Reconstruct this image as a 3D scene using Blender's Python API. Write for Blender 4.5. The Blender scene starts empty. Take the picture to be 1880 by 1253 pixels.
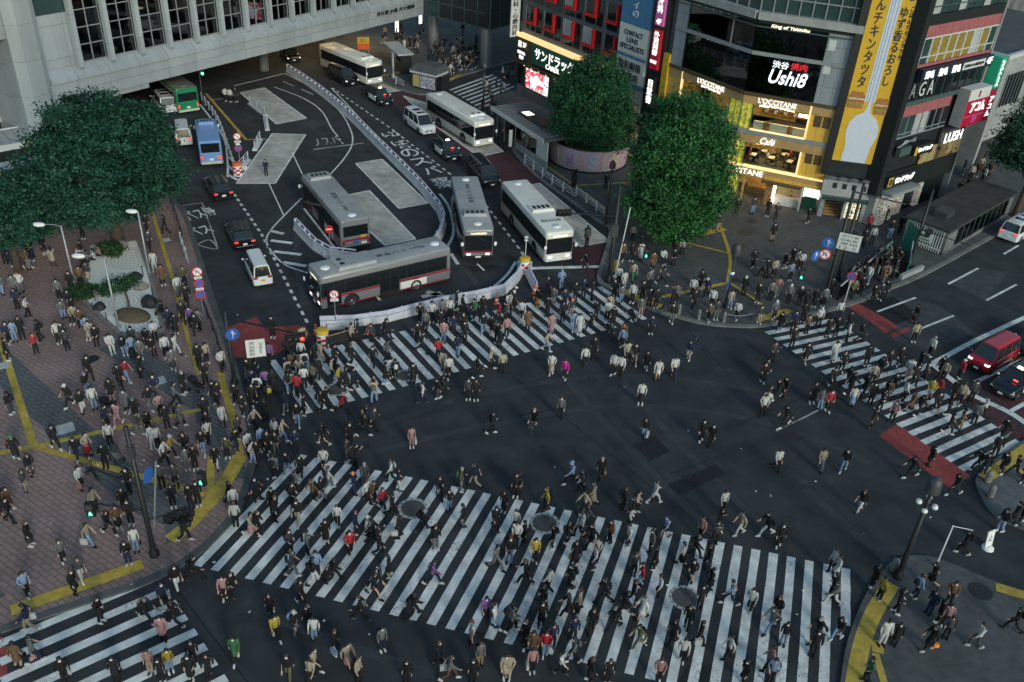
import bpy, math, random
import numpy as np
from mathutils import Vector, Matrix
random.seed(7); RNG = np.random.default_rng(7)
S = bpy.context.scene
C = S.collection
# ------------------------------------------------------------------ camera model (metres, camera stands at the origin, 33.9 m up)
CF, CP, CR, CH = 1645.0, 0.566, 0.060, 33.9
_f = np.array([0, math.cos(CP), -math.sin(CP)]); _r0 = np.array([1.0, 0, 0]); _u0 = np.cross(_r0, _f)
_rt = math.cos(CR)*_r0+math.sin(CR)*_u0; _up = -math.sin(CR)*_r0+math.cos(CR)*_u0
def ray(px, py):
    return (px-940)/CF*_rt-(py-626.5)/CF*_up+_f
def G(px, py, z=0.0):
    d = ray(px, py); t = (z-CH)/d[2]
    return Vector((d[0]*t, d[1]*t, z))
def PX(x, y, z):
    d = np.array([x, y, z-CH]); w = d@_f
    return 940+CF*(d@_rt)/w, 626.5-CF*(d@_up)/w
class Facade:
    """a vertical wall plane: origin a, running to b; l(px,py) gives (u,z) on it"""
    def __init__(s, a, b):
        s.a = Vector((a[0], a[1], 0)); d = Vector((b[0]-a[0], b[1]-a[1], 0)); s.len = d.length; s.u = d.normalized()
        s.n = Vector((s.u.y, -s.u.x, 0))      # outward: to the right of a->b
        s.M = Matrix(((s.u.x, -s.n.x, 0, s.a.x), (s.u.y, -s.n.y, 0, s.a.y), (0, 0, 1, 0), (0, 0, 0, 1)))  # local x along, y inward, z up
    def l(s, px, py, off=0.0):
        d = Vector(ray(px, py)); o = Vector((0, 0, CH)); p0 = s.a+s.n*off
        t = (p0-o).dot(s.n)/d.dot(s.n); p = o+d*t
        return (p-s.a).dot(s.u), p.z
# ------------------------------------------------------------------ materials
MATS = {}
def _n(nt, t, **k):
    n = nt.nodes.new(t)
    for a, v in k.items(): setattr(n, a, v)
    return n
def mat(name, col=(.5, .5, .5), rough=.6, metal=0.0, var=.12, scale=3.0, bump=0.0, bscale=40.0, emit=0.0, ecol=None, spec=.5, objcol=False, coat=0.0, stain=0.0, alpha=1.0, trans=0.0):
    m = bpy.data.materials.new(name); m.use_nodes = True; nt = m.node_tree; b = nt.nodes['Principled BSDF']
    L = nt.links.new
    b.inputs['Roughness'].default_value = rough; b.inputs['Metallic'].default_value = metal
    b.inputs['Specular IOR Level'].default_value = spec
    if coat: b.inputs['Coat Weight'].default_value = coat; b.inputs['Coat Roughness'].default_value = .08
    if trans: b.inputs['Transmission Weight'].default_value = trans
    tc = _n(nt, 'ShaderNodeTexCoord')
    no = _n(nt, 'ShaderNodeTexNoise'); no.inputs['Scale'].default_value = scale; no.inputs['Detail'].default_value = 6
    L(tc.outputs['Object'], no.inputs['Vector'])
    mr = _n(nt, 'ShaderNodeMapRange'); mr.inputs[1].default_value = .3; mr.inputs[2].default_value = .7
    mr.inputs[3].default_value = 1-var; mr.inputs[4].default_value = 1+var
    L(no.outputs['Fac'], mr.inputs[0])
    mx = _n(nt, 'ShaderNodeMix', data_type='RGBA', blend_type='MULTIPLY'); mx.inputs[0].default_value = 1
    if objcol:
        oi = _n(nt, 'ShaderNodeObjectInfo'); L(oi.outputs['Color'], mx.inputs[6])
    else: mx.inputs[6].default_value = (*col, 1)
    L(mr.outputs[0], mx.inputs[7])
    out = mx.outputs[2]
    if stain:
        n2 = _n(nt, 'ShaderNodeTexNoise'); n2.inputs['Scale'].default_value = .35; n2.inputs['Detail'].default_value = 8; n2.inputs['Roughness'].default_value = .65
        L(tc.outputs['Object'], n2.inputs['Vector'])
        m2 = _n(nt, 'ShaderNodeMapRange'); m2.inputs[1].default_value = .42; m2.inputs[2].default_value = .68; m2.inputs[3].default_value = 1; m2.inputs[4].default_value = 1-stain
        L(n2.outputs['Fac'], m2.inputs[0])
        x2 = _n(nt, 'ShaderNodeMix', data_type='RGBA', blend_type='MULTIPLY'); x2.inputs[0].default_value = 1
        L(out, x2.inputs[6]); L(m2.outputs[0], x2.inputs[7]); out = x2.outputs[2]
    L(out, b.inputs['Base Color'])
    if bump:
        nb = _n(nt, 'ShaderNodeTexNoise'); nb.inputs['Scale'].default_value = bscale; nb.inputs['Detail'].default_value = 4
        L(tc.outputs['Object'], nb.inputs['Vector'])
        bp = _n(nt, 'ShaderNodeBump'); bp.inputs['Strength'].default_value = bump; bp.inputs['Distance'].default_value = .02
        L(nb.outputs['Fac'], bp.inputs['Height']); L(bp.outputs[0], b.inputs['Normal'])
    if emit:
        b.inputs['Emission Strength'].default_value = emit
        if ecol: b.inputs['Emission Color'].default_value = (*ecol, 1)
        else: L(out, b.inputs['Emission Color'])
    m['bsdf'] = True; MATS[name] = m
    return m
def M(n): return MATS[n]
mat('asphalt', (.039, .043, .047), .85, var=.26, scale=.6, bump=.25, bscale=60, stain=.34, spec=.35)
mat('asphalt_dark', (.017, .019, .022), .85, var=.2, scale=2, bump=.25, bscale=60, spec=.3)
mat('asphalt_light', (.062, .066, .07), .88, var=.2, scale=1.5, bump=.2, bscale=60, stain=.2, spec=.3)
mat('red_lane', (.30, .062, .058), .8, var=.22, scale=2.5, bump=.2, bscale=50, stain=.25, spec=.3)
mat('maroon_lane', (.085, .036, .04), .85, var=.2, scale=2, bump=.2, bscale=50, stain=.3, spec=.3)
mat('concrete_bay', (.50, .48, .43), .85, var=.18, scale=1.2, bump=.15, bscale=30, stain=.4, spec=.3)
mat('pavement', (.092, .096, .096), .85, var=.18, scale=2.2, bump=.15, bscale=30, stain=.25, spec=.3)
mat('pavement_grey', (.12, .128, .135), .85, var=.18, scale=2.2, bump=.15, bscale=30, stain=.2, spec=.3)
mat('kerb', (.19, .19, .18), .85, var=.2, scale=1.5, bump=.1, stain=.3, spec=.3)
mat('kerb_dark', (.1, .105, .105), .85, var=.2, scale=1.5, bump=.1, stain=.3, spec=.3)
mat('yellow_tactile', (.52, .37, .07), .8, var=.2, scale=3, bump=.3, bscale=22, stain=.35, spec=.3)
mat('plate_light', (.42, .43, .42), .7, var=.1)
mat('iron', (.035, .036, .038), .6, .4, var=.2, scale=9, bump=.3, bscale=50)
mat('white_paint_metal', (.62, .63, .66), .45, var=.08, scale=4, stain=.2)
mat('barrier_white', (.70, .70, .72), .55, var=.12, scale=3, stain=.35)
mat('barrier_lilac', (.60, .60, .70), .5, var=.12, scale=3, stain=.3)
mat('black_metal', (.016, .017, .019), .45, .2, var=.15)
mat('grey_metal', (.30, .31, .33), .45, .5, var=.12)
mat('dark_metal', (.06, .065, .075), .5, .3, var=.15)
mat('rubber', (.014, .014, .015), .8, var=.2)
mat('rim', (.28, .28, .29), .4, .7, var=.1)
mat('glass_dark', (.012, .015, .018), .06, var=.05, spec=.6)
mat('glass_car', (.02, .026, .03), .05, var=.05, spec=.7)
mat('glass_green', (.03, .06, .058), .12, var=.15, scale=.4, spec=.6)
mat('black_plastic', (.014, .014, .016), .5, var=.1)
mat('white', (.78, .78, .77), .6, var=.05)
mat('red', (.5, .02, .02), .5, var=.08)
mat('orange', (.72, .11, .025), .5, var=.08)
mat('blue_sign', (.03, .12, .42), .45, var=.06)
mat('yellow', (.62, .38, .03), .55, var=.1)
mat('green_panel', (.02, .22, .16), .3, var=.1)
mat('brown', (.10, .055, .03), .7, var=.2)
mat('skin', (.50, .31, .23), .55, var=.06, scale=8)
mat('hair', (.5, .5, .5), .55, var=.25, scale=30, objcol=True)
mat('cloth', (.5, .5, .5), .85, var=.2, scale=7, bump=.35, bscale=26, objcol=True, spec=.25)
mat('stone', (.20, .19, .17), .85, var=.3, scale=2.5, bump=.5, bscale=8)
mat('roof_dark', (.040, .042, .042), .8, var=.3, scale=.8, stain=.3)
mat('gravel', (.52, .51, .47), .9, var=.15, scale=7, bump=.4, bscale=60)
mat('bark', (.07, .05, .038), .9, var=.35, scale=5, bump=.6, bscale=14)
mat('soil', (.12, .095, .05), .95, var=.3, scale=3, bump=.4, bscale=20)
mat('lamp_red', (.8, .03, .02), .3, emit=3, ecol=(1, .05, .03))
mat('lamp_green', (.05, .8, .55), .3, emit=2.5, ecol=(.1, 1, .62))
mat('lamp_white', (.9, .9, .85), .3, emit=5, ecol=(1, .93, .8))
mat('headlight', (.9, .9, .9), .2, emit=1.0, ecol=(1, .95, .86))
mat('tail', (.5, .02, .02), .3, emit=.9, ecol=(1, .05, .04))
mat('lens_off', (.5, .52, .55), .15, var=.05)
mat('lens_red', (.28, .012, .012), .2, var=.05)
mat('lens_amber', (.6, .25, .03), .2, var=.05)
# ------------------------------------------------------------------ mesh builder
class MB:
    def __init__(s): s.v = []; s.f = []; s.m = []; s.mats = []; s.T = None; s.sm = []
    def mi(s, m):
        if m not in s.mats: s.mats.append(m)
        return s.mats.index(m)
    def add(s, vs, fs, m, smooth=False):
        o = len(s.v)
        if s.T is not None: vs = [s.T @ Vector(v) for v in vs]
        s.v.extend([tuple(v) for v in vs]); k = s.mi(m)
        for f in fs: s.f.append([i+o for i in f]); s.m.append(k); s.sm.append(smooth)
        return s
    def box(s, x0, y0, z0, x1, y1, z1, m):
        vs = [(x, y, z) for z in (z0, z1) for y in (y0, y1) for x in (x0, x1)]
        return s.add(vs, [(0, 2, 3, 1), (4, 5, 7, 6), (0, 1, 5, 4), (2, 6, 7, 3), (0, 4, 6, 2), (1, 3, 7, 5)], m)
    def cbox(s, c, d, m, rz=0.0):
        x, y, z = (k/2 for k in d); R = Matrix.Rotation(rz, 3, 'Z'); c = Vector(c)
        vs = [c+R@Vector((i*x, j*y, k*z)) for k in (-1, 1) for j in (-1, 1) for i in (-1, 1)]
        return s.add(vs, [(0, 2, 3, 1), (4, 5, 7, 6), (0, 1, 5, 4), (2, 6, 7, 3), (0, 4, 6, 2), (1, 3, 7, 5)], m)
    def poly(s, pts, z, m):     # flat polygon, counter-clockwise forced
        a = sum(pts[i][0]*pts[(i+1) % len(pts)][1]-pts[(i+1) % len(pts)][0]*pts[i][1] for i in range(len(pts)))
        if a < 0: pts = pts[::-1]
        return s.add([(p[0], p[1], z) for p in pts], [tuple(range(len(pts)))], m)
    def prism(s, pts, z0, z1, m, mside=None):
        a = sum(pts[i][0]*pts[(i+1) % len(pts)][1]-pts[(i+1) % len(pts)][0]*pts[i][1] for i in range(len(pts)))
        if a < 0: pts = pts[::-1]
        n = len(pts)
        s.add([(p[0], p[1], z1) for p in pts], [tuple(range(n))], m)
        s.add([(p[0], p[1], z0) for p in pts], [tuple(range(n))[::-1]], mside or m)
        s.add([(p[0], p[1], z) for z in (z0, z1) for p in pts], [(i, (i+1) % n, (i+1) % n+n, i+n) for i in range(n)], mside or m)
        return s
    def tube(s, pts, r, m, n=8, cap=True, smooth=True):
        pts = [Vector(p) for p in pts]; rs = r if isinstance(r, (list, tuple)) else [r]*len(pts)
        vs = []; ref = None
        for i, p in enumerate(pts):
            d = (pts[min(i+1, len(pts)-1)]-pts[max(i-1, 0)])
            d = d.normalized() if d.length > 1e-9 else Vector((0, 0, 1))
            if ref is None: ref = Vector((1, 0, 0)) if abs(d.x) < .8 else Vector((0, 1, 0))
            a = (ref-d*ref.dot(d)).normalized(); b = d.cross(a); ref = a
            vs += [p+(a*math.cos(t*2*math.pi/n)+b*math.sin(t*2*math.pi/n))*rs[i] for t in range(n)]
        k = len(pts)
        fs = [(i*n+j, i*n+(j+1) % n, (i+1)*n+(j+1) % n, (i+1)*n+j) for i in range(k-1) for j in range(n)]
        s.add(vs, fs, m, smooth)
        if cap:
            s.add(vs[:n], [tuple(range(n))[::-1]], m); s.add(vs[-n:], [tuple(range(n))], m)
        return s
    def lathe(s, prof, c, m, n=16, smooth=True):   # prof: [(r,z)]
        vs = [(c[0]+r*math.cos(2*math.pi*j/n), c[1]+r*math.sin(2*math.pi*j/n), c[2]+z) for r, z in prof for j in range(n)]
        k = len(prof)
        return s.add(vs, [(i*n+j, i*n+(j+1) % n, (i+1)*n+(j+1) % n, (i+1)*n+j) for i in range(k-1) for j in range(n)], m, smooth)
    def loft(s, rings, m, cap=True, smooth=True, closed=True):
        n = len(rings[0]); vs = [p for r in rings for p in r]; q = n if closed else n-1
        s.add(vs, [(i*n+j, i*n+(j+1) % n, (i+1)*n+(j+1) % n, (i+1)*n+j) for i in range(len(rings)-1) for j in range(q)], m, smooth)
        if cap:
            s.add(rings[0], [tuple(range(n))[::-1]], m); s.add(rings[-1], [tuple(range(n))], m)
        return s
    def ell(s, c, r, m, nu=12, nv=8, R=None):
        vs = []; c = Vector(c)
        for i in range(nv+1):
            t = math.pi*i/nv
            for j in range(nu):
                p = 2*math.pi*j/nu; q = Vector((r[0]*math.sin(t)*math.cos(p), r[1]*math.sin(t)*math.sin(p), -r[2]*math.cos(t)))
                vs.append(c+(R@q if R is not None else q))
        return s.add(vs, [(i*nu+j, i*nu+(j+1) % nu, (i+1)*nu+(j+1) % nu, (i+1)*nu+j) for i in range(nv) for j in range(nu)], m, True)
    def mesh(s, name):
        me = bpy.data.meshes.new(name); me.from_pydata(s.v, [], s.f)
        for k in s.mats: me.materials.append(MATS[k])
        me.polygons.foreach_set('material_index', s.m); me.polygons.foreach_set('use_smooth', s.sm); me.update()
        return me
    def build(s, name, parent=None, loc=None, rz=0.0):
        return link(name, s.mesh(name), parent, loc, rz)
def link(name, me, parent=None, loc=None, rz=0.0):
    o = bpy.data.objects.new(name, me); C.objects.link(o); o.parent = parent
    if loc is not None: o.location = loc
    if rz: o.rotation_euler = (0, 0, rz)
    return o
def tag(o, label=None, cat=None, group=None, kind=None):
    if label: o['label'] = label
    if cat: o['category'] = cat
    if group: o['group'] = group
    if kind: o['kind'] = kind
    return o
def thing(name, label, cat, loc=(0, 0, 0), rz=0.0, group=None):
    o = bpy.data.objects.new(name, None); C.objects.link(o); o.location = loc; o.rotation_euler = (0, 0, rz)
    o.empty_display_size = .2
    return tag(o, label, cat, group)
KIDS = {}
def copy_tree(o, parent=None, tree=None):
    if tree is None:
        tree = {}
        for x in C.objects:
            if x.parent: tree.setdefault(x.parent.name, []).append(x)
    c = o.copy(); C.objects.link(c); c.parent = parent
    for ch in tree.get(o.name, []): copy_tree(ch, c, tree)
    return c
def text_mesh(txt, name='lettering', material='white', bold=0.0, ext=.02, shear=0.0, vertical=False, gap=1.0):
    cu = bpy.data.curves.new(name, 'FONT')
    cu.body = '\n'.join(txt) if vertical else txt
    cu.size = 1; cu.extrude = ext; cu.offset = bold*.4; cu.resolution_u = 3; cu.shear = shear
    cu.align_x = 'CENTER' if vertical else 'LEFT'; cu.space_line = gap
    o = bpy.data.objects.new(name, cu); C.objects.link(o)
    me = bpy.data.meshes.new_from_object(o); bpy.data.objects.remove(o); bpy.data.curves.remove(cu)
    me.materials.clear(); me.materials.append(MATS[material]); me.name = name
    return me
def fit_text(me, w=None, h=None, depth=None):
    """centre the letters on the origin and scale them to w x h"""
    n = len(me.vertices); a = np.empty(n*3, 'f'); me.vertices.foreach_get('co', a); a = a.reshape(-1, 3)
    lo, hi = a.min(0), a.max(0); c = (lo+hi)/2; d = np.maximum(hi-lo, 1e-6)
    sx = w/d[0] if w else None; sy = h/d[1] if h else None
    sx = sx or sy; sy = sy or sx
    a = (a-c)*np.array([sx, sy, (depth/d[2] if depth else 1)]); me.vertices.foreach_set('co', a.ravel()); me.update()
    return me
def wall_matrix(F, u, z, off=.05, roll=0.0):
    """local x along the wall, local y up, local z outward"""
    p = F.a+F.u*u+F.n*off; p.z = z
    return Matrix(((F.u.x, 0, F.n.x, p.x), (F.u.y, 0, F.n.y, p.y), (0, 1, 0, p.z), (0, 0, 0, 1))) @ Matrix.Rotation(roll, 4, 'Z')
# ------------------------------------------------------------------ ground
def P(*pts, z=0.0): return [G(x, y, z) for x, y in pts]
def wear_paint(name, col, amount=.5, cscale=2.2):
    """road paint worn through to the asphalt in cracks and flakes"""
    m = bpy.data.materials.new(name); m.use_nodes = True; nt = m.node_tree; b = nt.nodes['Principled BSDF']; L = nt.links.new
    b.inputs['Roughness'].default_value = .75; b.inputs['Specular IOR Level'].default_value = .3
    tc = _n(nt, 'ShaderNodeTexCoord')
    vo = _n(nt, 'ShaderNodeTexVoronoi', feature='DISTANCE_TO_EDGE'); vo.inputs['Scale'].default_value = cscale
    nz = _n(nt, 'ShaderNodeTexNoise'); nz.inputs['Scale'].default_value = 2.5; nz.inputs['Detail'].default_value = 5
    L(tc.outputs['Object'], nz.inputs['Vector'])
    va = _n(nt, 'ShaderNodeMix', data_type='VECTOR'); va.inputs[0].default_value = .42
    L(tc.outputs['Object'], va.inputs[4]); L(nz.outputs['Color'], va.inputs[5]); L(va.outputs[1], vo.inputs['Vector'])
    big = _n(nt, 'ShaderNodeTexNoise'); big.inputs['Scale'].default_value = .28; big.inputs['Detail'].default_value = 4
    L(tc.outputs['Object'], big.inputs['Vector'])
    th = _n(nt, 'ShaderNodeMapRange'); th.inputs[1].default_value = .42; th.inputs[2].default_value = .72; th.inputs[3].default_value = -.01; th.inputs[4].default_value = .05*amount
    L(big.outputs['Fac'], th.inputs[0])
    lt = _n(nt, 'ShaderNodeMath', operation='LESS_THAN'); L(vo.outputs['Distance'], lt.inputs[0]); L(th.outputs[0], lt.inputs[1])
    fl = _n(nt, 'ShaderNodeTexNoise'); fl.inputs['Scale'].default_value = 11; fl.inputs['Detail'].default_value = 5; fl.inputs['Roughness'].default_value = .75
    L(tc.outputs['Object'], fl.inputs['Vector'])
    bt = _n(nt, 'ShaderNodeMapRange'); bt.inputs[1].default_value = .45; bt.inputs[2].default_value = .75; bt.inputs[3].default_value = .66; bt.inputs[4].default_value = .66-.20*amount
    L(big.outputs['Fac'], bt.inputs[0])
    gt = _n(nt, 'ShaderNodeMath', operation='GREATER_THAN'); L(fl.outputs['Fac'], gt.inputs[0]); L(bt.outputs[0], gt.inputs[1])
    mxx = _n(nt, 'ShaderNodeMath', operation='MAXIMUM'); L(lt.outputs[0], mxx.inputs[0]); L(gt.outputs[0], mxx.inputs[1])
    dirt = _n(nt, 'ShaderNodeTexNoise'); dirt.inputs['Scale'].default_value = 1.3; dirt.inputs['Detail'].default_value = 7
    L(tc.outputs['Object'], dirt.inputs['Vector'])
    dr = _n(nt, 'ShaderNodeMapRange'); dr.inputs[1].default_value = .3; dr.inputs[2].default_value = .7; dr.inputs[3].default_value = .62; dr.inputs[4].default_value = 1.08
    L(dirt.outputs['Fac'], dr.inputs[0])
    c1 = _n(nt, 'ShaderNodeMix', data_type='RGBA', blend_type='MULTIPLY'); c1.inputs[0].default_value = 1; c1.inputs[6].default_value = (*col, 1); L(dr.outputs[0], c1.inputs[7])
    mx = _n(nt, 'ShaderNodeMix', data_type='RGBA'); L(mxx.outputs[0], mx.inputs[0]); L(c1.outputs[2], mx.inputs[6]); mx.inputs[7].default_value = (.06, .063, .066, 1)
    L(mx.outputs[2], b.inputs['Base Color']); MATS[name] = m
wear_paint('road_white', (.80, .81, .78), .5, 4.2); wear_paint('road_white_worn', (.5, .51, .5), 1.5)
def brick_mat(name, c1, c2, mortar, scale, rot=0.0, stain=.3):
    m = bpy.data.materials.new(name); m.use_nodes = True; nt = m.node_tree; b = nt.nodes['Principled BSDF']; L = nt.links.new
    b.inputs['Roughness'].default_value = .85; b.inputs['Specular IOR Level'].default_value = .3
    tc = _n(nt, 'ShaderNodeTexCoord'); mp = _n(nt, 'ShaderNodeMapping'); mp.inputs['Rotation'].default_value = (0, 0, rot)
    L(tc.outputs['Object'], mp.inputs['Vector'])
    br = _n(nt, 'ShaderNodeTexBrick'); br.inputs['Scale'].default_value = scale; br.inputs['Color1'].default_value = (*c1, 1); br.inputs['Color2'].default_value = (*c2, 1)
    br.inputs['Mortar'].default_value = (*mortar, 1); br.inputs['Mortar Size'].default_value = .03; br.inputs['Brick Width'].default_value = .6; br.inputs['Row Height'].default_value = .3
    L(mp.outputs[0], br.inputs['Vector'])
    n2 = _n(nt, 'ShaderNodeTexNoise'); n2.inputs['Scale'].default_value = .22; n2.inputs['Detail'].default_value = 7; L(tc.outputs['Object'], n2.inputs['Vector'])
    m2 = _n(nt, 'ShaderNodeMapRange'); m2.inputs[1].default_value = .35; m2.inputs[2].default_value = .7; m2.inputs[3].default_value = 1.1; m2.inputs[4].default_value = 1-stain
    L(n2.outputs['Fac'], m2.inputs[0])
    x2 = _n(nt, 'ShaderNodeMix', data_type='RGBA', blend_type='MULTIPLY'); x2.inputs[0].default_value = 1
    L(br.outputs['Color'], x2.inputs[6]); L(m2.outputs[0], x2.inputs[7]); L(x2.outputs[2], b.inputs['Base Color']); MATS[name] = m
brick_mat('brick_paving', (.33, .22, .195), (.27, .188, .17), (.165, .125, .115), 1.0, .55)
brick_mat('band_paving', (.13, .138, .14), (.115, .122, .125), (.065, .068, .07), 1.0, .55, .2)
brick_mat('tile_paving', (.14, .145, .14), (.12, .125, .122), (.07, .072, .072), .8, .2, .3)
b = MB(); b.poly([(-700, -60), (700, -60), (700, 1000), (-700, 1000)], 0, 'asphalt'); tag(b.build('road'), kind='structure')
def pave(name, pts, m, z1=.12, side='kerb'):
    b = MB(); b.prism([tuple(p)[:2] for p in pts], -.05, z1, m, side); return tag(b.build(name), kind='structure')
def kerb_line(name, pts, w=.3, z=.135, m='kerb', close=False):
    """a row of kerb stones laid just inside a pavement's edge"""
    b = MB(); strip(b, pts, w, z, m, thick=.14); return tag(b.build(name), kind='structure')
def offset_line(pts, w):
    pts = [Vector((p[0], p[1])) for p in pts]; L_, R_ = [], []
    for i, p in enumerate(pts):
        a = pts[max(i-1, 0)]; c = pts[min(i+1, len(pts)-1)]; d = (c-a).normalized(); n = Vector((-d.y, d.x))
        L_.append(p+n*w/2); R_.append(p-n*w/2)
    return L_, R_
def strip(b, pts, w, z, m, thick=0.0):
    L_, R_ = offset_line(pts, w); n = len(L_)
    if thick:
        for i in range(n-1):
            b.prism([tuple(R_[i]), tuple(R_[i+1]), tuple(L_[i+1]), tuple(L_[i])], z-thick, z, m)
    else:
        for i in range(n-1): b.poly([tuple(R_[i]), tuple(R_[i+1]), tuple(L_[i+1]), tuple(L_[i])], z, m)
def smooth_pts(pts, k=6):
    """Catmull-Rom through the points"""
    pts = [Vector(p) for p in pts]; out = []
    for i in range(len(pts)-1):
        p0 = pts[max(i-1, 0)]; p1 = pts[i]; p2 = pts[i+1]; p3 = pts[min(i+2, len(pts)-1)]
        for j in range(k):
            t = j/k; out.append(.5*((2*p1)+(p2-p0)*t+(2*p0-5*p1+4*p2-p3)*t*t+(3*p1-p0-3*p2+p3)*t*t*t))
    return out+[pts[-1]]
# left plaza
edge = smooth_pts(P((285, 300), (309, 356), (339, 395), (365, 473), (383, 540), (408, 604), (425, 660), (442, 720), (458, 780), (463, 835), (452, 890), (430, 942), (385, 993), (330, 1035), (255, 1070), (128, 1112), (0, 1155), z=.12), 4)
plaza = edge+[Vector((-42, 14, 0)), Vector((-110, 40, 0)), Vector((-110, 110, 0)), Vector((-52, 110, 0))]
pave('plaza_paving', plaza, 'brick_paving'); kerb_line('plaza_kerb', edge[4:], .42, .128, 'kerb_dark')
b = MB()
BZ = [.1225]
def band(p, q, w, m='band_paving'):
    BZ[0] += .0007; strip(b, [G(*p, .12), G(*q, .12)], w, BZ[0], m)
band((-30, 640), (250, 905), 2.0); band((205, 630), (385, 745), 2.0); band((250, 905), (360, 955), 2.2); band((345, 700), (440, 880), 1.2)
band((-20, 1110), (-100, 1000), 1.5)
b.poly(P((300, 950), (350, 935), (345, 985), (305, 1000), z=.12), .1275, 'pavement_grey')
tag(b.build('plaza_bands'), kind='structure')
bq = MB(); strip(bq, P((378, 172), (452, 257)), .3, .0125, 'yellow_tactile'); strip(bq, P((452, 257), (488, 256)), .3, .0131, 'yellow_tactile'); tag(bq.build('yellow_line'), kind='structure')
TZ = [.133]
def tactile(name, lines, z=None):
    z = TZ[0]; TZ[0] += .0
    b = MB()
    for k, (pts, w) in enumerate(lines):
        w = w*.68 if w < .7 else w*.82
        strip(b, smooth_pts(P(*pts, z=.12), 4) if len(pts) > 2 else P(*pts, z=.12), w, z+.0015*k, 'yellow_tactile')
    return tag(b.build(name), kind='structure')
tactile('tactile_paving', [(((2, 620), (10, 653), (62, 819)), .62), (((-30, 838), (66, 820)), .6), (((66, 820), (370, 752)), .55), (((66, 821), (378, 909)), .6), (((388, 838), (386, 912)), .6),
    (((404, 684), (431, 783), (441, 837)), .62), (((441, 837), (420, 875), (393, 913), (345, 965), (312, 992)), 1.0), (((262, 1036), (20, 1122)), .85),
    (((278, 384), (319, 519), (342, 609), (350, 640), (367, 689)), .42)])
b = MB()
for x, y, s in ((120, 787, .95), (291, 700, .85), (4, 672, .8), (305, 441, .6)):
    c = G(x, y, .12); b.cbox((c.x, c.y, .12), (s, s, .036), 'plate_light', .6)
tag(b.build('paving_plate'), kind='structure')
# right pavement, with the round trees
edgeR = smooth_pts(P((905, 178), (935, 262), (985, 322), (1040, 362), (1098, 405), (1122, 425), (1100, 505), (1112, 523), (1150, 538), (1200, 568), (1250, 582), (1290, 592), (1340, 597), (1400, 597), (1470, 582), (1545, 562), (1591, 547), (1635, 528), (1693, 504), (1783, 455), (1890, 395), (2000, 330), z=.12), 3)
pave('shopping_pavement', edgeR+[Vector((110, 160, 0)), Vector((70, 200, 0)), Vector((16, 150, 0)), Vector((-1.2, 113, 0))], 'pavement')
kerb_line('shopping_kerb', edgeR[3:], .35, .128, 'kerb')
tactile('tactile_paving', [(((990, 296), (1060, 345), (1115, 390)), .35), (((1056, 341), (1150, 336)), .3), (((1260, 446), (1340, 466)), .35), (((1318, 405), (1340, 470), (1335, 520)), .42),
    (((1335, 520), (1215, 546)), .5), (((1152, 532), (1180, 552), (1215, 563)), .7), (((1290, 430), (1330, 420)), .9), (((1340, 520), (1400, 560)), .4), (((1385, 590), (1450, 570)), .8), (((1130, 262), (1165, 292)), .35)], .131)
b = MB()
for x, y, r in ((1369, 427, .75), (1357, 452, .55), (1351, 515, .42), (1381, 406, .5), (1208, 562, .5), (1568, 427, .4), (171, 659, .4), (1800, 1086, .6)):
    c = G(x, y, .12); b.lathe([(r, 0), (r, .012), (0, .013)], (c.x, c.y, .12), 'iron', 18, False)
tag(b.build('manhole_cover'), kind='structure')
# bottom right corner
edgeB = smooth_pts(P((1548, 1262), (1563, 1175), (1594, 1096), (1630, 1045), (1660, 1027), (1701, 1024), (1757, 1042), (1819, 1068), (1890, 1092), (1990, 1130), z=.12), 4)
pave('corner_pavement', edgeB+[Vector((34, 18, 0)), Vector((16, 18, 0))], 'pavement'); kerb_line('corner_kerb', edgeB, .3, .128, 'kerb_dark')
tactile('tactile_paving', [(((1637, 1072), (1607, 1120), (1588, 1165), (1575, 1215), (1566, 1270)), .95), (((1600, 1185), (1622, 1190)), .9), (((1607, 1200), (1625, 1260)), .5), (((1828, 1078), (1895, 1098)), .75)], .131)
edgeE = smooth_pts(P((1890, 806), (1834, 843), (1800, 876), (1797, 890), (1805, 910), (1820, 936), (1840, 952), (1890, 972), z=.12), 4)
pave('east_pavement', edgeE+[Vector((36, 37, 0)), Vector((38, 44, 0))], 'pavement_grey'); kerb_line('east_kerb', edgeE, .3, .128, 'kerb_dark')
tactile('tactile_paving', [(((1806, 880), (1890, 820)), .9), (((1852, 850), (1880, 870)), .5)], .131)
# station side
edgeS = smooth_pts(P((600, 85), (640, 118), (700, 150), (745, 167), (783, 173), (800, 160), (840, 141), (892, 126), (950, 110), z=.12), 3)
pave('station_pavement', edgeS+[Vector((10, 190, 0)), Vector((-60, 210, 0))], 'pavement'); kerb_line('station_kerb', edgeS, .3, .128, 'kerb')
b = MB(); b.poly(P((610, 75), (705, 105), (760, 105), (805, 95), (860, 60), (870, 20), (760, -60), (620, -20), z=.12), .126, 'tile_paving'); tag(b.build('concourse_floor'), kind='structure')
tactile('tactile_paving', [(((800, 158), (845, 138)), .8), (((700, 140), (760, 128)), .5)], .134)
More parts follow.
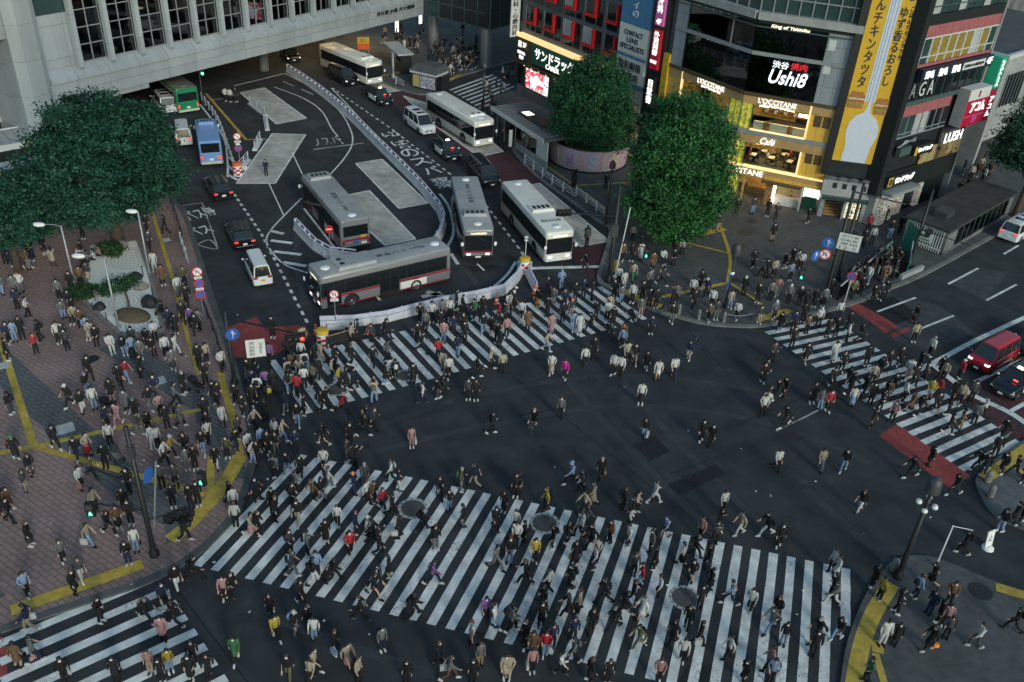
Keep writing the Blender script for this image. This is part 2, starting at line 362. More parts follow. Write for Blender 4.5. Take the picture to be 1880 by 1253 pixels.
# bus islands inside the terminal
b = MB()
bays = [((440, 170), (485, 161), (564, 218), (508, 229)), ((500, 245), (562, 247), (505, 338), (433, 338)), ((652, 300), (701, 292), (787, 374), (733, 384)), ((646, 356), (678, 349.5), (764, 440), (707, 452), (610, 362)),
        ((712, 171), (738, 167), (697, 145), (657, 147)), ((740, 176), (802, 235), (880, 289), (925, 279), (905, 262), (815, 200)), ((945, 345), (990, 336), (1120, 444), (1066, 454))]
for i, q in enumerate(bays):
    pts = P(*q); b.poly([tuple(p)[:2] for p in pts], .006, 'concrete_bay')
tag(b.build('bus_bay'), kind='structure')
b = MB()
for q in bays: 
    pts = P(*q); n = len(pts)
    for i in range(n):
        a, c = pts[i], pts[(i+1) % n]; cen = sum((Vector(p) for p in pts), Vector())/n
        ins = lambda p: p+(cen-p).normalized()*.12
        strip(b, [ins(a), ins(c)], .17, .012+.0008*i, 'road_white')
tag(b.build('bay_line'), kind='structure')
b = MB()
def area(q, m, z=.005): b.poly([tuple(p)[:2] for p in P(*q)], z, m)
area([(411, 604), (470, 582), (485, 600), (560, 598), (569, 615), (498, 655), (425, 657)], 'red_lane')
area([(1648, 778), (1614, 800), (1745, 898), (1781, 874)], 'red_lane')
area([(1552, 560), (1575, 557), (1635, 590), (1650, 601), (1625, 612), (1610, 600)], 'red_lane'); area([(1636, 613), (1668, 600), (1672, 606), (1640, 621)], 'red_lane')
area([(-5, 1168), (10, 1172), (14, 1240), (-5, 1248)], 'red_lane')
area([(735, 168), (770, 160), (850, 250), (900, 292), (880, 300), (800, 240)], 'maroon_lane', .003); area([(715, 172), (745, 169), (770, 190), (735, 205)], 'maroon_lane', .0045)
area([(880, 290), (930, 278), (990, 330), (976, 338), (915, 340), (850, 300)], 'maroon_lane'); area([(1050, 440), (1120, 445), (1110, 500), (1085, 512), (1055, 480)], 'maroon_lane')
area([(1790, 703), (1850, 662), (1900, 640), (1900, 790), (1854, 757)], 'maroon_lane'); area([(1711, 668), (1725, 690), (1775, 725), (1840, 760), (1900, 800), (1900, 830), (1770, 735)], 'maroon_lane', .0042)
area([(1161, 817), (1202, 802), (1231, 829), (1194, 846)], 'asphalt_dark'); area([(1226, 891), (1313, 853), (1332, 870), (1246, 911)], 'asphalt_dark')
area([(1575, 560), (1640, 545), (1690, 580), (1640, 598)], 'asphalt_dark', .0035); area([(1640, 545), (1720, 560), (1790, 610), (1700, 650), (1640, 625)], 'asphalt_light', .0025)
area([(860, 490), (905, 486), (920, 492), (865, 500)], 'asphalt_dark'); area([(1740, 520), (1790, 490), (1850, 500), (1812, 552)], 'asphalt_light', .0025)
area([(1260, 1225), (1310, 1220), (1300, 1262), (1240, 1262)], 'asphalt_dark'); area([(555, 228), (575, 220), (600, 228), (575, 238)], 'asphalt_light')
area([(320, 375), (340, 380), (412, 600), (403, 606)], 'kerb_dark', .0062)
tag(b.build('road_surface'), kind='structure')
# crack and patch joints
b = MB()
for a, c in (((940, 690), (1190, 890)), ((1190, 890), (1340, 1000)), ((1235, 575), (1340, 690)), ((1330, 790), (1500, 720)), ((1230, 870), (1330, 835)), ((940, 505), (900, 470)), ((505, 1062), (940, 1180)), ((330, 1090), (460, 1260))):
    strip(b, P(a, c), .07, .0055, 'asphalt_dark')
tag(b.build('road_joint'), kind='structure')
# ------------------------------------------------------------------ zebra crossings
def zebra(name, T0, T1, n, vec0, vec1, skip=(), m='road_white', w=.45, z=.010, cuts={}):
    """n stripes between T0 and T1; stripe k runs from its point by a vector blended from vec0 to vec1"""
    b = MB(); d = (T1-T0); e = d.normalized()
    for k in range(n):
        if k in skip: continue
        t = k/(n-1); p = T0+d*t; v = vec0.lerp(vec1, t)*cuts.get(k, 1.0); h = e*w/2
        # cut each stripe into lengths so that its edge can wander a little
        q = 5; L_ = []; R_ = []
        for i in range(q+1):
            c = p+v*(i/q); j = .02; L_.append(c-h+e*random.uniform(-j, j)); R_.append(c+h+e*random.uniform(-j, j))
        for i in range(q): b.poly([tuple(L_[i])[:2], tuple(L_[i+1])[:2], tuple(R_[i+1])[:2], tuple(R_[i])[:2]], z, m)
    return tag(b.build(name), kind='structure')
g = lambda x, y: G(x, y)
A0, A1 = g(558, 836), g(1553, 1044)
X1N = 34
zebra('zebra_crossing', A0, A1, X1N, g(362, 1040)-A0, (g(1510, 1253)-g(1517, 1036))*1.28, cuts={X1N-1: .40})
B0, B1 = g(500, 662), g(1101, 527)
vX2 = Vector((math.cos(math.radians(-56)), math.sin(math.radians(-56)), 0))*6.0
zebra('zebra_crossing', B0, B1, 29, vX2*1.1, vX2*.93)
C0, C1 = g(1407.6, 612.5), g(1764, 862)
zebra('zebra_crossing', C0, C1, 19, g(1530, 588)-g(1407.6, 612.5), (g(1865, 804)-g(1756, 857))*.97)
D0, D1 = g(293.6, 1058), g(436, 1275)
zebra('zebra_crossing', D0, D1, 9, (g(10, 1178)-D0)*1.04, (g(10, 1178)-D0)*1.3)
E0, E1 = g(826, 166), g(938, 196)
zebra('zebra_crossing', g(905, 138), g(960, 168), 8, g(826, 166)-g(905, 138), g(826, 166)-g(905, 138), z=.010)
# ------------------------------------------------------------------ lane lines
b = MB()
def dash(a, c, n, on=.5, w=.15):
    a, c = g(*a), g(*c); d = c-a
    for k in range(n): strip(b, [a+d*(k/n), a+d*((k+on)/n)], w, .010, 'road_white')
def line(pts, w=.15, m='road_white', z=.010):
    strip(b, smooth_pts(P(*pts), 5) if len(pts) > 2 else P(*pts), w, z, m)
dash((430, 357), (480, 430), 8, .5, .22); dash((480, 430), (568, 600), 14, .5, .22)
dash((610, 162), (720, 238), 12, .5, .2); dash((720, 238), (833, 325), 12, .5, .2); dash((885, 368), (958, 463), 9, .5, .2)
line([(958, 463), (972, 492)], .25)
line([(522, 135), (580, 166), (623, 204), (643, 237), (647, 263), (633, 290), (606, 321)]); line([(554, 364), (521, 397), (498, 422), (489, 442), (500, 464), (524, 487), (566, 502)])
line([(503, 160), (557, 181), (590, 204), (608, 235), (618, 248)]); dash((618, 248), (632, 268), 3); line([(807, 356), (824, 380), (832, 412), (831, 434), (820, 456)], .25)
line([(947, 481), (929, 507), (896, 535), (872, 548)], .25); line([(976, 493), (1101, 490)], .45, z=.0115); line([(876, 485), (889, 497)])
for q in (((496, 424), (521, 430)), ((497, 442), (537, 447)), ((503, 462), (553, 468)), ((519, 482), (563, 489))): line(q, .4)
line([(494, 338), (521, 396)], .12); line([(536, 280), (555, 320)], .12); line([(558, 383), (622, 465)], .2)
line([(575, 275), (630, 268)], .12); line([(630, 268), (668, 263)], .12); line([(520, 150), (540, 159)], .12); line([(553, 164), (575, 174)], .12)
line([(430, 158), (520, 136)], .2); line([(388, 184), (412, 181)], .12)
line([(367, 192), (395, 228), (413, 260), (418, 300), (418, 326)], .2); [line(q, .3, z=.0104) for q in (((420, 288), (430, 298)), ((419, 305), (431, 315)), ((418, 321), (436, 331)))]
line([(608, 162), (640, 195), (700, 262)], .14)
for a, c in (((1610, 573), (1681, 547)), ((1741, 522), (1796, 493)), ((1811, 552), (1866, 523)), ((1843, 467), (1870, 451)), ((1690, 604), (1751, 580))): line((a, c), .2)
line([(1640, 700), (1711, 668), (1790, 626), (1900, 575)], .4); line([(1711, 668), (1780, 722), (1854, 758), (1900, 790)], .5, z=.0112); line([(1790, 702), (1880, 660)], .3); line([(1854, 756), (1895, 734)], .3)
line([(1425, 792), (1490, 760), (1530, 738)], .12, 'road_white_worn')
line([(783, 536), (820, 546)], .5, 'road_white_worn'); line([(774, 546), (810, 538)], .45, 'road_white_worn')
line([(828, 466), (841, 486)], .3); line([(692, 545), (698, 552)], .2)
line([(862, 130), (960, 95)], .2)
line([(335, 378), (371, 373)], .1, 'road_white_worn'); line([(371, 373), (400, 455)], .1, 'road_white_worn'); line([(361, 450), (385, 441), (398, 458), (361, 450)], .12, 'road_white_worn')
tag(b.build('lane_marking'), kind='structure')
def road_text(txt, px, w, h, ang, m='road_white', z=.011, bold=.025):
    me = fit_text(text_mesh(txt, 'road_lettering', m, bold, 0.0), w, h); o = link('road_lettering', me); p = G(*px); o.location = (p.x, p.y, z); o.rotation_euler = (0, 0, ang)
    return tag(o, kind='structure')
def adir(a, c): d = g(*c)-g(*a); return math.atan2(d.y, d.x)
aL = adir((340, 400), (395, 385)); road_text('バス停', (366, 392), 2.6, 2.2, aL); road_text('バス', (366, 424), 1.9, 1.8, aL)
lane = adir((700, 240), (830, 345)); 
for ch, (x, y), w, h in (('6-22', (716, 247), 1.9, 1.5), ('ば', (733, 263), 1.7, 1.5), ('り', (745, 271), 1.2, .9), ('の', (752, 281), 1.9, 2.2), ('ス', (772, 297), 2.0, 1.9), ('バ', (792, 313), 1.8, 2.0), ('夜', (808, 331), 2.0, 1.3), ('深', (817, 340), 2.0, 1.2)):
    road_text(ch, (x, y), w, h, lane+math.pi/2, bold=.03)
road_text('ノスバ', (600, 259), 2.9, 2.3, adir((572, 262), (620, 256)), 'road_white_worn')
# iron manholes set in the near crossing
mat('manhole_grey', (.085, .082, .078), .8, var=.25, scale=4, bump=.3, bscale=30)
b = MB()
for x, y, r in ((758, 934, .82), (1000, 961, .82), (1257, 1098, .8), (620, 715, .75), (745, 690, .7)):
    c = G(x, y); b.lathe([(r, .013), (r*.8, .014)], (c.x, c.y, 0), 'plate_light', 28, False); b.lathe([(r*.8, .0145), (0, .0145)], (c.x, c.y, 0), 'manhole_grey', 28, False)
    for k in range(14):
        a = k*2*math.pi/14; b.cbox((c.x+math.cos(a)*r*.9, c.y+math.sin(a)*r*.9, .0145), (.13, .05, .004), 'asphalt_dark', a)
tag(b.build('road_manhole'), kind='structure')

# tyre-polished lanes, oil marks and trench patches, each a thin sheet of slightly different asphalt
mat('asphalt_polished', (.048, .052, .056), .62, var=.3, scale=1.4, bump=.12, bscale=50, stain=.4, spec=.4); mat('oil_stain', (.026, .028, .03), .6, var=.35, scale=2.5, spec=.4)
b = MB(); rs = random.Random(5)
for k, (pts, w) in enumerate(((((1330, 1000), (1180, 850), (1060, 720), (1000, 640)), .5), (((1420, 985), (1270, 840), (1140, 700), (1075, 630)), .5), (((700, 780), (900, 720), (1150, 690), (1400, 720), (1640, 800)), .45), (((690, 830), (900, 780), (1150, 745), (1400, 775), (1600, 850)), .45), (((1480, 900), (1600, 1000), (1680, 1010)), .6), (((470, 1120), (620, 1180), (800, 1240)), .5), (((590, 330), (545, 440), (560, 560)), .5), (((760, 470), (860, 500), (900, 600)), .5))):
    strip(b, smooth_pts(P(*pts), 6), w, .0012+.0003*k, 'asphalt_polished')
for k in range(46):
    x, y = rs.uniform(420, 1500), rs.uniform(640, 1180); c = G(x, y); r = rs.uniform(.08, .35); n = 9
    b.poly([(c.x+r*rs.uniform(.6, 1.2)*math.cos(t*2*math.pi/n)*1.3, c.y+r*rs.uniform(.6, 1.2)*math.sin(t*2*math.pi/n)) for t in range(n)], .0056+.00006*k, 'oil_stain' if k % 3 else 'asphalt_light')
tag(b.build('road_wear'), kind='structure')
b = MB()
for k in range(60):
    x, y = rs.uniform(20, 1860), rs.uniform(560, 1240); c = G(x, y, .14 if x < 380 else .016); s_ = rs.uniform(.03, .09); a = rs.uniform(0, 3)
    b.T = Matrix.Translation((c.x, c.y, c.z)) @ Matrix.Rotation(a, 4, 'Z') @ Matrix.Rotation(rs.uniform(-.2, .2), 4, 'X'); b.box(-s_, -s_*.6, 0, s_, s_*.6, .012, 'white' if k % 4 else 'plate_light')
b.T = None; tag(b.build('litter'), 'small scraps of white litter scattered over road and plaza', 'litter', kind='stuff')
# ------------------------------------------------------------------ buildings
def panel_mat(name, col, sx, sz, line=.45, rough=.5, var=.06, axis='wall', ang=0.0, w=.018):
    """cladding panels with dark joints, laid out along a wall that runs at angle ang"""
    m = bpy.data.materials.new(name); m.use_nodes = True; nt = m.node_tree; b = nt.nodes['Principled BSDF']; L = nt.links.new
    b.inputs['Roughness'].default_value = rough
    tc = _n(nt, 'ShaderNodeTexCoord'); mp = _n(nt, 'ShaderNodeMapping', vector_type='POINT'); mp.inputs['Rotation'].default_value = (0, 0, -ang)
    L(tc.outputs['Object'], mp.inputs['Vector'])
    sp = _n(nt, 'ShaderNodeSeparateXYZ'); L(mp.outputs[0], sp.inputs[0]); cb = _n(nt, 'ShaderNodeCombineXYZ'); L(sp.outputs[0], cb.inputs[0]); L(sp.outputs[2], cb.inputs[1])
    br = _n(nt, 'ShaderNodeTexBrick'); br.offset = 0; br.inputs['Scale'].default_value = 1; br.inputs['Brick Width'].default_value = sx; br.inputs['Row Height'].default_value = sz
    br.inputs['Mortar Size'].default_value = w; br.inputs['Mortar Smooth'].default_value = 0; br.inputs['Bias'].default_value = 0
    br.inputs['Color1'].default_value = (*[c*(1-var) for c in col], 1); br.inputs['Color2'].default_value = (*[c*(1+var) for c in col], 1); br.inputs['Mortar'].default_value = (*[c*line for c in col], 1)
    L(cb.outputs[0], br.inputs['Vector'])
    n2 = _n(nt, 'ShaderNodeTexNoise'); n2.inputs['Scale'].default_value = .5; n2.inputs['Detail'].default_value = 6; n2.inputs['Roughness'].default_value = .65
    mv = _n(nt, 'ShaderNodeMapping'); mv.inputs['Scale'].default_value = (1, 1, .25); L(tc.outputs['Object'], mv.inputs['Vector']); L(mv.outputs[0], n2.inputs['Vector'])
    m2 = _n(nt, 'ShaderNodeMapRange'); m2.inputs[1].default_value = .4; m2.inputs[2].default_value = .75; m2.inputs[3].default_value = 1.04; m2.inputs[4].default_value = .78
    L(n2.outputs['Fac'], m2.inputs[0])
    x2 = _n(nt, 'ShaderNodeMix', data_type='RGBA', blend_type='MULTIPLY'); x2.inputs[0].default_value = 1; L(br.outputs['Color'], x2.inputs[6]); L(m2.outputs[0], x2.inputs[7]); L(x2.outputs[2], b.inputs['Base Color'])
    MATS[name] = m
def clear_glass(name, tint=(.75, .85, .85), fac=.12):
    m = bpy.data.materials.new(name); m.use_nodes = True; nt = m.node_tree; L = nt.links.new; o = nt.nodes['Material Output']; nt.nodes.remove(nt.nodes['Principled BSDF'])
    t = _n(nt, 'ShaderNodeBsdfTransparent'); t.inputs[0].default_value = (*tint, 1); gl = _n(nt, 'ShaderNodeBsdfGlossy'); gl.inputs['Roughness'].default_value = .03
    lw = _n(nt, 'ShaderNodeLayerWeight'); lw.inputs[0].default_value = .25; ma = _n(nt, 'ShaderNodeMath', operation='MULTIPLY_ADD'); ma.inputs[1].default_value = .5; ma.inputs[2].default_value = fac; L(lw.outputs['Fresnel'], ma.inputs[0])
    mx = _n(nt, 'ShaderNodeMixShader'); L(ma.outputs[0], mx.inputs[0]); L(t.outputs[0], mx.inputs[1]); L(gl.outputs[0], mx.inputs[2]); L(mx.outputs[0], o.inputs[0]); MATS[name] = m
clear_glass('glass_clear', (.85, .9, .88), .06); clear_glass('glass_smoke', (.26, .31, .33), .12); clear_glass('glass_teal', (.16, .34, .3), .12)
def picture_mat(name, cols, scale, emit=0.0, stretch=(1, 1, 1)):
    """a printed or backlit picture of soft coloured shapes"""
    m = bpy.data.materials.new(name); m.use_nodes = True; nt = m.node_tree; b = nt.nodes['Principled BSDF']; L = nt.links.new; b.inputs['Roughness'].default_value = .4
    tc = _n(nt, 'ShaderNodeTexCoord'); mp = _n(nt, 'ShaderNodeMapping'); mp.inputs['Scale'].default_value = stretch; L(tc.outputs['Object'], mp.inputs['Vector'])
    no = _n(nt, 'ShaderNodeTexNoise'); no.inputs['Scale'].default_value = scale; no.inputs['Detail'].default_value = 3; no.inputs['Distortion'].default_value = .6; L(mp.outputs[0], no.inputs['Vector'])
    cr = _n(nt, 'ShaderNodeValToRGB'); cr.color_ramp.interpolation = 'CONSTANT' if len(cols) > 4 else 'LINEAR'; el = cr.color_ramp.elements
    for i, c in enumerate(cols):
        p = .3+.42*i/max(1, len(cols)-1)
        e = el[i] if i < 2 else el.new(p)
        e.position = p; e.color = (*c, 1)
    L(no.outputs['Fac'], cr.inputs[0]); L(cr.outputs[0], b.inputs['Base Color'])
    if emit: L(cr.outputs[0], b.inputs['Emission Color']); b.inputs['Emission Strength'].default_value = emit
    MATS[name] = m
aR = math.radians(57.2)
panel_mat('station_panel', (.315, .345, .365), 3.4, 3.0, .35, ang=aR); panel_mat('station_pier', (.34, .372, .39), 9, 3.2, .5, ang=aR)
panel_mat('grey_cladding', (.10, .112, .12), 1.83, 1.6, .4, ang=math.radians(-54.3)); panel_mat('light_cladding', (.26, .29, .33), .95, 1.7, .4, ang=math.radians(-22))
panel_mat('gold_cladding', (.72, .44, .075), .9, 1.75, .45, .42, ang=math.radians(-22)); panel_mat('gold_left', (.68, .43, .13), 1.6, 2.4, .5, .42, ang=math.radians(-54.3))  # gold brightened to take in the downlights that fall on the facade
mat('gold_band', (.44, .28, .12), .45, var=.12, scale=1.5); mat('bronze', (.12, .085, .05), .4, .3, var=.15)
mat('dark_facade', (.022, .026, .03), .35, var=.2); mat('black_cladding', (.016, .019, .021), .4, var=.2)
mat('pale_concrete', (.33, .34, .34), .8, var=.12, scale=1.2, stain=.3, bump=.1); mat('old_concrete', (.16, .165, .165), .85, var=.25, scale=.8, stain=.5, bump=.15)
mat('pink_panel', (.33, .105, .115), .5, var=.16, scale=2); mat('yellow_film', (.27, .19, .04), .3, var=.25, scale=4)
mat('white_trim', (.55, .56, .56), .5, var=.1); mat('grey_trim', (.24, .26, .27), .5, var=.12); mat('teal_trim', (.06, .095, .095), .4, var=.15)
mat('roof_grey', (.085, .09, .095), .8, var=.25, scale=.7, stain=.3); mat('pale_roof', (.42, .44, .45), .6, var=.15, stain=.25)
mat('room_dark', (.03, .032, .035), .8, var=.3, scale=1.2); mat('room_warm', (.55, .36, .15), .7, var=.35, scale=1.1); mat('wood', (.30, .17, .07), .6, var=.3, scale=3)
mat('lamp_warm', (1, .85, .6), .4, emit=15, ecol=(1, .66, .28)); mat('lamp_soft', (1, .9, .75), .4, emit=1.6, ecol=(1, .82, .55)); mat('letter_lit', (.95, .95, .92), .4, emit=.8, ecol=(1, .98, .92)); mat('letter_cold', (.95, .97, 1), .4, emit=.8, ecol=(.86, .98, 1))
mat('letter_dark', (.03, .035, .045), .6, var=.05); mat('letter_red', (.75, .02, .03), .4, emit=.3, ecol=(1, .05, .06)); mat('letter_blue_grey', (.10, .12, .15), .5)
mat('sign_green', (.008, .045, .03), .3, emit=.05, ecol=(.03, .25, .15)); mat('sign_white', (.60, .61, .60), .5, var=.05); mat('sign_blue', (.06, .19, .36), .5, var=.08); mat('sign_red', (.45, .015, .03), .4, emit=.05, ecol=(.7, .02, .05)); mat('sign_pink', (.55, .14, .38), .4, emit=.05, ecol=(.7, .16, .45))
mat('sign_navy', (.012, .018, .04), .4); mat('acom_red', (.42, .012, .05), .4, emit=.01, ecol=(.6, .02, .08)); mat('banner_yellow', (.62, .365, .02), .6, var=.06, scale=1.2)
mat('banner_white', (.55, .60, .70), .6, var=.04); mat('banner_blue', (.11, .16, .42), .6); mat('sign_green_lit', (.02, .32, .18), .35, emit=.06, ecol=(.03, .6, .32)); mat('gold_trim_lit', (.9, .7, .4), .4, emit=.6, ecol=(1, .66, .28))  # gold trim made to glow, standing in for the facade downlights
mat('blind', (.36, .37, .37), .7, var=.12, scale=2); mat('red_frame', (.55, .015, .02), .4, var=.08)
picture_mat('green_display', [(.07, .10, .012), (.32, .30, .03), (.60, .46, .08)], 3.2, .5); picture_mat('screen_picture', [(.75, .85, .95), (.85, .9, .95), (.75, .05, .08), (.85, .55, .5), (.1, .5, .3), (.8, .88, .95)], .55, .75)
picture_mat('goods', [(.05, .06, .06), (.5, .45, .2), (.12, .2, .25), (.6, .6, .55), (.35, .08, .07), (.08, .12, .1), (.6, .5, .1)], 3.5, .22); picture_mat('vending_picture', [(.03, .03, .03), (.8, .6, .15), (.9, .9, .8), (.1, .4, .3), (.85, .85, .9), (.7, .2, .1)], 4.5, .6)
picture_mat('photo_panel', [(.05, .04, .05), (.32, .2, .08), (.2, .22, .08), (.26, .12, .16), (.1, .06, .05)], 1.6, .25); picture_mat('poster', [(.55, .56, .58), (.10, .12, .18), (.42, .40, .42), (.2, .2, .24)], 1.6, .12)
picture_mat('dark_interior', [(.006, .008, .01), (.012, .014, .016), (.03, .022, .018), (.05, .04, .035)], 1.2)
def lettering(txt, F, u, z, w, h, m, off=.08, parent=None, bold=.0, name='lettering', ext=.03, vertical=False, gap=1.0, shear=0.0, roll=0.0):
    me = fit_text(text_mesh(txt, name, m, bold, ext, shear, vertical, gap), w, h); o = link(name, me); o.matrix_world = wall_matrix(F, u, z, off, roll)
    if parent: o.parent = parent; o.matrix_parent_inverse = parent.matrix_world.inverted() if parent.type != 'EMPTY' else Matrix.Translation(-Vector(parent.location))
    return o
def wallbox(F, u0, u1, z0, z1, y0, y1, m, b=None):
    """box on a wall: y is depth inwards (negative = proud of the wall)"""
    bb = b or MB(); bb.T = F.M; bb.box(u0, y0, z0, u1, y1, z1, m); bb.T = None; return bb
def part(name, F, boxes, parent):
    b = MB()
    for u0, u1, z0, z1, y0, y1, m in boxes: wallbox(F, u0, u1, z0, z1, y0, y1, m, b)
    return b.build(name, parent)
def bldg(name, label, cat='building', group=None): return thing(name, label, cat, (0, 0, 0), 0, group)
def sign(name, label, F, u0, u1, z0, z1, m, texts=(), proud=.12, group=None, y1=0.0, cat='sign', extra=()):
    """a board on a wall with its lettering as children"""
    o = part(name, F, [(u0, u1, z0, z1, -proud, y1, m)]+list(extra), None); tag(o, label, cat, group)
    for t in texts:
        txt, u, z, w, h, mm = t[:6]; k = t[6] if len(t) > 6 else {}
        l = lettering(txt, F, u, z, w, h, mm, off=proud+.03, **k); l.parent = o
    return o
# --- the station that bridges the road
FR = Facade((-39.2, 91.1), (-14.6, 129.2))
st = bldg('station_building', 'pale grey panelled station bridging the road, tall windows between slanted fins', 'station')
part('wall', FR, [(-24, 45.3, 19.5, 30, 0, 26, 'station_panel'), (-10.6, 45.3, 5.0, 6.95, -.55, .2, 'station_panel'), (-10.6, 45.3, 6.95, 8.15, .9, 3, 'dark_facade'), (-13.2, -10.65, 0, 11.6, 0, 26, 'station_panel'), (-24, -10.65, 11.6, 19.5, 0, 26, 'station_panel'), (-24, -13.2, 0, 11.6, 5, 26, 'dark_facade'), (-10.6, -7.1, 8.15, 13.0, 0, .3, 'station_panel'), (-10.6, -7.1, 13.05, 19.5, .1, .3, 'glass_green'),
    (-10.65, -10, 4.45, 5.0, -.5, 26, 'station_panel'), (-10, 0, 4.45, 4.99, -.3, 10, 'station_panel'), (-10.6, 45.3, 5.0, 7.0, 25.5, 26, 'dark_facade'), (-10.6, 45.3, 8.15, 19.5, 9, 26, 'dark_facade'), (-10.6, 45.3, 13.2, 13.6, .6, 9, 'grey_trim')], st)
b = MB(); b.T = FR.M
for k in range(17):          # sloping sill under the windows, a slab per bay
    u0, u1 = -10.4+k*3.41, -10.4+(k+1)*3.41-.03
    for a, c in ((u0, (u0+u1)/2-.012), ((u0+u1)/2+.012, u1)):
        vs = [(a, -.75, 6.95), (c, -.75, 6.95), (c, -.72, 7.35), (a, -.72, 7.35), (a, .15, 8.2), (c, .15, 8.2), (a, .15, 6.95), (c, .15, 6.95)]
        b.add(vs, [(0, 1, 2, 3), (3, 2, 5, 4), (0, 3, 4, 6), (1, 7, 5, 2), (0, 6, 7, 1)], 'station_panel')
b.T = None; b.build('window_sill', st)
part('slab', FR, [(-10.6, 45.3, 6.96, 7.3, .2, 26, 'roof_grey'), (-10, 45, 4.98, 5.3, .3, 25, 'old_concrete')], st)
for k in range(16):          # fins and the windows between them
    u = -7.0+k*3.41
    b = MB(); b.T = FR.M
    b.loft([[(u-.30, -.15, z), (u+.30, -.15, z), (u+.22, -y, z), (u-.22, -y, z)] for z, y in ((7.5, .25), (8.0, .62), (21, .62))], 'station_pier', smooth=False)
    b.T = None; b.build('fin', st)
    if k == 15: break
    w = part('window', FR, [(u+.3, u+3.11, 8.2, 8.3, .02, .2, 'grey_trim'), (u+1.66, u+1.74, 8.3, 19.5, .02, .2, 'grey_trim'), (u+.3, u+.36, 8.3, 19.5, .02, .2, 'grey_trim'), (u+3.05, u+3.11, 8.3, 19.5, .02, .2, 'grey_trim'), (u+.3, u+3.11, 9.8, 9.88, .02, .2, 'grey_trim'), (u+.3, u+3.11, 11.38, 11.46, .02, .2, 'grey_trim')]+[(u+.3, u+3.11, 12.96+1.6*q, 13.04+1.6*q, .02, .2, 'grey_trim') for q in range(5)], st)
    part('pane', FR, [(u+.36, u+3.05, 8.3, 19.5, .12, .14, 'glass_smoke')], w)
for u, s in ((-5.5, 1), (4.0, -1), (24, 1)):
    b = MB(); b.T = FR.M; b.tube([(u, 1.6, 8.3 if s > 0 else 13), (u+4.6, 1.6, 13 if s > 0 else 8.3)], .24, 'grey_trim', 4, smooth=False); b.T = None; b.build('brace', st)
part('walkway', FR, [(-7, 14, 9.2, 10.15, 1.2, 1.35, 'pale_concrete'), (14, 45, 9.9, 10.7, 2.6, 2.75, 'grey_trim'), (-7, 45, 8.16, 8.3, .3, 9, 'roof_grey')], st)
b = MB(); b.T = FR.M      # the chamfered pier at the west end
b.loft([[(-13.3, -.3, z), (-12.6, -1.1, z), (-11.0, -.9, z), (-10.45, -.55, z), (-10.45, 1, z), (-13.3, 1, z)] for z in (0, 30)], 'station_pier', smooth=False); b.T = None
b.build('pier', st)
for u, y in ((22.5, 8), (22.5, 18), (3, 12), (12, 16), (33, 5), (42, 16), (33, 18)):
    p = FR.M @ Vector((u, y, 0)); b = MB(); b.lathe([(.6, 0), (.6, 5)], (p.x, p.y, 0), 'old_concrete', 16); b.build('column', st)
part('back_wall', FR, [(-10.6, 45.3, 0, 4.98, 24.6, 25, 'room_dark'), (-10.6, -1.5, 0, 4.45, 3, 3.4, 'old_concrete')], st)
for k in range(10):
    u, y = 27+(k % 5)*3.9, 5.5+(k//5)*9
    part('ceiling_lamp', FR, [(u, u+2.2, 4.90, 4.975, y, y+.35, 'lamp_warm')], st)
l = lettering('渋谷駅 JR線 井の頭線', FR, 38.3, 6.4, 7.6, .62, 'black_metal', off=.6, bold=.03); l.parent = st
for px, py, h in ((728, 72, 2.7), (798, 85, 2.7), (771, 56, 2.2)):
    c = G(px, py); o = MB(); o.cbox((c.x, c.y, 1.75+.12), (.9, .25, h), 'black_metal', aR); o = tag(o.build('lit_poster'), 'tall glowing poster case on column of the station concourse', 'poster case', 'lit poster cases of the concourse')
    q = MB(); q.cbox((c.x+.1, c.y-.14, 1.8+.12), (.75, .06, h-.35), 'letter_lit', aR); q.build('panel', o)
# --- green glass corner of the station
FG1 = Facade((-14.4, 127.0), (-5.3, 120.6)); FG2 = Facade((-5.3, 120.6), (6.5, 137.0))
gc = bldg('glass_corner_building', 'green glass corner block raised on round grey columns', 'building')
for F in (FG1, FG2):
    n = int(F.len/1.9); w = F.len/n
    part('wall', F, [(0, F.len, 5.4, 24, .35, 9, 'dark_facade')], gc)
    part('glass', F, [(0, F.len, 5.2, 24, .12, .2, 'glass_green')], gc)
    part('mullion', F, [(k*w-.06, k*w+.06, 5.2, 24, .0, .12, 'teal_trim') for k in range(n+1)]+[(0, F.len, 5.2+k*1.9-.06, 5.2+k*1.9+.06, .01, .11, 'teal_trim') for k in range(10)], gc)
part('lit_window', FG1, [(2.2, 4.0, 7.3, 8.8, .1, .115, 'green_display'), (4.4, 5.8, 7.3, 8.8, .1, .115, 'green_display')], gc)
for x, y in ((-5.8, 122.0), (-13.6, 129.5), (3.5, 135)):
    b = MB(); b.lathe([(.75, 0), (.75, 5.3)], (x, y, 0), 'grey_metal', 20); b.build('column', gc)
b = MB(); b.poly([(-14, 127), (-5.3, 121), (6, 136.5), (-6, 142)], 5.19, 'old_concrete'); b.build('soffit', gc)
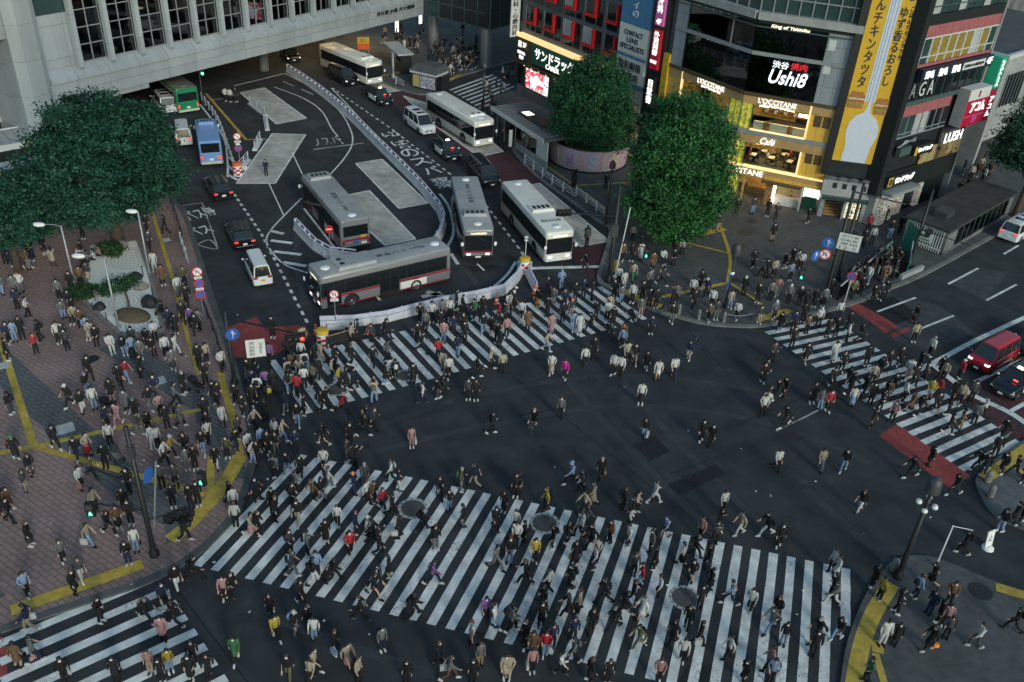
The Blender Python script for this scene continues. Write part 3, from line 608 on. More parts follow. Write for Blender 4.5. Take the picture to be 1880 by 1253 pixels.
# --- drugstore building with red window frames
FS = Facade((-1.2, 111), (19.8, 81.8))
ds = bldg('shop_building', 'dark grey panelled building with red L-shaped window frames above a bright shopfront', 'building')
part('wall', FS, [(-.2, 25.9, 7.5, 24, .25, 18, 'grey_cladding'), (-.2, 25.9, 2.5, 7.5, .3, 18, 'dark_facade'), (-.2, 0, 0, 7.5, -.05, 18, 'black_cladding'), (16.9, 17.5, 0, 7.5, 0, 18, 'grey_cladding'), (18.2, 25.9, 3.2, 7.5, .0, .3, 'grey_cladding')], ds)
for r in range(4):
    for k in range(5):
        u, z = .85+k*3.66, 8.8+r*3.22
        w = part('window', FS, [(u+1.72, u+1.98, z-.02, z+2.02, -.12, .27, 'red_frame'), (u-.02, u+1.72, z-.02, z+.30, -.12, .27, 'red_frame'), (u-.02, u+.04, z+.3, z+2.0, .05, .27, 'grey_trim')], ds)
        part('pane', FS, [(u+.04, u+1.72, z+.3, z+2.0, .12, .2, 'blind' if (k*7+r*3) % 4 in (1, 2) else 'glass_dark')], w)
        part('side_panel', FS, [(u+2.0, u+2.95, z-.75, z+1.95, .2, .26, 'glass_dark'), (u, u+1.7, z-.75, z-.1, .2, .26, 'glass_dark')], w)
part('sign_frame', FS, [(-.3, 16.9, 7.05, 7.45, -.45, .3, 'gold_trim_lit'), (-.3, 3.1, 4.2, 7.05, -.35, .3, 'bronze'), (13, 16.9, 4.2, 7.05, -.3, .3, 'bronze'), (-.3, 16.9, 3.95, 4.3, -.4, .3, 'bronze')], ds)
part('shopfront', FS, [(1.3, 1.75, 0, 3.95, -.1, .3, 'bronze'), (6.75, 17, .9, 3.95, .25, .5, 'goods'), (0, 1.3, 0, 3.95, .3, .4, 'room_dark'), (0, 17, 0, 1.25, -.2, .3, 'old_concrete'), (6.7, 7.0, 0, 3.95, -.12, .3, 'bronze')], ds)
part('soffit_lamp', FS, [(1.5+k*1.5, 1.62+k*1.5, 3.86, 3.94, -.34, -.24, 'lamp_soft') for k in range(10)], ds)
part('awning', FS, [(17.6, 23.1, 2.35, 2.5, -1.5, .3, 'maroon_lane'), (17.6, 23.1, 2.5, 3.15, -.8, .28, 'maroon_lane')], ds)
part('shop_window', FS, [(17.6, 23.1, 0, 2.35, .8, .9, 'goods')], ds); part('shop_lamp', FS, [(18, 22.6, 2.2, 2.3, -.4, -.2, 'lamp_soft')], ds)
sign('shop_sign', 'long dark green board with glowing white letters above big video screen', FS, 3.2, 13.0, 4.6, 6.98, 'sign_green', [('サンドラッグ', 7.6, 5.95, 7.6, 1.35, 'letter_lit', dict(bold=.03)), ('CARER', 7.4, 4.98, 2.6, .55, 'letter_lit', dict(bold=.02))], .42)
o = part('video_screen', FS, [(1.8, 6.75, 1.3, 3.85, -.22, .3, 'black_metal')], None); tag(o, 'bright video screen at street level under green shop board', 'screen'); part('picture', FS, [(1.95, 6.6, 1.42, 3.73, -.25, -.225, 'screen_picture')], o)
sign('floor_sign', 'small dark floor sign marked with white figures beside long green board', FS, .1, 2.2, 5.75, 6.9, 'bronze', [('薬', .75, 6.3, .7, .75, 'letter_lit'), ('2F', 1.7, 6.35, .75, .55, 'letter_lit')], .5)
sign('floor_sign', 'small dark two-line sign below the figures sign, beside green board', FS, .1, 2.2, 4.4, 5.65, 'black_cladding', [('処方せん', 1.15, 5.35, 1.6, .4, 'letter_lit'), ('受付', 1.15, 4.8, .9, .45, 'letter_lit')], .5)
o = sign('vertical_sign', 'narrow white hanging sign with black column of characters at building edge', FS, -.42, -.3, 6.9, 13.2, 'sign_white', [], 1.3)
FSs = Facade(tuple((FS.M @ Vector((-.42, 0, 0)))[:2]), tuple((FS.M @ Vector((-.42, -1.3, 0)))[:2]))
l = lettering('産婦人科・心療内科', FSs, .68, 10.0, .75, 5.9, 'letter_dark', off=.03, vertical=True, bold=.03); l.parent = o
l = lettering('産婦人科・心療内科', Facade(tuple((FS.M @ Vector((-.3, -1.3, 0)))[:2]), tuple((FS.M @ Vector((-.3, 0, 0)))[:2])), .6, 10.0, .75, 5.9, 'letter_dark', off=.03, vertical=True, bold=.03); l.parent = o
sign('shop_sign', 'tall blue sign panel with white characters above white lens panels', FS, 18.45, 22.85, 12.82, 21, 'sign_blue', [('アイシティの', 20.65, 16.2, .9, 5.2, 'sign_white', dict(vertical=True, bold=.02))], .5)
sign('shop_sign', 'white sign panel with three lines of black capital letters', FS, 18.45, 22.85, 9.95, 12.78, 'sign_white', [('CONTACT', 20.7, 12.0, 2.9, .5, 'letter_dark', dict(bold=.015)), ('LENS', 20.65, 11.3, 1.7, .5, 'letter_dark', dict(bold=.015)), ('SPECIALISTS', 20.7, 10.6, 3.7, .5, 'letter_dark', dict(bold=.015))], .5)
sign('shop_sign', 'white sign panel with two rows of large characters between blue stripes', FS, 18.45, 22.85, 7.0, 9.9, 'sign_white', [('隐形眼镜', 20.65, 8.8, 3.4, .85, 'letter_dark', dict(bold=.01)), ('专卖店', 20.9, 7.7, 2.5, .85, 'letter_dark', dict(bold=.01))], .5, extra=[(18.42, 22.88, 9.55, 9.85, -.515, -.49, 'sign_blue'), (18.42, 22.88, 6.75, 7.15, -.515, -.3, 'sign_blue')])
sign('shop_sign', 'small white poster board low on grey wall above purple awning', FS, 19.7, 22.7, 4.3, 6.6, 'sign_white', [('公前', 20.5, 6.1, 1.1, .45, 'letter_dark'), ('ルーム', 20.6, 5.5, 1.3, .4, 'letter_dark'), ('献血', 21.8, 4.7, .9, .35, 'letter_red')], .25, extra=[(19.75, 22.6, 5.1, 5.16, -.27, -.24, 'letter_dark')])
part('sign_column', FS, [(23.05, 25.2, 0, 22, -.3, .25, 'black_cladding'), (25.2, 26.0, 6.0, 11.2, -.28, .2, 'yellow')], ds)
sign('vertical_sign', 'narrow red sign with white characters on dark building column', FS, 23.65, 24.75, 9.35, 13.2, 'sign_red', [('外貨両替', 24.2, 11.9, .75, 2.3, 'letter_lit', dict(vertical=True, bold=.03)), ('MONEY', 24.2, 10.1, .9, .3, 'letter_lit')], .6)
sign('vertical_sign', 'narrow magenta sign high on dark column above red sign', FS, 23.65, 24.75, 13.6, 19, 'sign_pink', [('美容外科', 24.2, 16.4, .75, 3.2, 'letter_lit', dict(vertical=True, bold=.02)), ('4F', 24.2, 14.0, .7, .5, 'letter_lit')], .6)
sign('vertical_sign', 'narrow black sign with stacked white blocks below red sign', FS, 23.65, 24.75, 5.6, 8.6, 'black_cladding', [('目重書', 24.2, 7.1, .8, 2.4, 'letter_lit', dict(vertical=True, bold=.03))], .6)
# --- faceted corner building: gold shop floors below, smoked glass floors above
FL = Facade((19.8, 81.8), (28.0, 78.4))
lo = bldg('corner_building', 'faceted corner building with gold lit shop floors under dark restaurant floors', 'building')
uL, uC = 26.05, 35.95       # left facet on FS runs from uL to uC, right facet on FL from 0 to 8.85
b = MB()
for F, a, c, m in ((FS, uL, uC+1, 'gold_band'), (FL, -.6, 8.8, 'gold_band')): pass
def both(boxes, name, parent=lo):
    """the same band on both facets: (z0,z1,y0,y1,material)"""
    b = MB()
    for z0, z1, y0, y1, m in boxes:
        wallbox(FS, uL, 35.9+.6*y1*0, z0, z1, y0, y1, m, b); wallbox(FL, .02, 8.83, z0, z1, y0, y1, m, b)
    return b.build(name, parent)
both([(9.38, 10.12, -.12, .3, 'gold_band'), (5.8, 6.62, -.1, .3, 'gold_band'), (2.62, 3.4, -.12, .3, 'gold_band')], 'fascia')
both([(10.12, 10.4, -.2, .4, 'bronze'), (6.64, 7.02, -.16, .4, 'grey_trim'), (3.4, 3.55, -.1, .4, 'gold_trim_lit'), (13.72, 14.05, -.12, .4, 'grey_trim'), (16.45, 16.78, -.1, .5, 'black_cladding'), (16.78, 17.42, -.45, .6, 'pale_concrete'), (16.1, 16.2, -.1, .1, 'teal_trim')], 'band')
both([(3.38, 3.6, .4, 12, 'roof_grey'), (6.7, 7.0, .4, 12, 'roof_grey'), (10.1, 10.38, .4, 12, 'roof_grey'), (13.75, 14.0, .4, 12, 'roof_grey'), (16.5, 17.3, .6, 12, 'roof_grey')], 'slab')
part('back_wall', FL, [(-4, 8.8, 0, 3.38, 4.4, 12, 'room_warm'), (-4, 8.8, 3.6, 6.7, 5.0, 12, 'room_warm'), (-4, 8.8, 7.0, 10.1, 4.6, 12, 'room_warm'), (-6, 8.8, 10.38, 13.75, 4.5, 12, 'dark_interior'), (-6, 8.8, 14, 16.5, 4.5, 12, 'dark_interior')], lo)
part('back_wall', FS, [(uL, 33, 0, 10.1, 5.4, 6, 'room_warm'), (uL, 33, 10.38, 16.5, 5.4, 6, 'dark_interior')], lo)
both([(17.42, 26, .3, 8, 'dark_facade')], 'wall')
part('wall', FL, [(6.15, 8.83, 2.9, 10.1, 0, 4.4, 'gold_cladding'), (6.15, 8.83, 10.4, 16.78, 0, 4.5, 'light_cladding'), (8.7, 8.88, 0, 26, -.15, 12, 'grey_metal')], lo)
for u0, u1, z0, z1, mm in [(6.55+k*.8, 7.2+k*.8, z, z+1.0, 'bronze') for z in (4.85, 8.3) for k in range(3)]+[(6.3, 6.9, 13.0, 13.7, 'white_trim'), (6.3, 6.9, 15, 15.9, 'white_trim')]: part('wall_panel', FL, [(u0, u1, z0, z1, -.03, .05, mm)], lo)
part('wall', FS, [(uL, 27.9, 0, 10.1, 0, 3, 'gold_left'), (uL, 27.6, 10.4, 24, -.05, 3, 'light_cladding')], lo)
part('lit_edge', FS, [(27.9, 28.02, 4, 10.1, -.14, .1, 'gold_trim_lit')], lo)
part('frame', FL, [(6.02, 6.15, 3.5, 5.8, -.16, .1, 'gold_trim_lit'), (6.02, 6.15, 7.02, 10.1, -.16, .1, 'gold_trim_lit'), (1.1, 6.02, 7.0, 7.1, -.17, .1, 'gold_trim_lit'), (1.1, 6.02, 3.5, 3.62, -.17, .1, 'gold_trim_lit')], lo)
w = part('shop_window', FL, [(1.05, 1.12, 7.02, 9.38, -.05, .1, 'bronze'), (.98, 1.05, 3.55, 5.8, -.05, .1, 'bronze')], lo); part('pane', FL, [(1.12, 6.02, 7.1, 9.38, .0, .02, 'glass_clear'), (1.05, 6.02, 3.62, 5.8, .0, .02, 'glass_clear')], w)
w = part('shop_window', FL, [(6.1, 6.15, 10.4, 16.45, -.06, .1, 'black_cladding')], lo); part('pane', FL, [(.02, 6.1, 10.4, 13.72, .0, .02, 'glass_smoke'), (.02, 6.1, 14.05, 16.45, .0, .02, 'glass_smoke')], w)
w = part('shop_window', FS, [(27.6, 27.7, 10.4, 16.45, -.06, .1, 'black_cladding'), (33.2, 33.3, 14.05, 16.2, -.06, .06, 'grey_trim')], lo); part('pane', FS, [(27.7, 35.9, 10.4, 13.72, .0, .02, 'glass_smoke'), (27.7, 35.9, 14.05, 16.45, .0, .02, 'glass_smoke'), (28.1, 34.4, 7.1, 9.38, .0, .02, 'glass_clear'), (28.1, 34.4, 3.6, 5.8, .0, .02, 'glass_clear')], w)
for F, a, c in ((FS, 34.45, 35.9), (FL, .03, 1.05)):
    for z0, z1 in ((7.05, 9.38), (3.6, 5.8), (0.3, 2.6)):
        part('green_display', F, [(a, c, z0, z1, .04, .14, 'green_display')], lo)
        part('display_frame', F, [(a, a+.06, z0, z1, -.04, .05, 'green_panel'), ((a+c)/2-.02, (a+c)/2+.02, z0, z1, -.03, .05, 'green_panel'), (c-.06, c, z0, z1, -.04, .05, 'green_panel')], lo)
for z, ws in ((9.95, 'lamp_warm'), (6.55, 'lamp_warm'), (3.3, 'lamp_warm')):
    part('ceiling_lamp', FL, [(1.4+k*1.25, 2.2+k*1.25, z, z+.08, .9+1.3*j, 1.05+1.3*j, ws) for k in range(4) for j in range(2)], lo)
    part('ceiling_lamp', FS, [(29+k*1.4, 29.8+k*1.4, z, z+.08, 1.2, 1.35, ws) for k in range(4)], lo)
part('ceiling_lamp', FS, [(28.3+k*.95, 28.36+k*.95, 16.3, 16.36, .3, .36, 'lamp_white') for k in range(6)]+[(30+k*.5, 30.05+k*.5, 13.5, 13.55, .4, .45, 'lamp_white') for k in range(4)], lo)
part('counter', FL, [(1.3, 6.0, 7.02, 7.75, .35, .6, 'sign_white'), (2.2, 2.8, 7.05, 7.8, .3, .34, 'wood'), (4.4, 4.9, 7.05, 7.8, .3, .34, 'wood')], lo)
part('shelf', FL, [(1.3, 6.0, 7.03+.55*k, 7.1+.55*k, 3.9, 4.55, 'wood') for k in range(1, 5)]+[(1.6+k*.9, 1.9+k*.9, 7.1+.55*j, 7.4+.55*j, 3.95, 4.4, 'goods') for k in range(5) for j in range(1, 4)], lo)
part('shopfront', FL, [(1.45, 1.62, 0, 2.62, -.05, .3, 'gold_band'), (3.68, 4.3, 0, 2.62, -.1, .4, 'wood'), (4.35, 4.6, 0, 2.4, -.05, .3, 'lamp_soft'), (4.6, 6.95, 0, .9, .5, 1.4, 'white_trim'), (4.6, 6.95, .9, 2.3, 1.2, 1.3, 'photo_panel'), (6.95, 7.05, 0, 2.5, -.05, .4, 'white_trim'), (7.05, 8.7, 1.2, 2.3, 1.1, 1.2, 'letter_lit'), (7.2, 8.4, .0, 1.3, 1.0, 1.1, 'sign_green'), (1.7, 3.6, .9, 1.1, 1.5, 2.2, 'wood')], lo)
part('awning', FL, [(3.2, 6.9, 2.45, 2.62, -.75, .1, 'bronze'), (3.3, 8.8, 2.62, 2.95, -.2, .1, 'gold_cladding')], lo)
part('mullion', FL, [(k*1.1-.05, k*1.1+.05, 17.42, 26, .1, .3, 'grey_trim') for k in range(1, 9)]+[(.02, 8.8, 18.6+1.9*k, 18.7+1.9*k, .12, .3, 'grey_trim') for k in range(4)], lo)
part('mullion', FS, [(uL+k*1.4-.05, uL+k*1.4+.05, 17.42, 26, .1, .3, 'grey_trim') for k in range(1, 8)]+[(uL, 35.9, 18.6+1.9*k, 18.7+1.9*k, .12, .3, 'grey_trim') for k in range(4)], lo)
part('glass', FL, [(.02, 8.8, 17.42, 26, .2, .28, 'glass_green')], lo); part('glass', FS, [(uL, 35.9, 17.42, 26, .2, .28, 'glass_green')], lo)
def letters_thing(label, txts, F, name='shop_lettering', proud=.18, cat='sign'):
    o = None
    for t in txts:
        txt, u, z, w, h, m = t[:6]; k = t[6] if len(t) > 6 else {}
        l = lettering(txt, F, u, z, w, h, m, off=proud, name=name if o is None else 'lettering', **k)
        if o is None: o = tag(l, label, cat)
        else: mw = l.matrix_world.copy(); l.parent = o; l.matrix_parent_inverse = o.matrix_world.inverted(); l.matrix_world = mw
    return o
letters_thing('white serif lettering with small second line on gold fascia of front facet', [("L'OCCITANE", 3.1, 9.83, 3.4, .46, 'letter_lit'), ('EN PROVENCE', 3.1, 9.43, 2.5, .2, 'letter_lit', dict(bold=.01))], FL)
letters_thing('white serif lettering with small second line on gold fascia of side facet', [("L'OCCITANE", 31.9, 9.86, 3.5, .46, 'letter_lit'), ('EN PROVENCE', 32.0, 9.45, 2.5, .2, 'letter_lit', dict(bold=.01))], FS)
letters_thing('white italic lettering over the lit cafe window', [('Café', 2.95, 6.2, 1.35, .6, 'letter_lit', dict(shear=.3, bold=.012))], FL)
letters_thing('large white serif lettering above the gold shop entrance', [("L'OCCITANE", 1.0, 3.02, 4.3, .55, 'letter_lit', dict(bold=.015))], FL)
letters_thing('glowing white script with small white and red characters on smoked glass', [('Ushi8', 3.55, 12.15, 3.3, 1.25, 'letter_cold', dict(shear=.25, bold=.03)), ('渋谷', 2.7, 13.2, 1.4, .6, 'letter_cold', dict(bold=.01)), ('焼肉', 4.3, 13.25, 1.4, .6, 'letter_red', dict(bold=.01))], FL)
letters_thing('thin warm glowing script under white ledge of dark restaurant floor', [('King of Yakiniku', 2.9, 16.32, 3.3, .32, 'lamp_soft', dict(shear=.2))], FL)
def ptF(F, u, y, z): return F.M @ Vector((u, y, z))
# cafe tables and lamps behind the windows
for i, (u, y, z) in enumerate(((1.8, 1.2, 3.6), (3.5, 1.3, 3.6), (5.2, 1.2, 3.6), (2.6, 2.8, 3.6), (4.5, 2.9, 3.6))):
    c = ptF(FL, u, y, z); o = thing('cafe_table', 'small pale table standing in the lit cafe window', 'table', c, 0, 'cafe tables'); b = MB(); b.lathe([(.02, .70), (.42, .70), (.42, .74), (0, .74)], (0, 0, 0), 'white', 16, False); b.build('table_top', o); b = MB(); b.lathe([(.24, 0), (.24, .03), (.035, .05), (.035, .70)], (0, 0, 0), 'black_metal', 10); b.build('leg', o)
for i, (u, y, z) in enumerate(((1.9, 1.0, 9.1), (4.2, 1.2, 9.05), (5.5, .9, 8.8), (2.2, 1.5, 5.4), (4.3, 1.4, 5.5))):
    c = ptF(FL, u, y, z); o = MB(); o.cbox((0, 0, 0), (.85, .5, .12), 'lamp_warm', math.radians(-22)); tag(o.build('pendant_lamp', None, c), 'flat glowing rectangular lamp hanging behind shop glass', 'lamp', 'pendant lamps of the gold shop')
# --- banner tower between the two
FB = Facade((28.0, 78.2), (33.0, 77.2))
bn = bldg('banner_tower', 'narrow dark tower carrying a tall yellow advertising banner', 'building')
part('wall', FB, [(.7, 4.4, 5.7, 28, .1, 10, 'black_cladding'), (-.75, -.1, 4.3, 28, -.1, 10, 'black_cladding'), (3.75, 4.5, 2.2, 28, -.1, 10, 'black_cladding'), (-.5, 4.4, 4.25, 5.72, .02, 10, 'dark_facade'), (3.6, 4.35, 0, 4.25, -.05, 6, 'pale_concrete'), (-.15, .15, 0, 2.3, .0, 6, 'pale_concrete'), (-.7, .7, 5.7, 28, .1, 2, 'black_cladding'), (-.1, 4.3, 2.4, 4.25, .6, 6, 'dark_facade'), (.15, 3.6, 0, 2.4, 5.5, 6, 'room_dark')], bn)
part('canopy', FB, [(-.3, 3.9, 2.2, 2.45, -.9, .5, 'glass_green'), (-.35, 3.9, 2.45, 3.95, -.35, .5, 'pale_concrete')], bn)
part('canopy_window', FB, [(.5+k*.85, .9+k*.85, 3.2, 3.7, -.37, -.33, 'dark_facade') for k in range(4)], bn)
b = MB(); b.T = FB.M
for k in range(12): b.box(.2, .6+.28*k, 0.12, 1.95, .6+.28*(k+1), .12+.18*(k+1), 'wood')
b.T = None; b.build('stairs', bn)
part('stair_wall', FB, [(.15, .25, 0, 2.3, 0, 4, 'pale_concrete'), (1.95, 2.15, 0, 2.3, -.03, 5, 'pale_concrete')], bn)
o = part('lit_display', FB, [(2.15, 3.55, .12, 2.2, .1, .3, 'black_metal')], None); tag(o, 'bright wall of small lit pictures beside the stairway', 'display')
part('picture', FB, [(2.2+.33*i, 2.47+.33*i, .25+.3*j, .5+.3*j, .06, .1, 'vending_picture') for i in range(4) for j in range(6)], o)
bb = part('advertising_banner', FB, [(-.1, 3.75, 5.73, 27, -.12, .1, 'banner_yellow')], None); tag(bb, 'tall yellow banner with black characters and two burgers', 'banner')
part('white_band', FB, [(1.35, 2.2, 11.2, 27, -.135, -.121, 'banner_white'), (1.5, 1.54, 11.2, 27, -.142, -.136, 'banner_blue'), (1.72, 1.76, 11.2, 27, -.142, -.136, 'banner_blue'), (2.0, 2.04, 11.2, 27, -.142, -.136, 'banner_blue')], bb)
b = MB(); b.T = FB.M      # plain white rounded shape that fills the lower banner
pts = [(.62, 5.75), (.7, 7.2), (.45, 8.4), (.55, 9.3), (.95, 9.95), (1.55, 10.3), (1.75, 11.2), (1.95, 11.2), (2.1, 10.25), (2.75, 9.8), (3.1, 9.1), (3.15, 8.3), (2.85, 7.2), (2.75, 5.75)]
n = len(pts); b.add([(x, -.15, z) for x, z in pts]+[(x, -.122, z) for x, z in pts], [tuple(range(n)), tuple(range(n, 2*n))[::-1]]+[(i, i+n, (i+1) % n+n, (i+1) % n) for i in range(n)], 'banner_white'); b.T = None; b.build('white_shape', bb)
for (u, z) in ((.66, 11.3), (2.98, 10.95)):
    b = MB(); b.T = FB.M
    for k, (m, hh, rw) in enumerate((('bun', .32, .66), ('lettuce', .12, .74), ('patty', .3, .7), ('sauce', .14, .66), ('bun', .3, .68), ('bun', .24, .52))):
        zz = z-.7+sum((.32, .12, .3, .14, .3, .24)[:k])
        if m not in MATS: mat(m, dict(bun=(.36, .15, .045), lettuce=(.22, .30, .05), patty=(.33, .13, .03), sauce=(.55, .45, .33))[m], .6, var=.25, scale=6)
        b.loft([[(u-rw*s, -.125-.05, zz+q*hh) if False else (u-rw*s, -.17, zz+q*hh) , (u+rw*s, -.17, zz+q*hh), (u+rw*s, -.122, zz+q*hh), (u-rw*s, -.122, zz+q*hh)] for q, s in ((0, .95), (.5, 1), (1, .93))], m, smooth=False)
    b.T = None; b.build('burger', bb)
for txt, u, z, w, h in (('はんチキンタツタ', .72, 16.6, .68, 8.4), ('ゆず香るおろし', 2.62, 16.0, .66, 6.5), ('ごはんチキンタツタ', 3.22, 17.2, .3, 4.4)):
    l = lettering(txt, FB, u, z, w, h, 'letter_dark', off=.145, vertical=True, bold=.03, gap=.95); l.parent = bb
b = MB(); b.T = FB.M; q = [(2.95+.36*math.cos(t*math.pi/10), -.15, 20.1+.36*math.sin(t*math.pi/10)) for t in range(20)]; b.add(q, [tuple(range(20))], 'letter_dark'); b.T = None; b.build('round_mark', bb)
for k in range(4):
    c = ptF(FB, .25+k*.98, -.75, 4.35); o = MB(); o.lathe([(.05, -.25), (.12, -.18), (.36, 0), (.33, .02), (.1, -.1), (0, -.12)], (0, 0, 0), 'grey_metal', 14); o.tube([(0, .1, -.2), (0, .7, -.25)], .03, 'black_metal', 6); tag(o.build('spotlight', None, c, math.radians(-12)), 'round upward floodlight on an arm below the yellow banner', 'floodlight', 'floodlights under the banner')
# --- right-hand building with pink bands
aF = math.radians(38.5); FF = Facade((32.3, 76.8), (32.3+12.6*math.cos(aF), 76.8+12.6*math.sin(aF)))
pk = bldg('pink_band_building', 'tall building with pink panel bands, yellow filmed windows and many signs', 'building')
part('wall', FF, [(.3, 12.5, 18.8, 28, .3, 14, 'dark_facade'), (-.45, .3, 3, 28, -.1, 14, 'black_cladding'), (.3, 12.5, 3.0, 18.8, .3, 14, 'dark_facade'), (.3, 12.5, 17.95, 18.8, .0, .3, 'black_cladding'), (.3, 12.6, 3.0, 5.0, -.05, .3, 'black_cladding'), (8.0, 12.6, 5, 8, .0, .3, 'black_cladding'), (12.35, 12.6, 0, 28, -.08, 14, 'grey_trim'), (.0, .5, 0, 3, 0, 6, 'pale_concrete'), (5.3, 12.6, 0, 3, 1.2, 4, 'dark_facade'), (.4, 12.5, 2.9, 3.0, 0, 14, 'black_cladding')], pk)
part('pink_band', FF, [(.35+k*1.34, .35+k*1.34+1.31, 17.0, 17.93, .02, .3, 'pink_panel') for k in range(9)]+[(.35+k*1.1, .35+k*1.1+1.07, 10.2, 11.15, .02, .3, 'pink_panel') for k in range(7)]+[(.35, 12.3, 14.5, 14.75, -.02, .3, 'pink_panel')], pk)
for k in range(9):
    u = .42+k*1.32; m = 'glass_green' if k in (0, 8) else ('blind' if k == 6 else 'yellow_film')
    w = part('window', FF, [(u, u+.07, 14.78, 16.95, -.03, .2, 'white_trim'), (u+1.25, u+1.32, 14.78, 16.95, -.02, .2, 'white_trim'), (u, u+1.3, 16.86, 16.97, -.04, .2, 'white_trim'), (u, u+1.3, 15.32, 15.4, -.035, .2, 'white_trim')], pk)
    part('pane', FF, [(u+.07, u+1.25, 14.78, 15.32, .06, .15, m), (u+.07, u+1.25, 15.4, 16.86, .06, .15, m)], w)
    w = part('window', FF, [(u, u+.06, 18.85, 28, .0, .2, 'teal_trim'), (u, u+1.3, 19.4, 19.48, .01, .2, 'teal_trim'), (u, u+1.3, 23.4, 23.5, .01, .2, 'teal_trim')], pk); part('pane', FF, [(u+.06, u+1.32, 18.85, 28, .1, .2, 'glass_green' if k % 3 else 'blind')], w)
    w = part('window', FF, [(u, u+.06, 11.2, 13.4, .0, .2, 'teal_trim'), (u, u+1.3, 11.15, 11.55, -.01, .2, 'teal_trim')], pk); part('pane', FF, [(u+.06, u+1.3, 11.55, 13.4, .08, .15, 'glass_dark')], w)
for k in range(7):
    u = .42+k*1.1; w = part('window', FF, [(u, u+.07, 8.3, 10.18, -.02, .2, 'grey_trim'), (u, u+1.1, 8.25, 8.35, -.02, .2, 'grey_trim'), (u, u+1.1, 8.62, 8.68, -.015, .2, 'grey_trim')], pk); part('pane', FF, [(u+.07, u+1.08, 8.3, 10.18, .06, .15, ('glass_green', 'glass_green', 'blind', 'blind', 'glass_dark', 'glass_dark', 'glass_dark')[k])], w)
part('photo_panel', FF, [(5.6+k*1.38, 5.6+k*1.38+1.3, 4.95, 6.5+.0*k, .0, .1, 'photo_panel') for k in range(5)], pk)
part('shopfront', FF, [(.6, 1.6, 0, 2.4, -.5, .5, 'goods'), (1.7, 3.1, 0, 2.6, -.2, .5, 'goods'), (3.2, 5.2, 0, 2.5, .2, .9, 'goods'), (5.3, 7.4, 0, 2.7, .5, .7, 'dark_facade'), (7.5, 8.2, .3, 2.6, .2, .7, 'goods'), (8.3, 12.3, 0, 2.7, .5, .7, 'glass_dark')], pk)
part('awning', FF, [(.55, 5.2, 3.1, 3.4, -1.1, .0, 'grey_trim')], pk)
b = MB(); b.T = FF.M
for k in range(5): b.tube([(.5+.12*k, -.3, 7.6), (1.2, -.5, 7.9+.08*k), (2.2, -.45, 8.0), (3.2, -.3, 8.1-.1*k)], .06, 'grey_metal', 6)
b.box(.9, -.5, 6.7, 2.6, -.05, 7.5, 'teal_trim'); b.T = None; b.build('pipe', pk)
sign('shop_sign', 'long navy sign with white characters and pale box across upper windows', FF, .75, 12.2, 13.42, 14.42, 'sign_navy', [('薄毛', 1.9, 13.92, 1.3, .66, 'letter_lit', dict(bold=.03)), ('抜毛', 4.0, 13.92, 1.3, .66, 'letter_lit', dict(bold=.03)), ('発毛', 6.1, 13.92, 1.3, .66, 'letter_lit', dict(bold=.03)), ('女性用AGAも相談受付中', 9.0, 13.92, 3.2, .3, 'letter_dark'), ('4F', 11.65, 13.95, .9, .6, 'letter_lit', dict(bold=.02))], .5, extra=[(7.2, 10.9, 13.6, 14.25, -.515, -.49, 'sign_white')])
for ch, u in (('A', .75), ('G', 2.15), ('A', 3.5)):
    letters_thing('large pale capital letter on dark upper window, %s' % {.75: 'first of three', 2.15: 'middle of three', 3.5: 'last of three'}[u], [(ch, u, 12.55, .85, 1.25, 'grey_trim' if u < 1 else 'sign_white')], FF, proud=.1)
sign('box_sign', 'big red and white box sign jutting from the pink building', FF, 8.9, 12.6, 8.25, 11.7, 'acom_red', [('アコム', 11.0, 10.0, 2.4, .95, 'letter_lit', dict(bold=.03)), ('3F', 11.0, 8.78, .8, .55, 'sign_pink')], 1.1, extra=[(8.95, 12.55, 10.7, 11.72, -1.115, .0, 'sign_white'), (8.98, 12.5, 9.15, 9.2, -1.12, -1.09, 'sign_pink'), (8.86, 8.9, 8.25, 11.7, -1.1, 0, 'pale_concrete'), (10.5, 10.8, 10.9, 11.5, -1.13, -1.11, 'acom_red')])
FV = Facade(tuple((FF.M @ Vector((12.9, 0, 0)))[:2]), tuple((FF.M @ Vector((14.1, 0, 0)))[:2]))
sign('vertical_sign', 'narrow red vertical sign at the building corner beside red box sign', FF, 13.0, 13.9, 8.2, 11.1, 'acom_red', [('アコム', 13.45, 9.6, .7, 1.9, 'letter_lit', dict(vertical=True, bold=.02))], 1.0)
sign('vertical_sign', 'green vertical sign with white characters at the building corner', FF, 13.0, 13.9, 11.3, 14.15, 'sign_green_lit', [('レイクALSA', 13.45, 12.7, .6, 2.4, 'letter_lit', dict(vertical=True))], 1.0)
sign('shop_sign', 'small black sign with white slanted characters beside food photographs', FF, 2.95, 5.9, 6.45, 7.4, 'black_cladding', [('サンドラッグ', 4.6, 6.95, 2.2, .42, 'letter_lit', dict(shear=.2, bold=.02))], .7, extra=[(3.0, 3.4, 6.5, 7.3, -.72, -.69, 'yellow')])
sign('shop_sign', 'wide black sign with white slanted characters and yellow square over shop goods', FF, .55, 5.2, 3.75, 4.8, 'black_cladding', [('サンドラッグ', 3.2, 4.25, 3.0, .62, 'letter_lit', dict(shear=.2, bold=.03)), ('薬', 1.0, 4.25, .55, .6, 'letter_dark')], .35, extra=[(.65, 1.35, 3.85, 4.7, -.37, -.34, 'yellow')])
letters_thing('bold white slanted capital letters on black fascia beside red box sign', [('LUSH', 10.3, 6.95, 3.0, .95, 'letter_lit', dict(bold=.015))], FF, proud=.15)
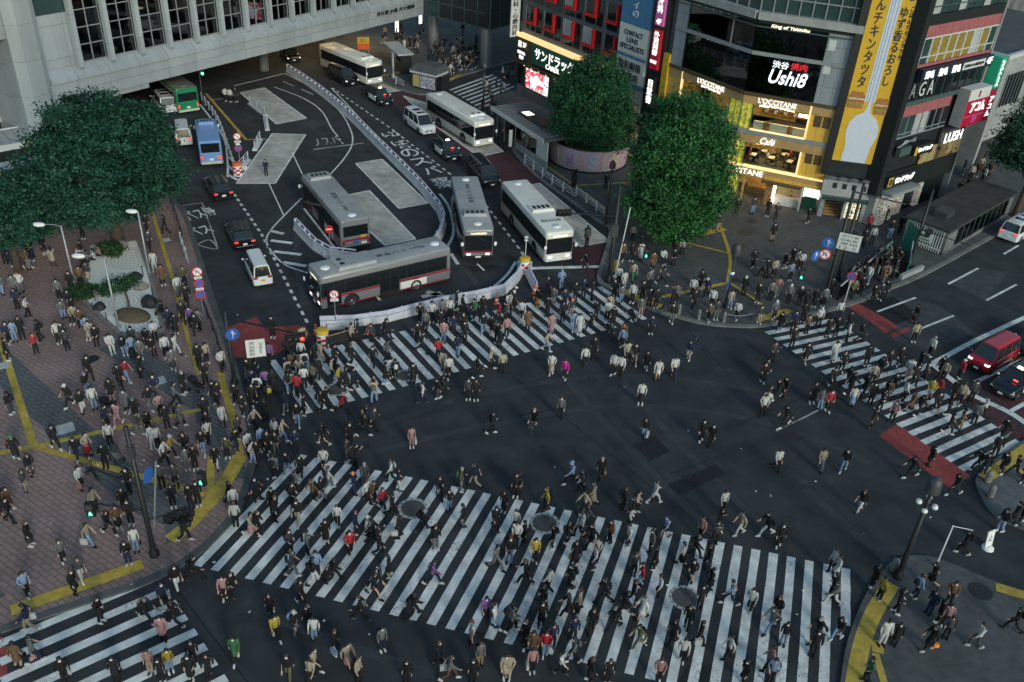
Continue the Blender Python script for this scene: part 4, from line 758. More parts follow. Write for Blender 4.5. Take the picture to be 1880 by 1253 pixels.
# --- pale concrete building and the wall behind it
FG_ = Facade((48.2, 93.0), (70, 113)); pc = bldg('pale_building', 'pale concrete building with flat parapet and lattice window beyond the pink one', 'building')
part('wall', FG_, [(0, 26, 0, 11.9, 0, 12, 'pale_concrete')], pc); part('parapet', FG_, [(-.15, 26, 11.9, 12.3, -.15, .3, 'white_trim'), (-.15, .3, 11.9, 12.3, .3, 12, 'white_trim')], pc); part('roof', FG_, [(.3, 26, 11.9, 11.95, .3, 12, 'roof_grey')], pc)
w = part('window', FG_, [(1.2, 1.35, 6.6, 10.2, -.08, .1, 'grey_trim'), (6.0, 6.15, 6.6, 10.2, -.08, .1, 'grey_trim')]+[(1.3+k*.8, 1.36+k*.8, 6.6, 10.2, -.04, .05, 'grey_trim') for k in range(6)], pc); part('pane', FG_, [(1.3, 6.0, 6.7, 10.1, -.02, .04, 'glass_dark')], w)
part('arcade', FG_, [(.6, 8, 0, 3.2, -.03, .5, 'room_dark')], pc)
cw = bldg('concrete_block', 'weathered grey concrete block rising behind the pale building', 'building'); part('wall', FG_, [(2, 40, 0, 22, 13, 22, 'old_concrete')], cw); part('window', FG_, [(4+4*k, 6+4*k, 18, 20.5, 12.95, 13.1, 'glass_dark') for k in range(6)], cw)
# buildings behind the street fronts
# --- low pavilions at the far left
FP = Facade((-58, 66.5), (-38.5, 84)); 
for k, (d0, d1, z, m, lab) in enumerate(((0, 4.2, 3.0, 'pale_roof', 'low pavilion with white gridded roof half hidden by the big tree'), (7, 10, 3.4, 'pale_roof', 'low pavilion with lumpy pale roof below the grey station pier'))):
    o = bldg('pavilion', lab); part('wall', FP, [(-14, 19, 0, z-.3, d0+.3, d1-.3, 'dark_facade')], o); part('roof', FP, [(-14, 19.3, z-.3, z, d0, d1, m)], o); part('fascia', FP, [(-14, 19.35, z-.5, z+.05, d0-.08, d0, 'white_trim'), (-14, 19.35, z-.1, z+.12, d1, d1+.1, 'white_trim')], o)
    part('roof_rib', FP, [(-14+.8*q, -13.93+.8*q, z, z+.05, d0+.3, d1-.3, 'grey_trim') for q in range(41)], o)
FP2 = Facade(tuple((FP.M @ Vector((-5, -4.2, 0)))[:2]), tuple((FP.M @ Vector((17, -4.2, 0)))[:2]))
o = bldg('kiosk', 'small pale kiosk with warm lit counter beside the left tree'); part('wall', FP2, [(0, 22, 0, 2.2, .5, 1.8, 'pale_concrete')], o); part('counter', FP2, [(0, 22, 1.0, 2.0, .4, .5, 'room_warm')], o); part('roof', FP2, [(-.2, 22.2, 2.2, 2.35, -.3, 1.9, 'pale_roof')], o); part('lamp', FP2, [(2+3*k, 3.4+3*k, 2.08, 2.19, -.1, .1, 'lamp_warm') for k in range(6)], o)
for k in range(4):
    c = ptF(FP, 12.5+k*2.1, 8.6, 3.4); o = MB(); mat('pink_dome', (.5, .3, .22), .7, var=.3, scale=3, bump=.4, bscale=8) if 'pink_dome' not in MATS else None
    o.ell((0, 0, .35), (.9, .7, .75), 'pink_dome', 14, 9); o.ell((.5, .3, .3), (.5, .6, .5), 'pink_dome', 10, 7); tag(o.build('roof_dome', None, c), 'lumpy pinkish dome sitting on pale pavilion roof', 'dome', 'domes on the pavilion roof')
# --- subway entrance
FE = Facade((37.0, 71.2), (47.2, 81.2)); se = bldg('subway_entrance', 'low subway entrance with flat grey roof and glazed sides on the kerb', 'building')
part('roof', FE, [(-.3, 14.2, 2.35, 2.6, -.15, 3.9, 'roof_dark'), (1.6, 3.3, 2.61, 3.2, 1.2, 2.4, 'dark_metal')], se); part('wall', FE, [(-.1, 1.9, 0, 2.35, 0, .3, 'old_concrete'), (12.9, 14, 0, 2.35, 0, .3, 'old_concrete'), (-.1, 14, 0, .5, 0, .25, 'old_concrete'), (-.1, 14, 0, 2.35, 3.5, 3.7, 'pale_concrete')], se)
part('glass', FE, [(1.9, 12.9, .5, 2.35, .05, .12, 'glass_teal')], se); part('mullion', FE, [(1.9+k*1.22, 1.98+k*1.22, .5, 2.35, 0, .04, 'teal_trim') for k in range(10)], se)
part('grille', FE, [(-.15, -.02, .2, 2.35, .3+.22*k, .38+.22*k, 'white_trim') for k in range(15)]+[(-.16, -.01, 2.2, 2.3, .2, 3.6, 'white_trim'), (-.16, -.01, .5, .6, .2, 3.6, 'white_trim'), (.1, .2, 0, 2.35, .2, 3.6, 'room_dark')], se)
sign('notice_board', 'white notice board on the barred end of the subway entrance', Facade(tuple((FE.M @ Vector((-.2, 3.4, 0)))[:2]), tuple((FE.M @ Vector((-.2, .3, 0)))[:2])), .2, 2.3, .9, 1.7, 'sign_white', [('渋谷駅', 1.25, 1.45, 1.5, .3, 'letter_dark'), ('Shibuya Station', 1.25, 1.1, 1.7, .16, 'letter_dark')], .06)
# ------------------------------------------------------------------ vehicles (local x forward, y left, z up)
def paint(name, col, rough=.28, coat=.6, **k): return mat(name, col, rough, var=.04, scale=1.5, coat=coat, **k)
paint('bus_silver', (.25, .255, .265), .38, .3, metal=.3); paint('bus_roof', (.36, .36, .36), .6, .1, stain=.3); paint('bus_white', (.76, .74, .67), .35, .4, stain=.15); paint('bus_green', (.015, .22, .10)); paint('bus_cream', (.55, .56, .42)); paint('bus_blue', (.16, .30, .58), .4, .3)
paint('bus_red', (.30, .012, .035)); paint('bus_tan', (.36, .30, .20)); paint('car_black', (.008, .009, .011), .2, .8); paint('car_white', (.70, .71, .72), .25, .7); paint('car_red', (.42, .012, .022), .3, .7); paint('bus_roof_dirty', (.22, .22, .19), .7, 0, stain=.4); paint('bus_roof_white', (.80, .78, .71), .5, .2, stain=.22)
def rring(x, hw, z0, z1, r=.16, k=3, r0=.08):
    """rounded rectangle across the vehicle"""
    out = []
    for cy, cz, a0, rr in ((hw, z1, 0, r), (-hw, z1, 1, r), (-hw, z0, 2, r0), (hw, z0, 3, r0)):
        sy = 1 if cy > 0 else -1; sz = -1 if cz == z1 else 1
        for i in range(k+1):
            t = (a0+i/k)*math.pi/2; out.append((x, cy-sy*rr+rr*math.cos(t), cz+sz*rr+rr*math.sin(t)))
    return out
def wheel(parent, x, y, r, w, side):
    b = MB(); b.T = Matrix.Translation((x, y, r)) @ Matrix.Rotation(math.pi/2*(-1 if side > 0 else 1), 4, 'X')
    b.lathe([(0, -w/2), (r*.62, -w/2), (r*.93, -w/2), (r, -w/2+.05), (r, w/2-.05), (r*.93, w/2), (r*.64, w/2), (r*.6, w/2-.03)], (0, 0, 0), 'rubber', 20); b.T = None
    t = b.build('wheel', parent)
    b = MB(); b.T = Matrix.Translation((x, y, r)) @ Matrix.Rotation(math.pi/2*(-1 if side > 0 else 1), 4, 'X')
    b.lathe([(r*.62, w/2-.015), (r*.5, w/2-.05), (r*.22, w/2-.03), (r*.18, w/2+.01), (0, w/2+.012)], (0, 0, 0), 'rim', 16)
    for q in range(6): a = q*math.pi/3; b.cbox((math.cos(a)*r*.4, math.sin(a)*r*.4, w/2-.03), (r*.36, r*.1, .03), 'rim', a)
    b.T = None; b.build('rim', t)
def bx(name, parent, x0, y0, z0, x1, y1, z1, m): return MB().box(x0, y0, z0, x1, y1, z1, m).build(name, parent)
def bus(label, style, L=10.5, W=2.48, H=2.95, roof_txt=None, unit=None, number='', group=None):
    o = thing('city_bus', label, 'bus', group=group); hw, hl = W/2, L/2
    B = dict(silver='bus_silver', white='bus_white', green='bus_green', blue='bus_blue')[style]; R = dict(silver='bus_roof', white='bus_roof_white', green='bus_roof_dirty', blue='bus_blue')[style]
    b = MB(); z0 = .32
    rings = [rring(-hl, hw-.16, z0+.08, H-.1), rring(-hl+.05, hw-.05, z0+.02, H-.03), rring(-hl+.18, hw, z0, H), rring(hl-.3, hw, z0, H), rring(hl-.08, hw-.05, z0, H-.06), rring(hl, hw-.2, z0+.1, H-.22)]
    b.loft(rings, B); b.build('body', o)
    b = MB(); b.loft([rring(-hl+.06, hw-.07, H-.1, H+.012, .09), rring(-hl+.2, hw-.03, H-.1, H+.02, .09), rring(hl-.32, hw-.03, H-.1, H+.02, .09), rring(hl-.1, hw-.08, H-.12, H-.035, .06)], R); b.build('roof', o)
    # glass: a dark band with single panes and pillars between
    zb, zt = 1.28, 2.42
    for s in (1, -1):
        y = s*hw; ya, yb = (y-.02, y+.012) if s > 0 else (y-.012, y+.02)
        bx('window_band', o, -hl+.35, ya, zb, hl-.06, yb, zt, 'black_plastic')
        n = 6 if L > 9 else 4; x0, x1 = -hl+.45, hl-.2; doors = ((hl-1.55, hl-.45), (-.9, .7)) if s > 0 else ()
        for k in range(n):
            a = x0+(x1-x0)*k/n+.04; c = x0+(x1-x0)*(k+1)/n-.04; yy = (y+.010, y+.018) if s > 0 else (y-.018, y-.010)
            bx('side_window', o, a, yy[0], zb+.06, c, yy[1], zt-.05, 'glass_dark')
        for a, c in doors:
            d = MB(); d.box(a, y-.01, .36, c, y+.022, zt, 'black_plastic'); dd = d.build('door', o); q = MB(); q.box(a+.06, y+.02, .6, (a+c)/2-.03, y+.03, zt-.1, 'glass_dark'); q.box((a+c)/2+.03, y+.02, .6, c-.06, y+.03, zt-.1, 'glass_dark'); q.build('door_glass', dd)
        ya, yb = (y-.01, y+.014) if s > 0 else (y-.014, y+.01)
        if style == 'silver':
            bx('stripe', o, -hl+.15, ya, 1.1, hl-.1, yb, 1.24, 'bus_red'); bx('skirt_stripe', o, -hl+.5, ya, .34, hl*.9, yb, .42, 'bus_red')
            bx('side_panel', o, .7 if s < 0 else -3.2, ya, .45, 2.0 if s < 0 else -1.0, yb, 1.02, 'bus_white'); bx('notice', o, -.9, y+.019*s-.002, 1.3, -.55, y+.019*s+.002, 1.5, 'white')
        elif style == 'white': bx('skirt_stripe', o, -hl+.2, ya, .34, hl-.3, yb, .48, 'bus_tan'); bx('stripe', o, -hl+.3, ya, 1.2, hl-.2, yb, 1.27, 'bus_tan')
        elif style == 'green': bx('skirt_stripe', o, -hl+.2, ya, .34, hl-.3, yb, .75, 'bus_cream'); bx('stripe', o, -hl+.3, ya, 2.42, hl-.3, yb, 2.62, 'bus_cream')
        else: bx('skirt_stripe', o, -hl+.2, ya, .34, hl-.3, yb, .62, 'bus_cream')
        for wx in ((hl-2.35, -hl+3.0) if L > 9 else (hl-1.3, -hl+1.6)):
            b = MB(); b.T = Matrix.Translation((wx, y-.02*s, .48)) @ Matrix.Rotation(math.pi/2*(-1 if s > 0 else 1), 4, 'X'); b.lathe([(0, .03), (.62, .03), (.64, .0)], (0, 0, 0), 'black_plastic', 20, False); b.T = None; b.build('wheel_arch', o)
            wheel(o, wx, y-.12*s, .48, .3, s)
        m = MB(); m.tube([(hl-.25, y*.97, 2.35), (hl+.22, y*1.06, 2.3), (hl+.25, y*1.08, 1.9)], .025, 'black_metal', 6); mm = m.build('mirror_arm', o); q = MB(); q.ell((hl+.25, y*1.08, 1.72), (.07, .13, .2), 'white' if style != 'green' else 'black_plastic'); q.build('mirror', mm)
        bx('headlight', o, hl-.04, y*.62-.17, .62, hl+.03, y*.62+.17, .78, 'headlight'); bx('tail_light', o, -hl-.02, y*.84-.09, .8, -hl+.05, y*.84+.09, 1.15, 'tail' if style in ('green', 'blue') else 'lens_red')
    # front
    bx('windscreen', o, hl-.1, -hw+.12, 1.0, hl+.012, hw-.12, 2.35, 'glass_dark'); bx('destination_sign', o, hl-.12, -hw+.3, 2.38, hl-.01, hw-.3, 2.68, 'black_plastic')
    t = fit_text(text_mesh({'silver': '渋24 成城学園前駅西口', 'white': '渋66 阿佐ヶ谷駅', 'green': '都01 渋谷駅前', 'blue': '循環'}[style], 'destination_text', 'lamp_soft', .01, .004), 1.3, .16); l = link('destination_text', t, o); l.matrix_local = Matrix(((0, 0, 1, hl-.003), (1, 0, 0, 0), (0, 1, 0, 2.53), (0, 0, 0, 1)))
    bx('front_bumper', o, hl-.1, -hw+.1, .34, hl+.05, hw-.1, .58, {'silver': 'black_plastic', 'white': 'bus_white', 'green': 'bus_cream', 'blue': 'bus_blue'}[style])
    if style == 'silver': bx('front_stripe', o, hl-.06, -hw+.1, .84, hl+.02, hw-.1, 1.0, 'bus_red')
    bx('front_plate', o, hl+.03, -.22, .4, hl+.065, .22, .56, 'white'); b = MB(); b.tube([(hl+.02, -.5, 1.02), (hl+.03, .2, 1.5)], .012, 'black_metal', 5); b.build('wiper', o)
    # rear
    bx('rear_window', o, -hl-.012, -hw+.2, 1.5, -hl+.1, hw-.2, 2.4, 'glass_dark'); bx('rear_bumper', o, -hl-.05, -hw+.1, .34, -hl+.1, hw-.1, .6, 'black_plastic' if style == 'silver' else ('bus_cream' if style != 'white' else 'bus_white'))
    if style in ('silver',): bx('rear_stripe', o, -hl-.015, -hw+.15, 1.08, -hl+.08, hw-.15, 1.24, 'bus_red'); bx('rear_sign', o, -hl-.02, .05-.9, 1.28, -hl, -.4, 1.5, 'yellow'); bx('rear_notice', o, -hl-.02, -.25, .8, -hl, .25, 1.05, 'blue_sign')
    if style == 'blue': bx('rear_sign', o, -hl-.02, -.9, .85, -hl, -.5, 1.1, 'yellow')
    bx('rear_plate', o, -hl-.03, -.2 if style != 'silver' else -.9, .7, -hl, .2 if style != 'silver' else -.45, .9, 'white')
    # roof fittings
    for x in ((hl-.9, -hl+.8) if L > 9 else (hl-1,)):
        b = MB(); b.lathe([(.36, 0), (.36, .04), (.3, .09), (0, .11)], (x, 0, H+.015), 'white' if style != 'green' else 'bus_roof_dirty', 18); b.build('roof_vent', o)
    if unit:
        ux, ul, uw = unit; b = MB(); b.loft([[(ux-ul/2*s, -uw/2*s2, z), (ux+ul/2*s, -uw/2*s2, z), (ux+ul/2*s, uw/2*s2, z), (ux-ul/2*s, uw/2*s2, z)] for z, s, s2 in ((H+.01, 1, 1), (H+.2, .97, .95), (H+.26, .9, .86))], R, smooth=False); u = b.build('cooling_unit', o)
        for k in range(2 if ul > 2 else 4):
            if ul > 2: b = MB(); b.lathe([(.19, 0), (.19, .02), (.14, .022), (0, .012)], (ux+ul*.33, -.35+.7*k, H+.258), 'black_plastic', 14); b.build('fan', u)
            else: bx('fan', u, ux-ul*.2, -uw*.38+k*uw*.2, H+.255, ux+ul*.28, -uw*.38+k*uw*.2+uw*.14, H+.268, 'black_plastic')
    if roof_txt:
        me = fit_text(text_mesh(roof_txt, 'roof_lettering', 'letter_dark', .015, .001), roof_len := (4.0 if len(roof_txt) > 6 else 1.7), .48 if len(roof_txt) > 6 else .5); l = link('roof_lettering', me, o)
        if len(roof_txt) > 6: l.location = (-1.6, 0, H+.027); l.rotation_euler = (0, 0, math.pi)
        else: l.location = (hl-2.1, 0, H+.027); l.rotation_euler = (0, 0, math.pi/2)
    return o
def put(o, center, ang): o.location = (center[0], center[1], 0); o.rotation_euler = (0, 0, math.radians(ang)); return o
def quad_c(pts, z): 
    q = [G(x, y, z) for x, y in pts]; return sum(q, Vector())/4
put(bus('silver bus with red stripe turning broadside beside the front barrier', 'silver', 10.6, roof_txt='東急バス 1706', unit=(2.2, 3.0, 1.9)), quad_c([(567.5, 483.9), (585.5, 511.5), (825.6, 455.2), (799.8, 433.6)], 2.95), -146.3)
put(bus('silver bus with red stripe seen from behind, yellow sign on its rear', 'silver', 10.6, roof_txt='東急バス 1486', unit=(4.0, 1.3, 1.9)), quad_c([(626.2, 408.5), (678.4, 399.6), (599.9, 311.1), (552, 319.9)], 2.95), 120)
put(bus('silver bus with red stripe seen head-on, queued beside the white bus', 'silver', 10.9, roof_txt='東急バス 1484', unit=(2.7, 1.0, 2.0)), quad_c([(851.9, 425.3), (909.4, 424.5), (876.6, 320.7), (826.4, 320.7)], 2.95), -79.5)
put(bus('white bus with dark windows stopped at the stop line', 'white', 10.8, roof_txt='B0608', unit=(1.0, 1.3, 2.0)), quad_c([(1005.9, 428.4), (1052.2, 426), (966, 328.7), (923.7, 331.1)], 2.95), -68)
put(bus('white bus standing at the kerb beside the long shelter', 'white', 10.6, unit=(2.7, 2.3, 1.9)), quad_c([(872.3, 224.1), (907.4, 221), (817.2, 167.5), (782.1, 170.7)], 2.95), -55)
put(bus('white bus waiting under the edge of the station bridge', 'white', 10.4, unit=(2.7, 2.2, 1.9)), quad_c([(671.7, 115), (697, 107.4), (613, 80), (592, 83)], 2.95), -45)
gA = G(324, 165, 2.9); gB = G(359, 160, 2.9); gm = (gA+gB)/2; gd = Vector((-(gB-gA).y, (gB-gA).x, 0)).normalized()
put(bus('green and cream bus driving under the station bridge, seen from behind', 'green', 10.2), gm+gd*5.1, math.degrees(math.atan2(gd.y, gd.x)))
lA = G(371, 311); lB = G(410, 304); lm = (lA+lB)/2; ld = (G(375, 219, 2.6)-G(383, 264, 2.6)).normalized()
put(bus('small light blue bus seen from behind beside the barrier', 'blue', 6.6, 2.1, 2.65, unit=(1.9, 1.1, 1.5)), lm+ld*3.3, math.degrees(math.atan2(ld.y, ld.x)))
CARP = dict(   # stations (x, half width, z low, belt) of the lower body; cabin corners (x at belt front, x roof front, x roof rear, x at belt rear, roof z); wheel x, radius
    suv=dict(L=4.6, W=1.84, st=[(-2.3, .72, .42, .95), (-2.2, .86, .32, 1.02), (-1.5, .92, .28, 1.04), (0, .92, .26, 1.0), (1.2, .92, .28, .98), (2.0, .86, .32, .9), (2.25, .76, .38, .78), (2.3, .66, .44, .7)], cab=(1.15, .35, -1.55, -2.1, 1.62), wx=(1.4, -1.4), r=.35),
    taxi=dict(L=4.4, W=1.7, st=[(-2.2, .7, .42, .95), (-2.1, .8, .32, 1.0), (-1.4, .85, .28, 1.02), (0, .85, .26, 1.0), (1.2, .85, .28, .99), (1.95, .8, .32, .9), (2.15, .72, .38, .8), (2.2, .62, .44, .7)], cab=(1.25, .55, -1.5, -2.0, 1.74), wx=(1.35, -1.35), r=.33),
    minivan=dict(L=4.95, W=1.85, st=[(-2.47, .78, .42, 1.05), (-2.4, .88, .3, 1.1), (-1.5, .92, .26, 1.1), (0, .92, .26, 1.07), (1.5, .92, .28, 1.03), (2.2, .88, .3, .98), (2.42, .8, .36, .88), (2.47, .7, .42, .78)], cab=(1.75, .85, -2.15, -2.4, 1.92), wx=(1.55, -1.5), r=.35),
    van=dict(L=3.6, W=1.48, st=[(-1.8, .68, .36, .98), (-1.74, .72, .3, 1.0), (-1, .74, .28, 1.0), (0, .74, .28, 1.0), (1.2, .74, .28, 1.0), (1.65, .72, .3, .96), (1.78, .66, .36, .86)], cab=(1.62, 1.2, -1.55, -1.76, 1.86), wx=(1.15, -1.15), r=.28),
    boxvan=dict(L=4.2, W=1.68, st=[(-2.1, .74, .38, 1.0), (-2.04, .82, .32, 1.04), (-1, .84, .3, 1.04), (0, .84, .3, 1.03), (1.2, .84, .3, 1.02), (1.9, .8, .32, .98), (2.06, .74, .38, .88)], cab=(1.5, 1.05, -1.85, -2.04, 1.95), wx=(1.3, -1.3), r=.32))
def car(label, kind, col, lit=False, tail=False, taxi=False, rear_plate='white', roof=None, name='car', cat='car', group=None):
    D = CARP[kind]; o = thing(name, label, cat, group=group); hl = D['L']/2; st = D['st']; xf, rf, rr, xr, zr = D['cab']
    b = MB(); b.loft([rring(x, w, zl, zb, .1, 3, .06) for x, w, zl, zb in st], col); b.build('body', o)
    hwb = D['W']/2-.04; hwr = hwb-.17
    def belt(x): 
        for (x0, _, _, z0), (x1, _, _, z1) in zip(st, st[1:]):
            if x0 <= x <= x1: return z0+(z1-z0)*(x-x0)/(x1-x0)-.03
        return st[0][3]
    zf, zrr = belt(xf), belt(xr)
    P8 = {('f', s): Vector((xf, s*hwb*.95, zf)) for s in (1, -1)}; P8.update({('r', s): Vector((xr, s*hwb*.94, zrr)) for s in (1, -1)})
    T8 = {('f', s): Vector((rf, s*hwr, zr-.06)) for s in (1, -1)}; T8.update({('r', s): Vector((rr, s*hwr, zr-.06)) for s in (1, -1)})
    def pane(name, q, m='glass_car', inset=.06, th=.02):
        c = sum(q, Vector())/4; n = (q[1]-q[0]).cross(q[3]-q[0]).normalized()
        q2 = [p+(c-p)*inset for p in q]; b = MB(); b.add(q2+[p+n*th for p in q2], [(0, 1, 2, 3), (7, 6, 5, 4), (0, 4, 5, 1), (1, 5, 6, 2), (2, 6, 7, 3), (3, 7, 4, 0)], m); return b.build(name, o)
    b = MB(); v = [P8['f', 1], P8['f', -1], P8['r', -1], P8['r', 1], T8['f', 1], T8['f', -1], T8['r', -1], T8['r', 1]]
    b.add(v, [(0, 4, 5, 1), (2, 6, 7, 3), (3, 7, 4, 0), (1, 5, 6, 2)], col); b.build('cabin', o)
    b = MB(); rm = roof or col      # crowned roof
    b.loft([[(x, hwr*k*s, z) for k, z in ((1, zr-.07), (.92, zr-.015), (.5, zr+.012), (-.5, zr+.012), (-.92, zr-.015), (-1, zr-.07))] for x, s in ((rr-.05, .97), (rr+.15, 1), ((rf+rr)/2, 1.0), (rf-.15, 1), (rf+.06, .96))], rm); b.build('roof', o)
    pane('windscreen', [P8['f', -1], P8['f', 1], T8['f', 1], T8['f', -1]], inset=.05); pane('rear_window', [P8['r', 1], P8['r', -1], T8['r', -1], T8['r', 1]], inset=.12)
    for s in (1, -1):
        f0, r0, f1, r1 = P8['f', s], P8['r', s], T8['f', s], T8['r', s]; n = 3 if kind in ('minivan', 'boxvan') else 2
        for k in range(n):
            a, c = k/n+.012, (k+1)/n-.012; q = [f0.lerp(r0, a), f0.lerp(r0, c), f1.lerp(r1, c), f1.lerp(r1, a)]
            if s > 0: q = q[::-1]; q = [q[3], q[2], q[1], q[0]] if False else q
            for i, p in enumerate(q): pass
            qq = [p+Vector((0, s*.012, 0)) for p in q]
            b = MB(); cen = sum(qq, Vector())/4; qq = [p+(cen-p)*.1 for p in qq]; q2 = [p+Vector((0, s*.012, 0)) for p in qq]; b.add(qq+q2, [(0, 1, 2, 3), (7, 6, 5, 4), (0, 4, 5, 1), (1, 5, 6, 2), (2, 6, 7, 3), (3, 7, 4, 0)], 'glass_car'); b.build('side_window', o)
        for x in D['wx']:
            b = MB(); y = s*(D['W']/2-.005); b.T = Matrix.Translation((x, y-.03*s, D['r'])) @ Matrix.Rotation(math.pi/2*(-1 if s > 0 else 1), 4, 'X'); b.lathe([(0, .03), (D['r']*1.15, .03), (D['r']*1.18, 0)], (0, 0, 0), 'black_plastic', 18, False); b.T = None; b.build('wheel_arch', o)
            wheel(o, x, s*(D['W']/2-.1), D['r'], .22, s)
        b = MB(); b.ell((xf-.15, s*(D['W']/2+.1), belt(xf)+.1), (.08, .11, .08), col if not taxi else 'white'); b.build('mirror', o)
        y = s*D['W']*.36; b = MB(); zz = st[-1][3]; b.loft([[(hl-.2, y-.19, zz-.05), (hl-.2, y+.19, zz-.05), (hl-.2, y+.19, zz+.07), (hl-.2, y-.19, zz+.07)], [(hl-.01, y-.15, zz-.06), (hl-.01, y+.15, zz-.06), (hl-.02, y+.15, zz+.02), (hl-.02, y-.15, zz+.02)]], 'headlight' if lit else 'lens_off', smooth=False); b.build('headlight', o)
        zb = st[0][3]; bx('tail_light', o, -hl-.02, y-.15, zb-.12, -hl+.12, y+.15, zb+.02, 'tail' if tail else 'lens_red')
        b = MB(); b.box(-.15, s*D['W']/2-.012, belt(0)-.16, .02, s*D['W']/2+.018, belt(0)-.12, 'grey_metal'); b.build('door_handle', o)
        if taxi:
            d = MB(); d.box(-.92, s*D['W']/2-.02, .42, .86, s*D['W']/2+.012, .93, 'white'); dd = d.build('door_panel', o)
            t = fit_text(text_mesh('GO', 'door_lettering', 'letter_dark', .06, .003), .62, .36); l = link('door_lettering', t, dd); l.matrix_local = Matrix(((-s, 0, 0, -.3), (0, 0, s, s*(D['W']/2+.016)), (0, 1, 0, .68), (0, 0, 0, 1)))
    bx('grille', o, hl-.12, -.42, .42, hl+.015, .42, .62, 'black_plastic' if col != 'car_white' else 'grey_metal'); bx('front_plate', o, hl, -.17, .36, hl+.03, .17, .5, 'white'); bx('rear_plate', o, -hl-.035, -.17, .62, -hl, .17, .78, rear_plate)
    bx('front_bumper', o, hl-.1, -D['W']*.4, .27, hl+.02, D['W']*.4, .36, 'black_plastic' if col != 'car_white' else col); bx('rear_bumper', o, -hl-.03, -D['W']*.43, .34, -hl+.1, D['W']*.43, .52, col)
    if taxi:
        b = MB(); b.loft([[(.28, -.22, zr), (.52, -.22, zr), (.52, .22, zr), (.28, .22, zr)], [(.34, -.16, zr+.14), (.46, -.16, zr+.14), (.46, .16, zr+.14), (.34, .16, zr+.14)]], 'lamp_soft', smooth=False); b.build('roof_lamp', o); bx('dash_lamp', o, xf-.28, .1, zf+.12, xf-.12, .4, zf+.22, 'lamp_red')
    if kind == 'minivan' and col == 'car_white':
        for x0, x1 in ((.05, .55), (-1.1, -.5)): bx('sunroof', o, x0, -.42, zr+.0, x1, .42, zr+.02, 'glass_dark')
    return o
def put_front(o, px, ang, L):
    p = G(*px); d = Vector((math.cos(math.radians(ang)), math.sin(math.radians(ang)), 0)); return put(o, p-d*L/2, ang)
def put_rear(o, px, ang, L):
    p = G(*px); d = Vector((math.cos(math.radians(ang)), math.sin(math.radians(ang)), 0)); return put(o, p+d*L/2, ang)
dl = lambda a, c: math.degrees(adir(a, c))
put_front(car('dark minivan with lit headlights ahead of the two white-doored taxis', 'minivan', 'car_black', lit=True, name='minivan', cat='car'), (648, 160), -50, 4.95)
put_front(car('black taxi with white door panel beside the red bus lane, behind white minivan', 'taxi', 'car_black', taxi=True, name='taxi', cat='taxi'), (711, 197), -55, 4.4)
put_front(car('white minivan with two dark sunroofs alongside the white bus', 'minivan', 'car_white', name='minivan', cat='car'), (788, 250), -58, 4.95)
put_front(car('black taxi with white door panel in front of the white minivan', 'taxi', 'car_black', taxi=True, name='taxi', cat='taxi'), (834, 299), -62, 4.4)
put_front(car('black minivan squeezed between silver bus and white bus', 'minivan', 'car_black', name='minivan', cat='car'), (904, 347), -65, 4.9)
aUp = dl((480, 430), (430, 357))
put_rear(car('glossy black suv with red tail lights following the light blue bus', 'suv', 'car_black', tail=True, name='suv', cat='car'), (413, 373), aUp, 4.6)
put_rear(car('black suv with pale rear window between the other suv and white van', 'suv', 'car_black', tail=True, name='suv', cat='car'), (452, 463), aUp-4, 4.6)
put_rear(car('small white van with a yellow rear plate', 'van', 'car_white', rear_plate='yellow', name='van', cat='van'), (485, 530), dl((568, 592), (490, 445)), 3.6)
aDn = dl((1790, 626), (1711, 668))
put_front(car('red van with lit headlights behind the stop line', 'boxvan', 'car_red', lit=True, name='van', cat='van'), (1788, 684), aDn, 4.2)
put_front(car('black taxi standing on maroon lane beside the red van', 'taxi', 'car_black', taxi=True, name='taxi', cat='taxi'), (1832, 731), aDn, 4.4)
put_front(car('black taxi behind the red van at the picture edge', 'taxi', 'car_black', taxi=True, name='taxi', cat='taxi'), (1864, 656), aDn, 4.4)
put_rear(car('white minivan with red brake lights beside the subway entrance', 'minivan', 'car_white', tail=True, name='minivan', cat='car'), (1845, 446), dl((1783, 455), (1890, 395)), 4.95)
put_front(car('dark car with bright headlights coming out of the tunnel', 'suv', 'car_black', lit=True, name='car', cat='car'), (541, 117), -62, 4.6)
put_rear(car('white car half hidden by the big tree beside the light blue bus', 'boxvan', 'car_white', tail=True, name='van', cat='van'), (340, 272), aUp-8, 4.2)
put_rear(car('white van under the bridge beside the green bus', 'minivan', 'car_white', name='van', cat='van'), (312, 212), aUp+2, 4.9)
# ------------------------------------------------------------------ trees
def leaf_mat(name, c0, c1):
    m = bpy.data.materials.new(name); m.use_nodes = True; nt = m.node_tree; b = nt.nodes['Principled BSDF']; L = nt.links.new
    b.inputs['Roughness'].default_value = .55; b.inputs['Specular IOR Level'].default_value = .35
    at = _n(nt, 'ShaderNodeAttribute', attribute_name='tint'); mx = _n(nt, 'ShaderNodeMix', data_type='RGBA'); mx.inputs[6].default_value = (*c0, 1); mx.inputs[7].default_value = (*c1, 1); L(at.outputs['Fac'], mx.inputs[0]); L(mx.outputs[2], b.inputs['Base Color'])
    tr = _n(nt, 'ShaderNodeBsdfTranslucent'); L(mx.outputs[2], tr.inputs[0]); ms = _n(nt, 'ShaderNodeMixShader'); ms.inputs[0].default_value = .25
    L(b.outputs[0], ms.inputs[1]); L(tr.outputs[0], ms.inputs[2]); L(ms.outputs[0], nt.nodes['Material Output'].inputs[0]); MATS[name] = m
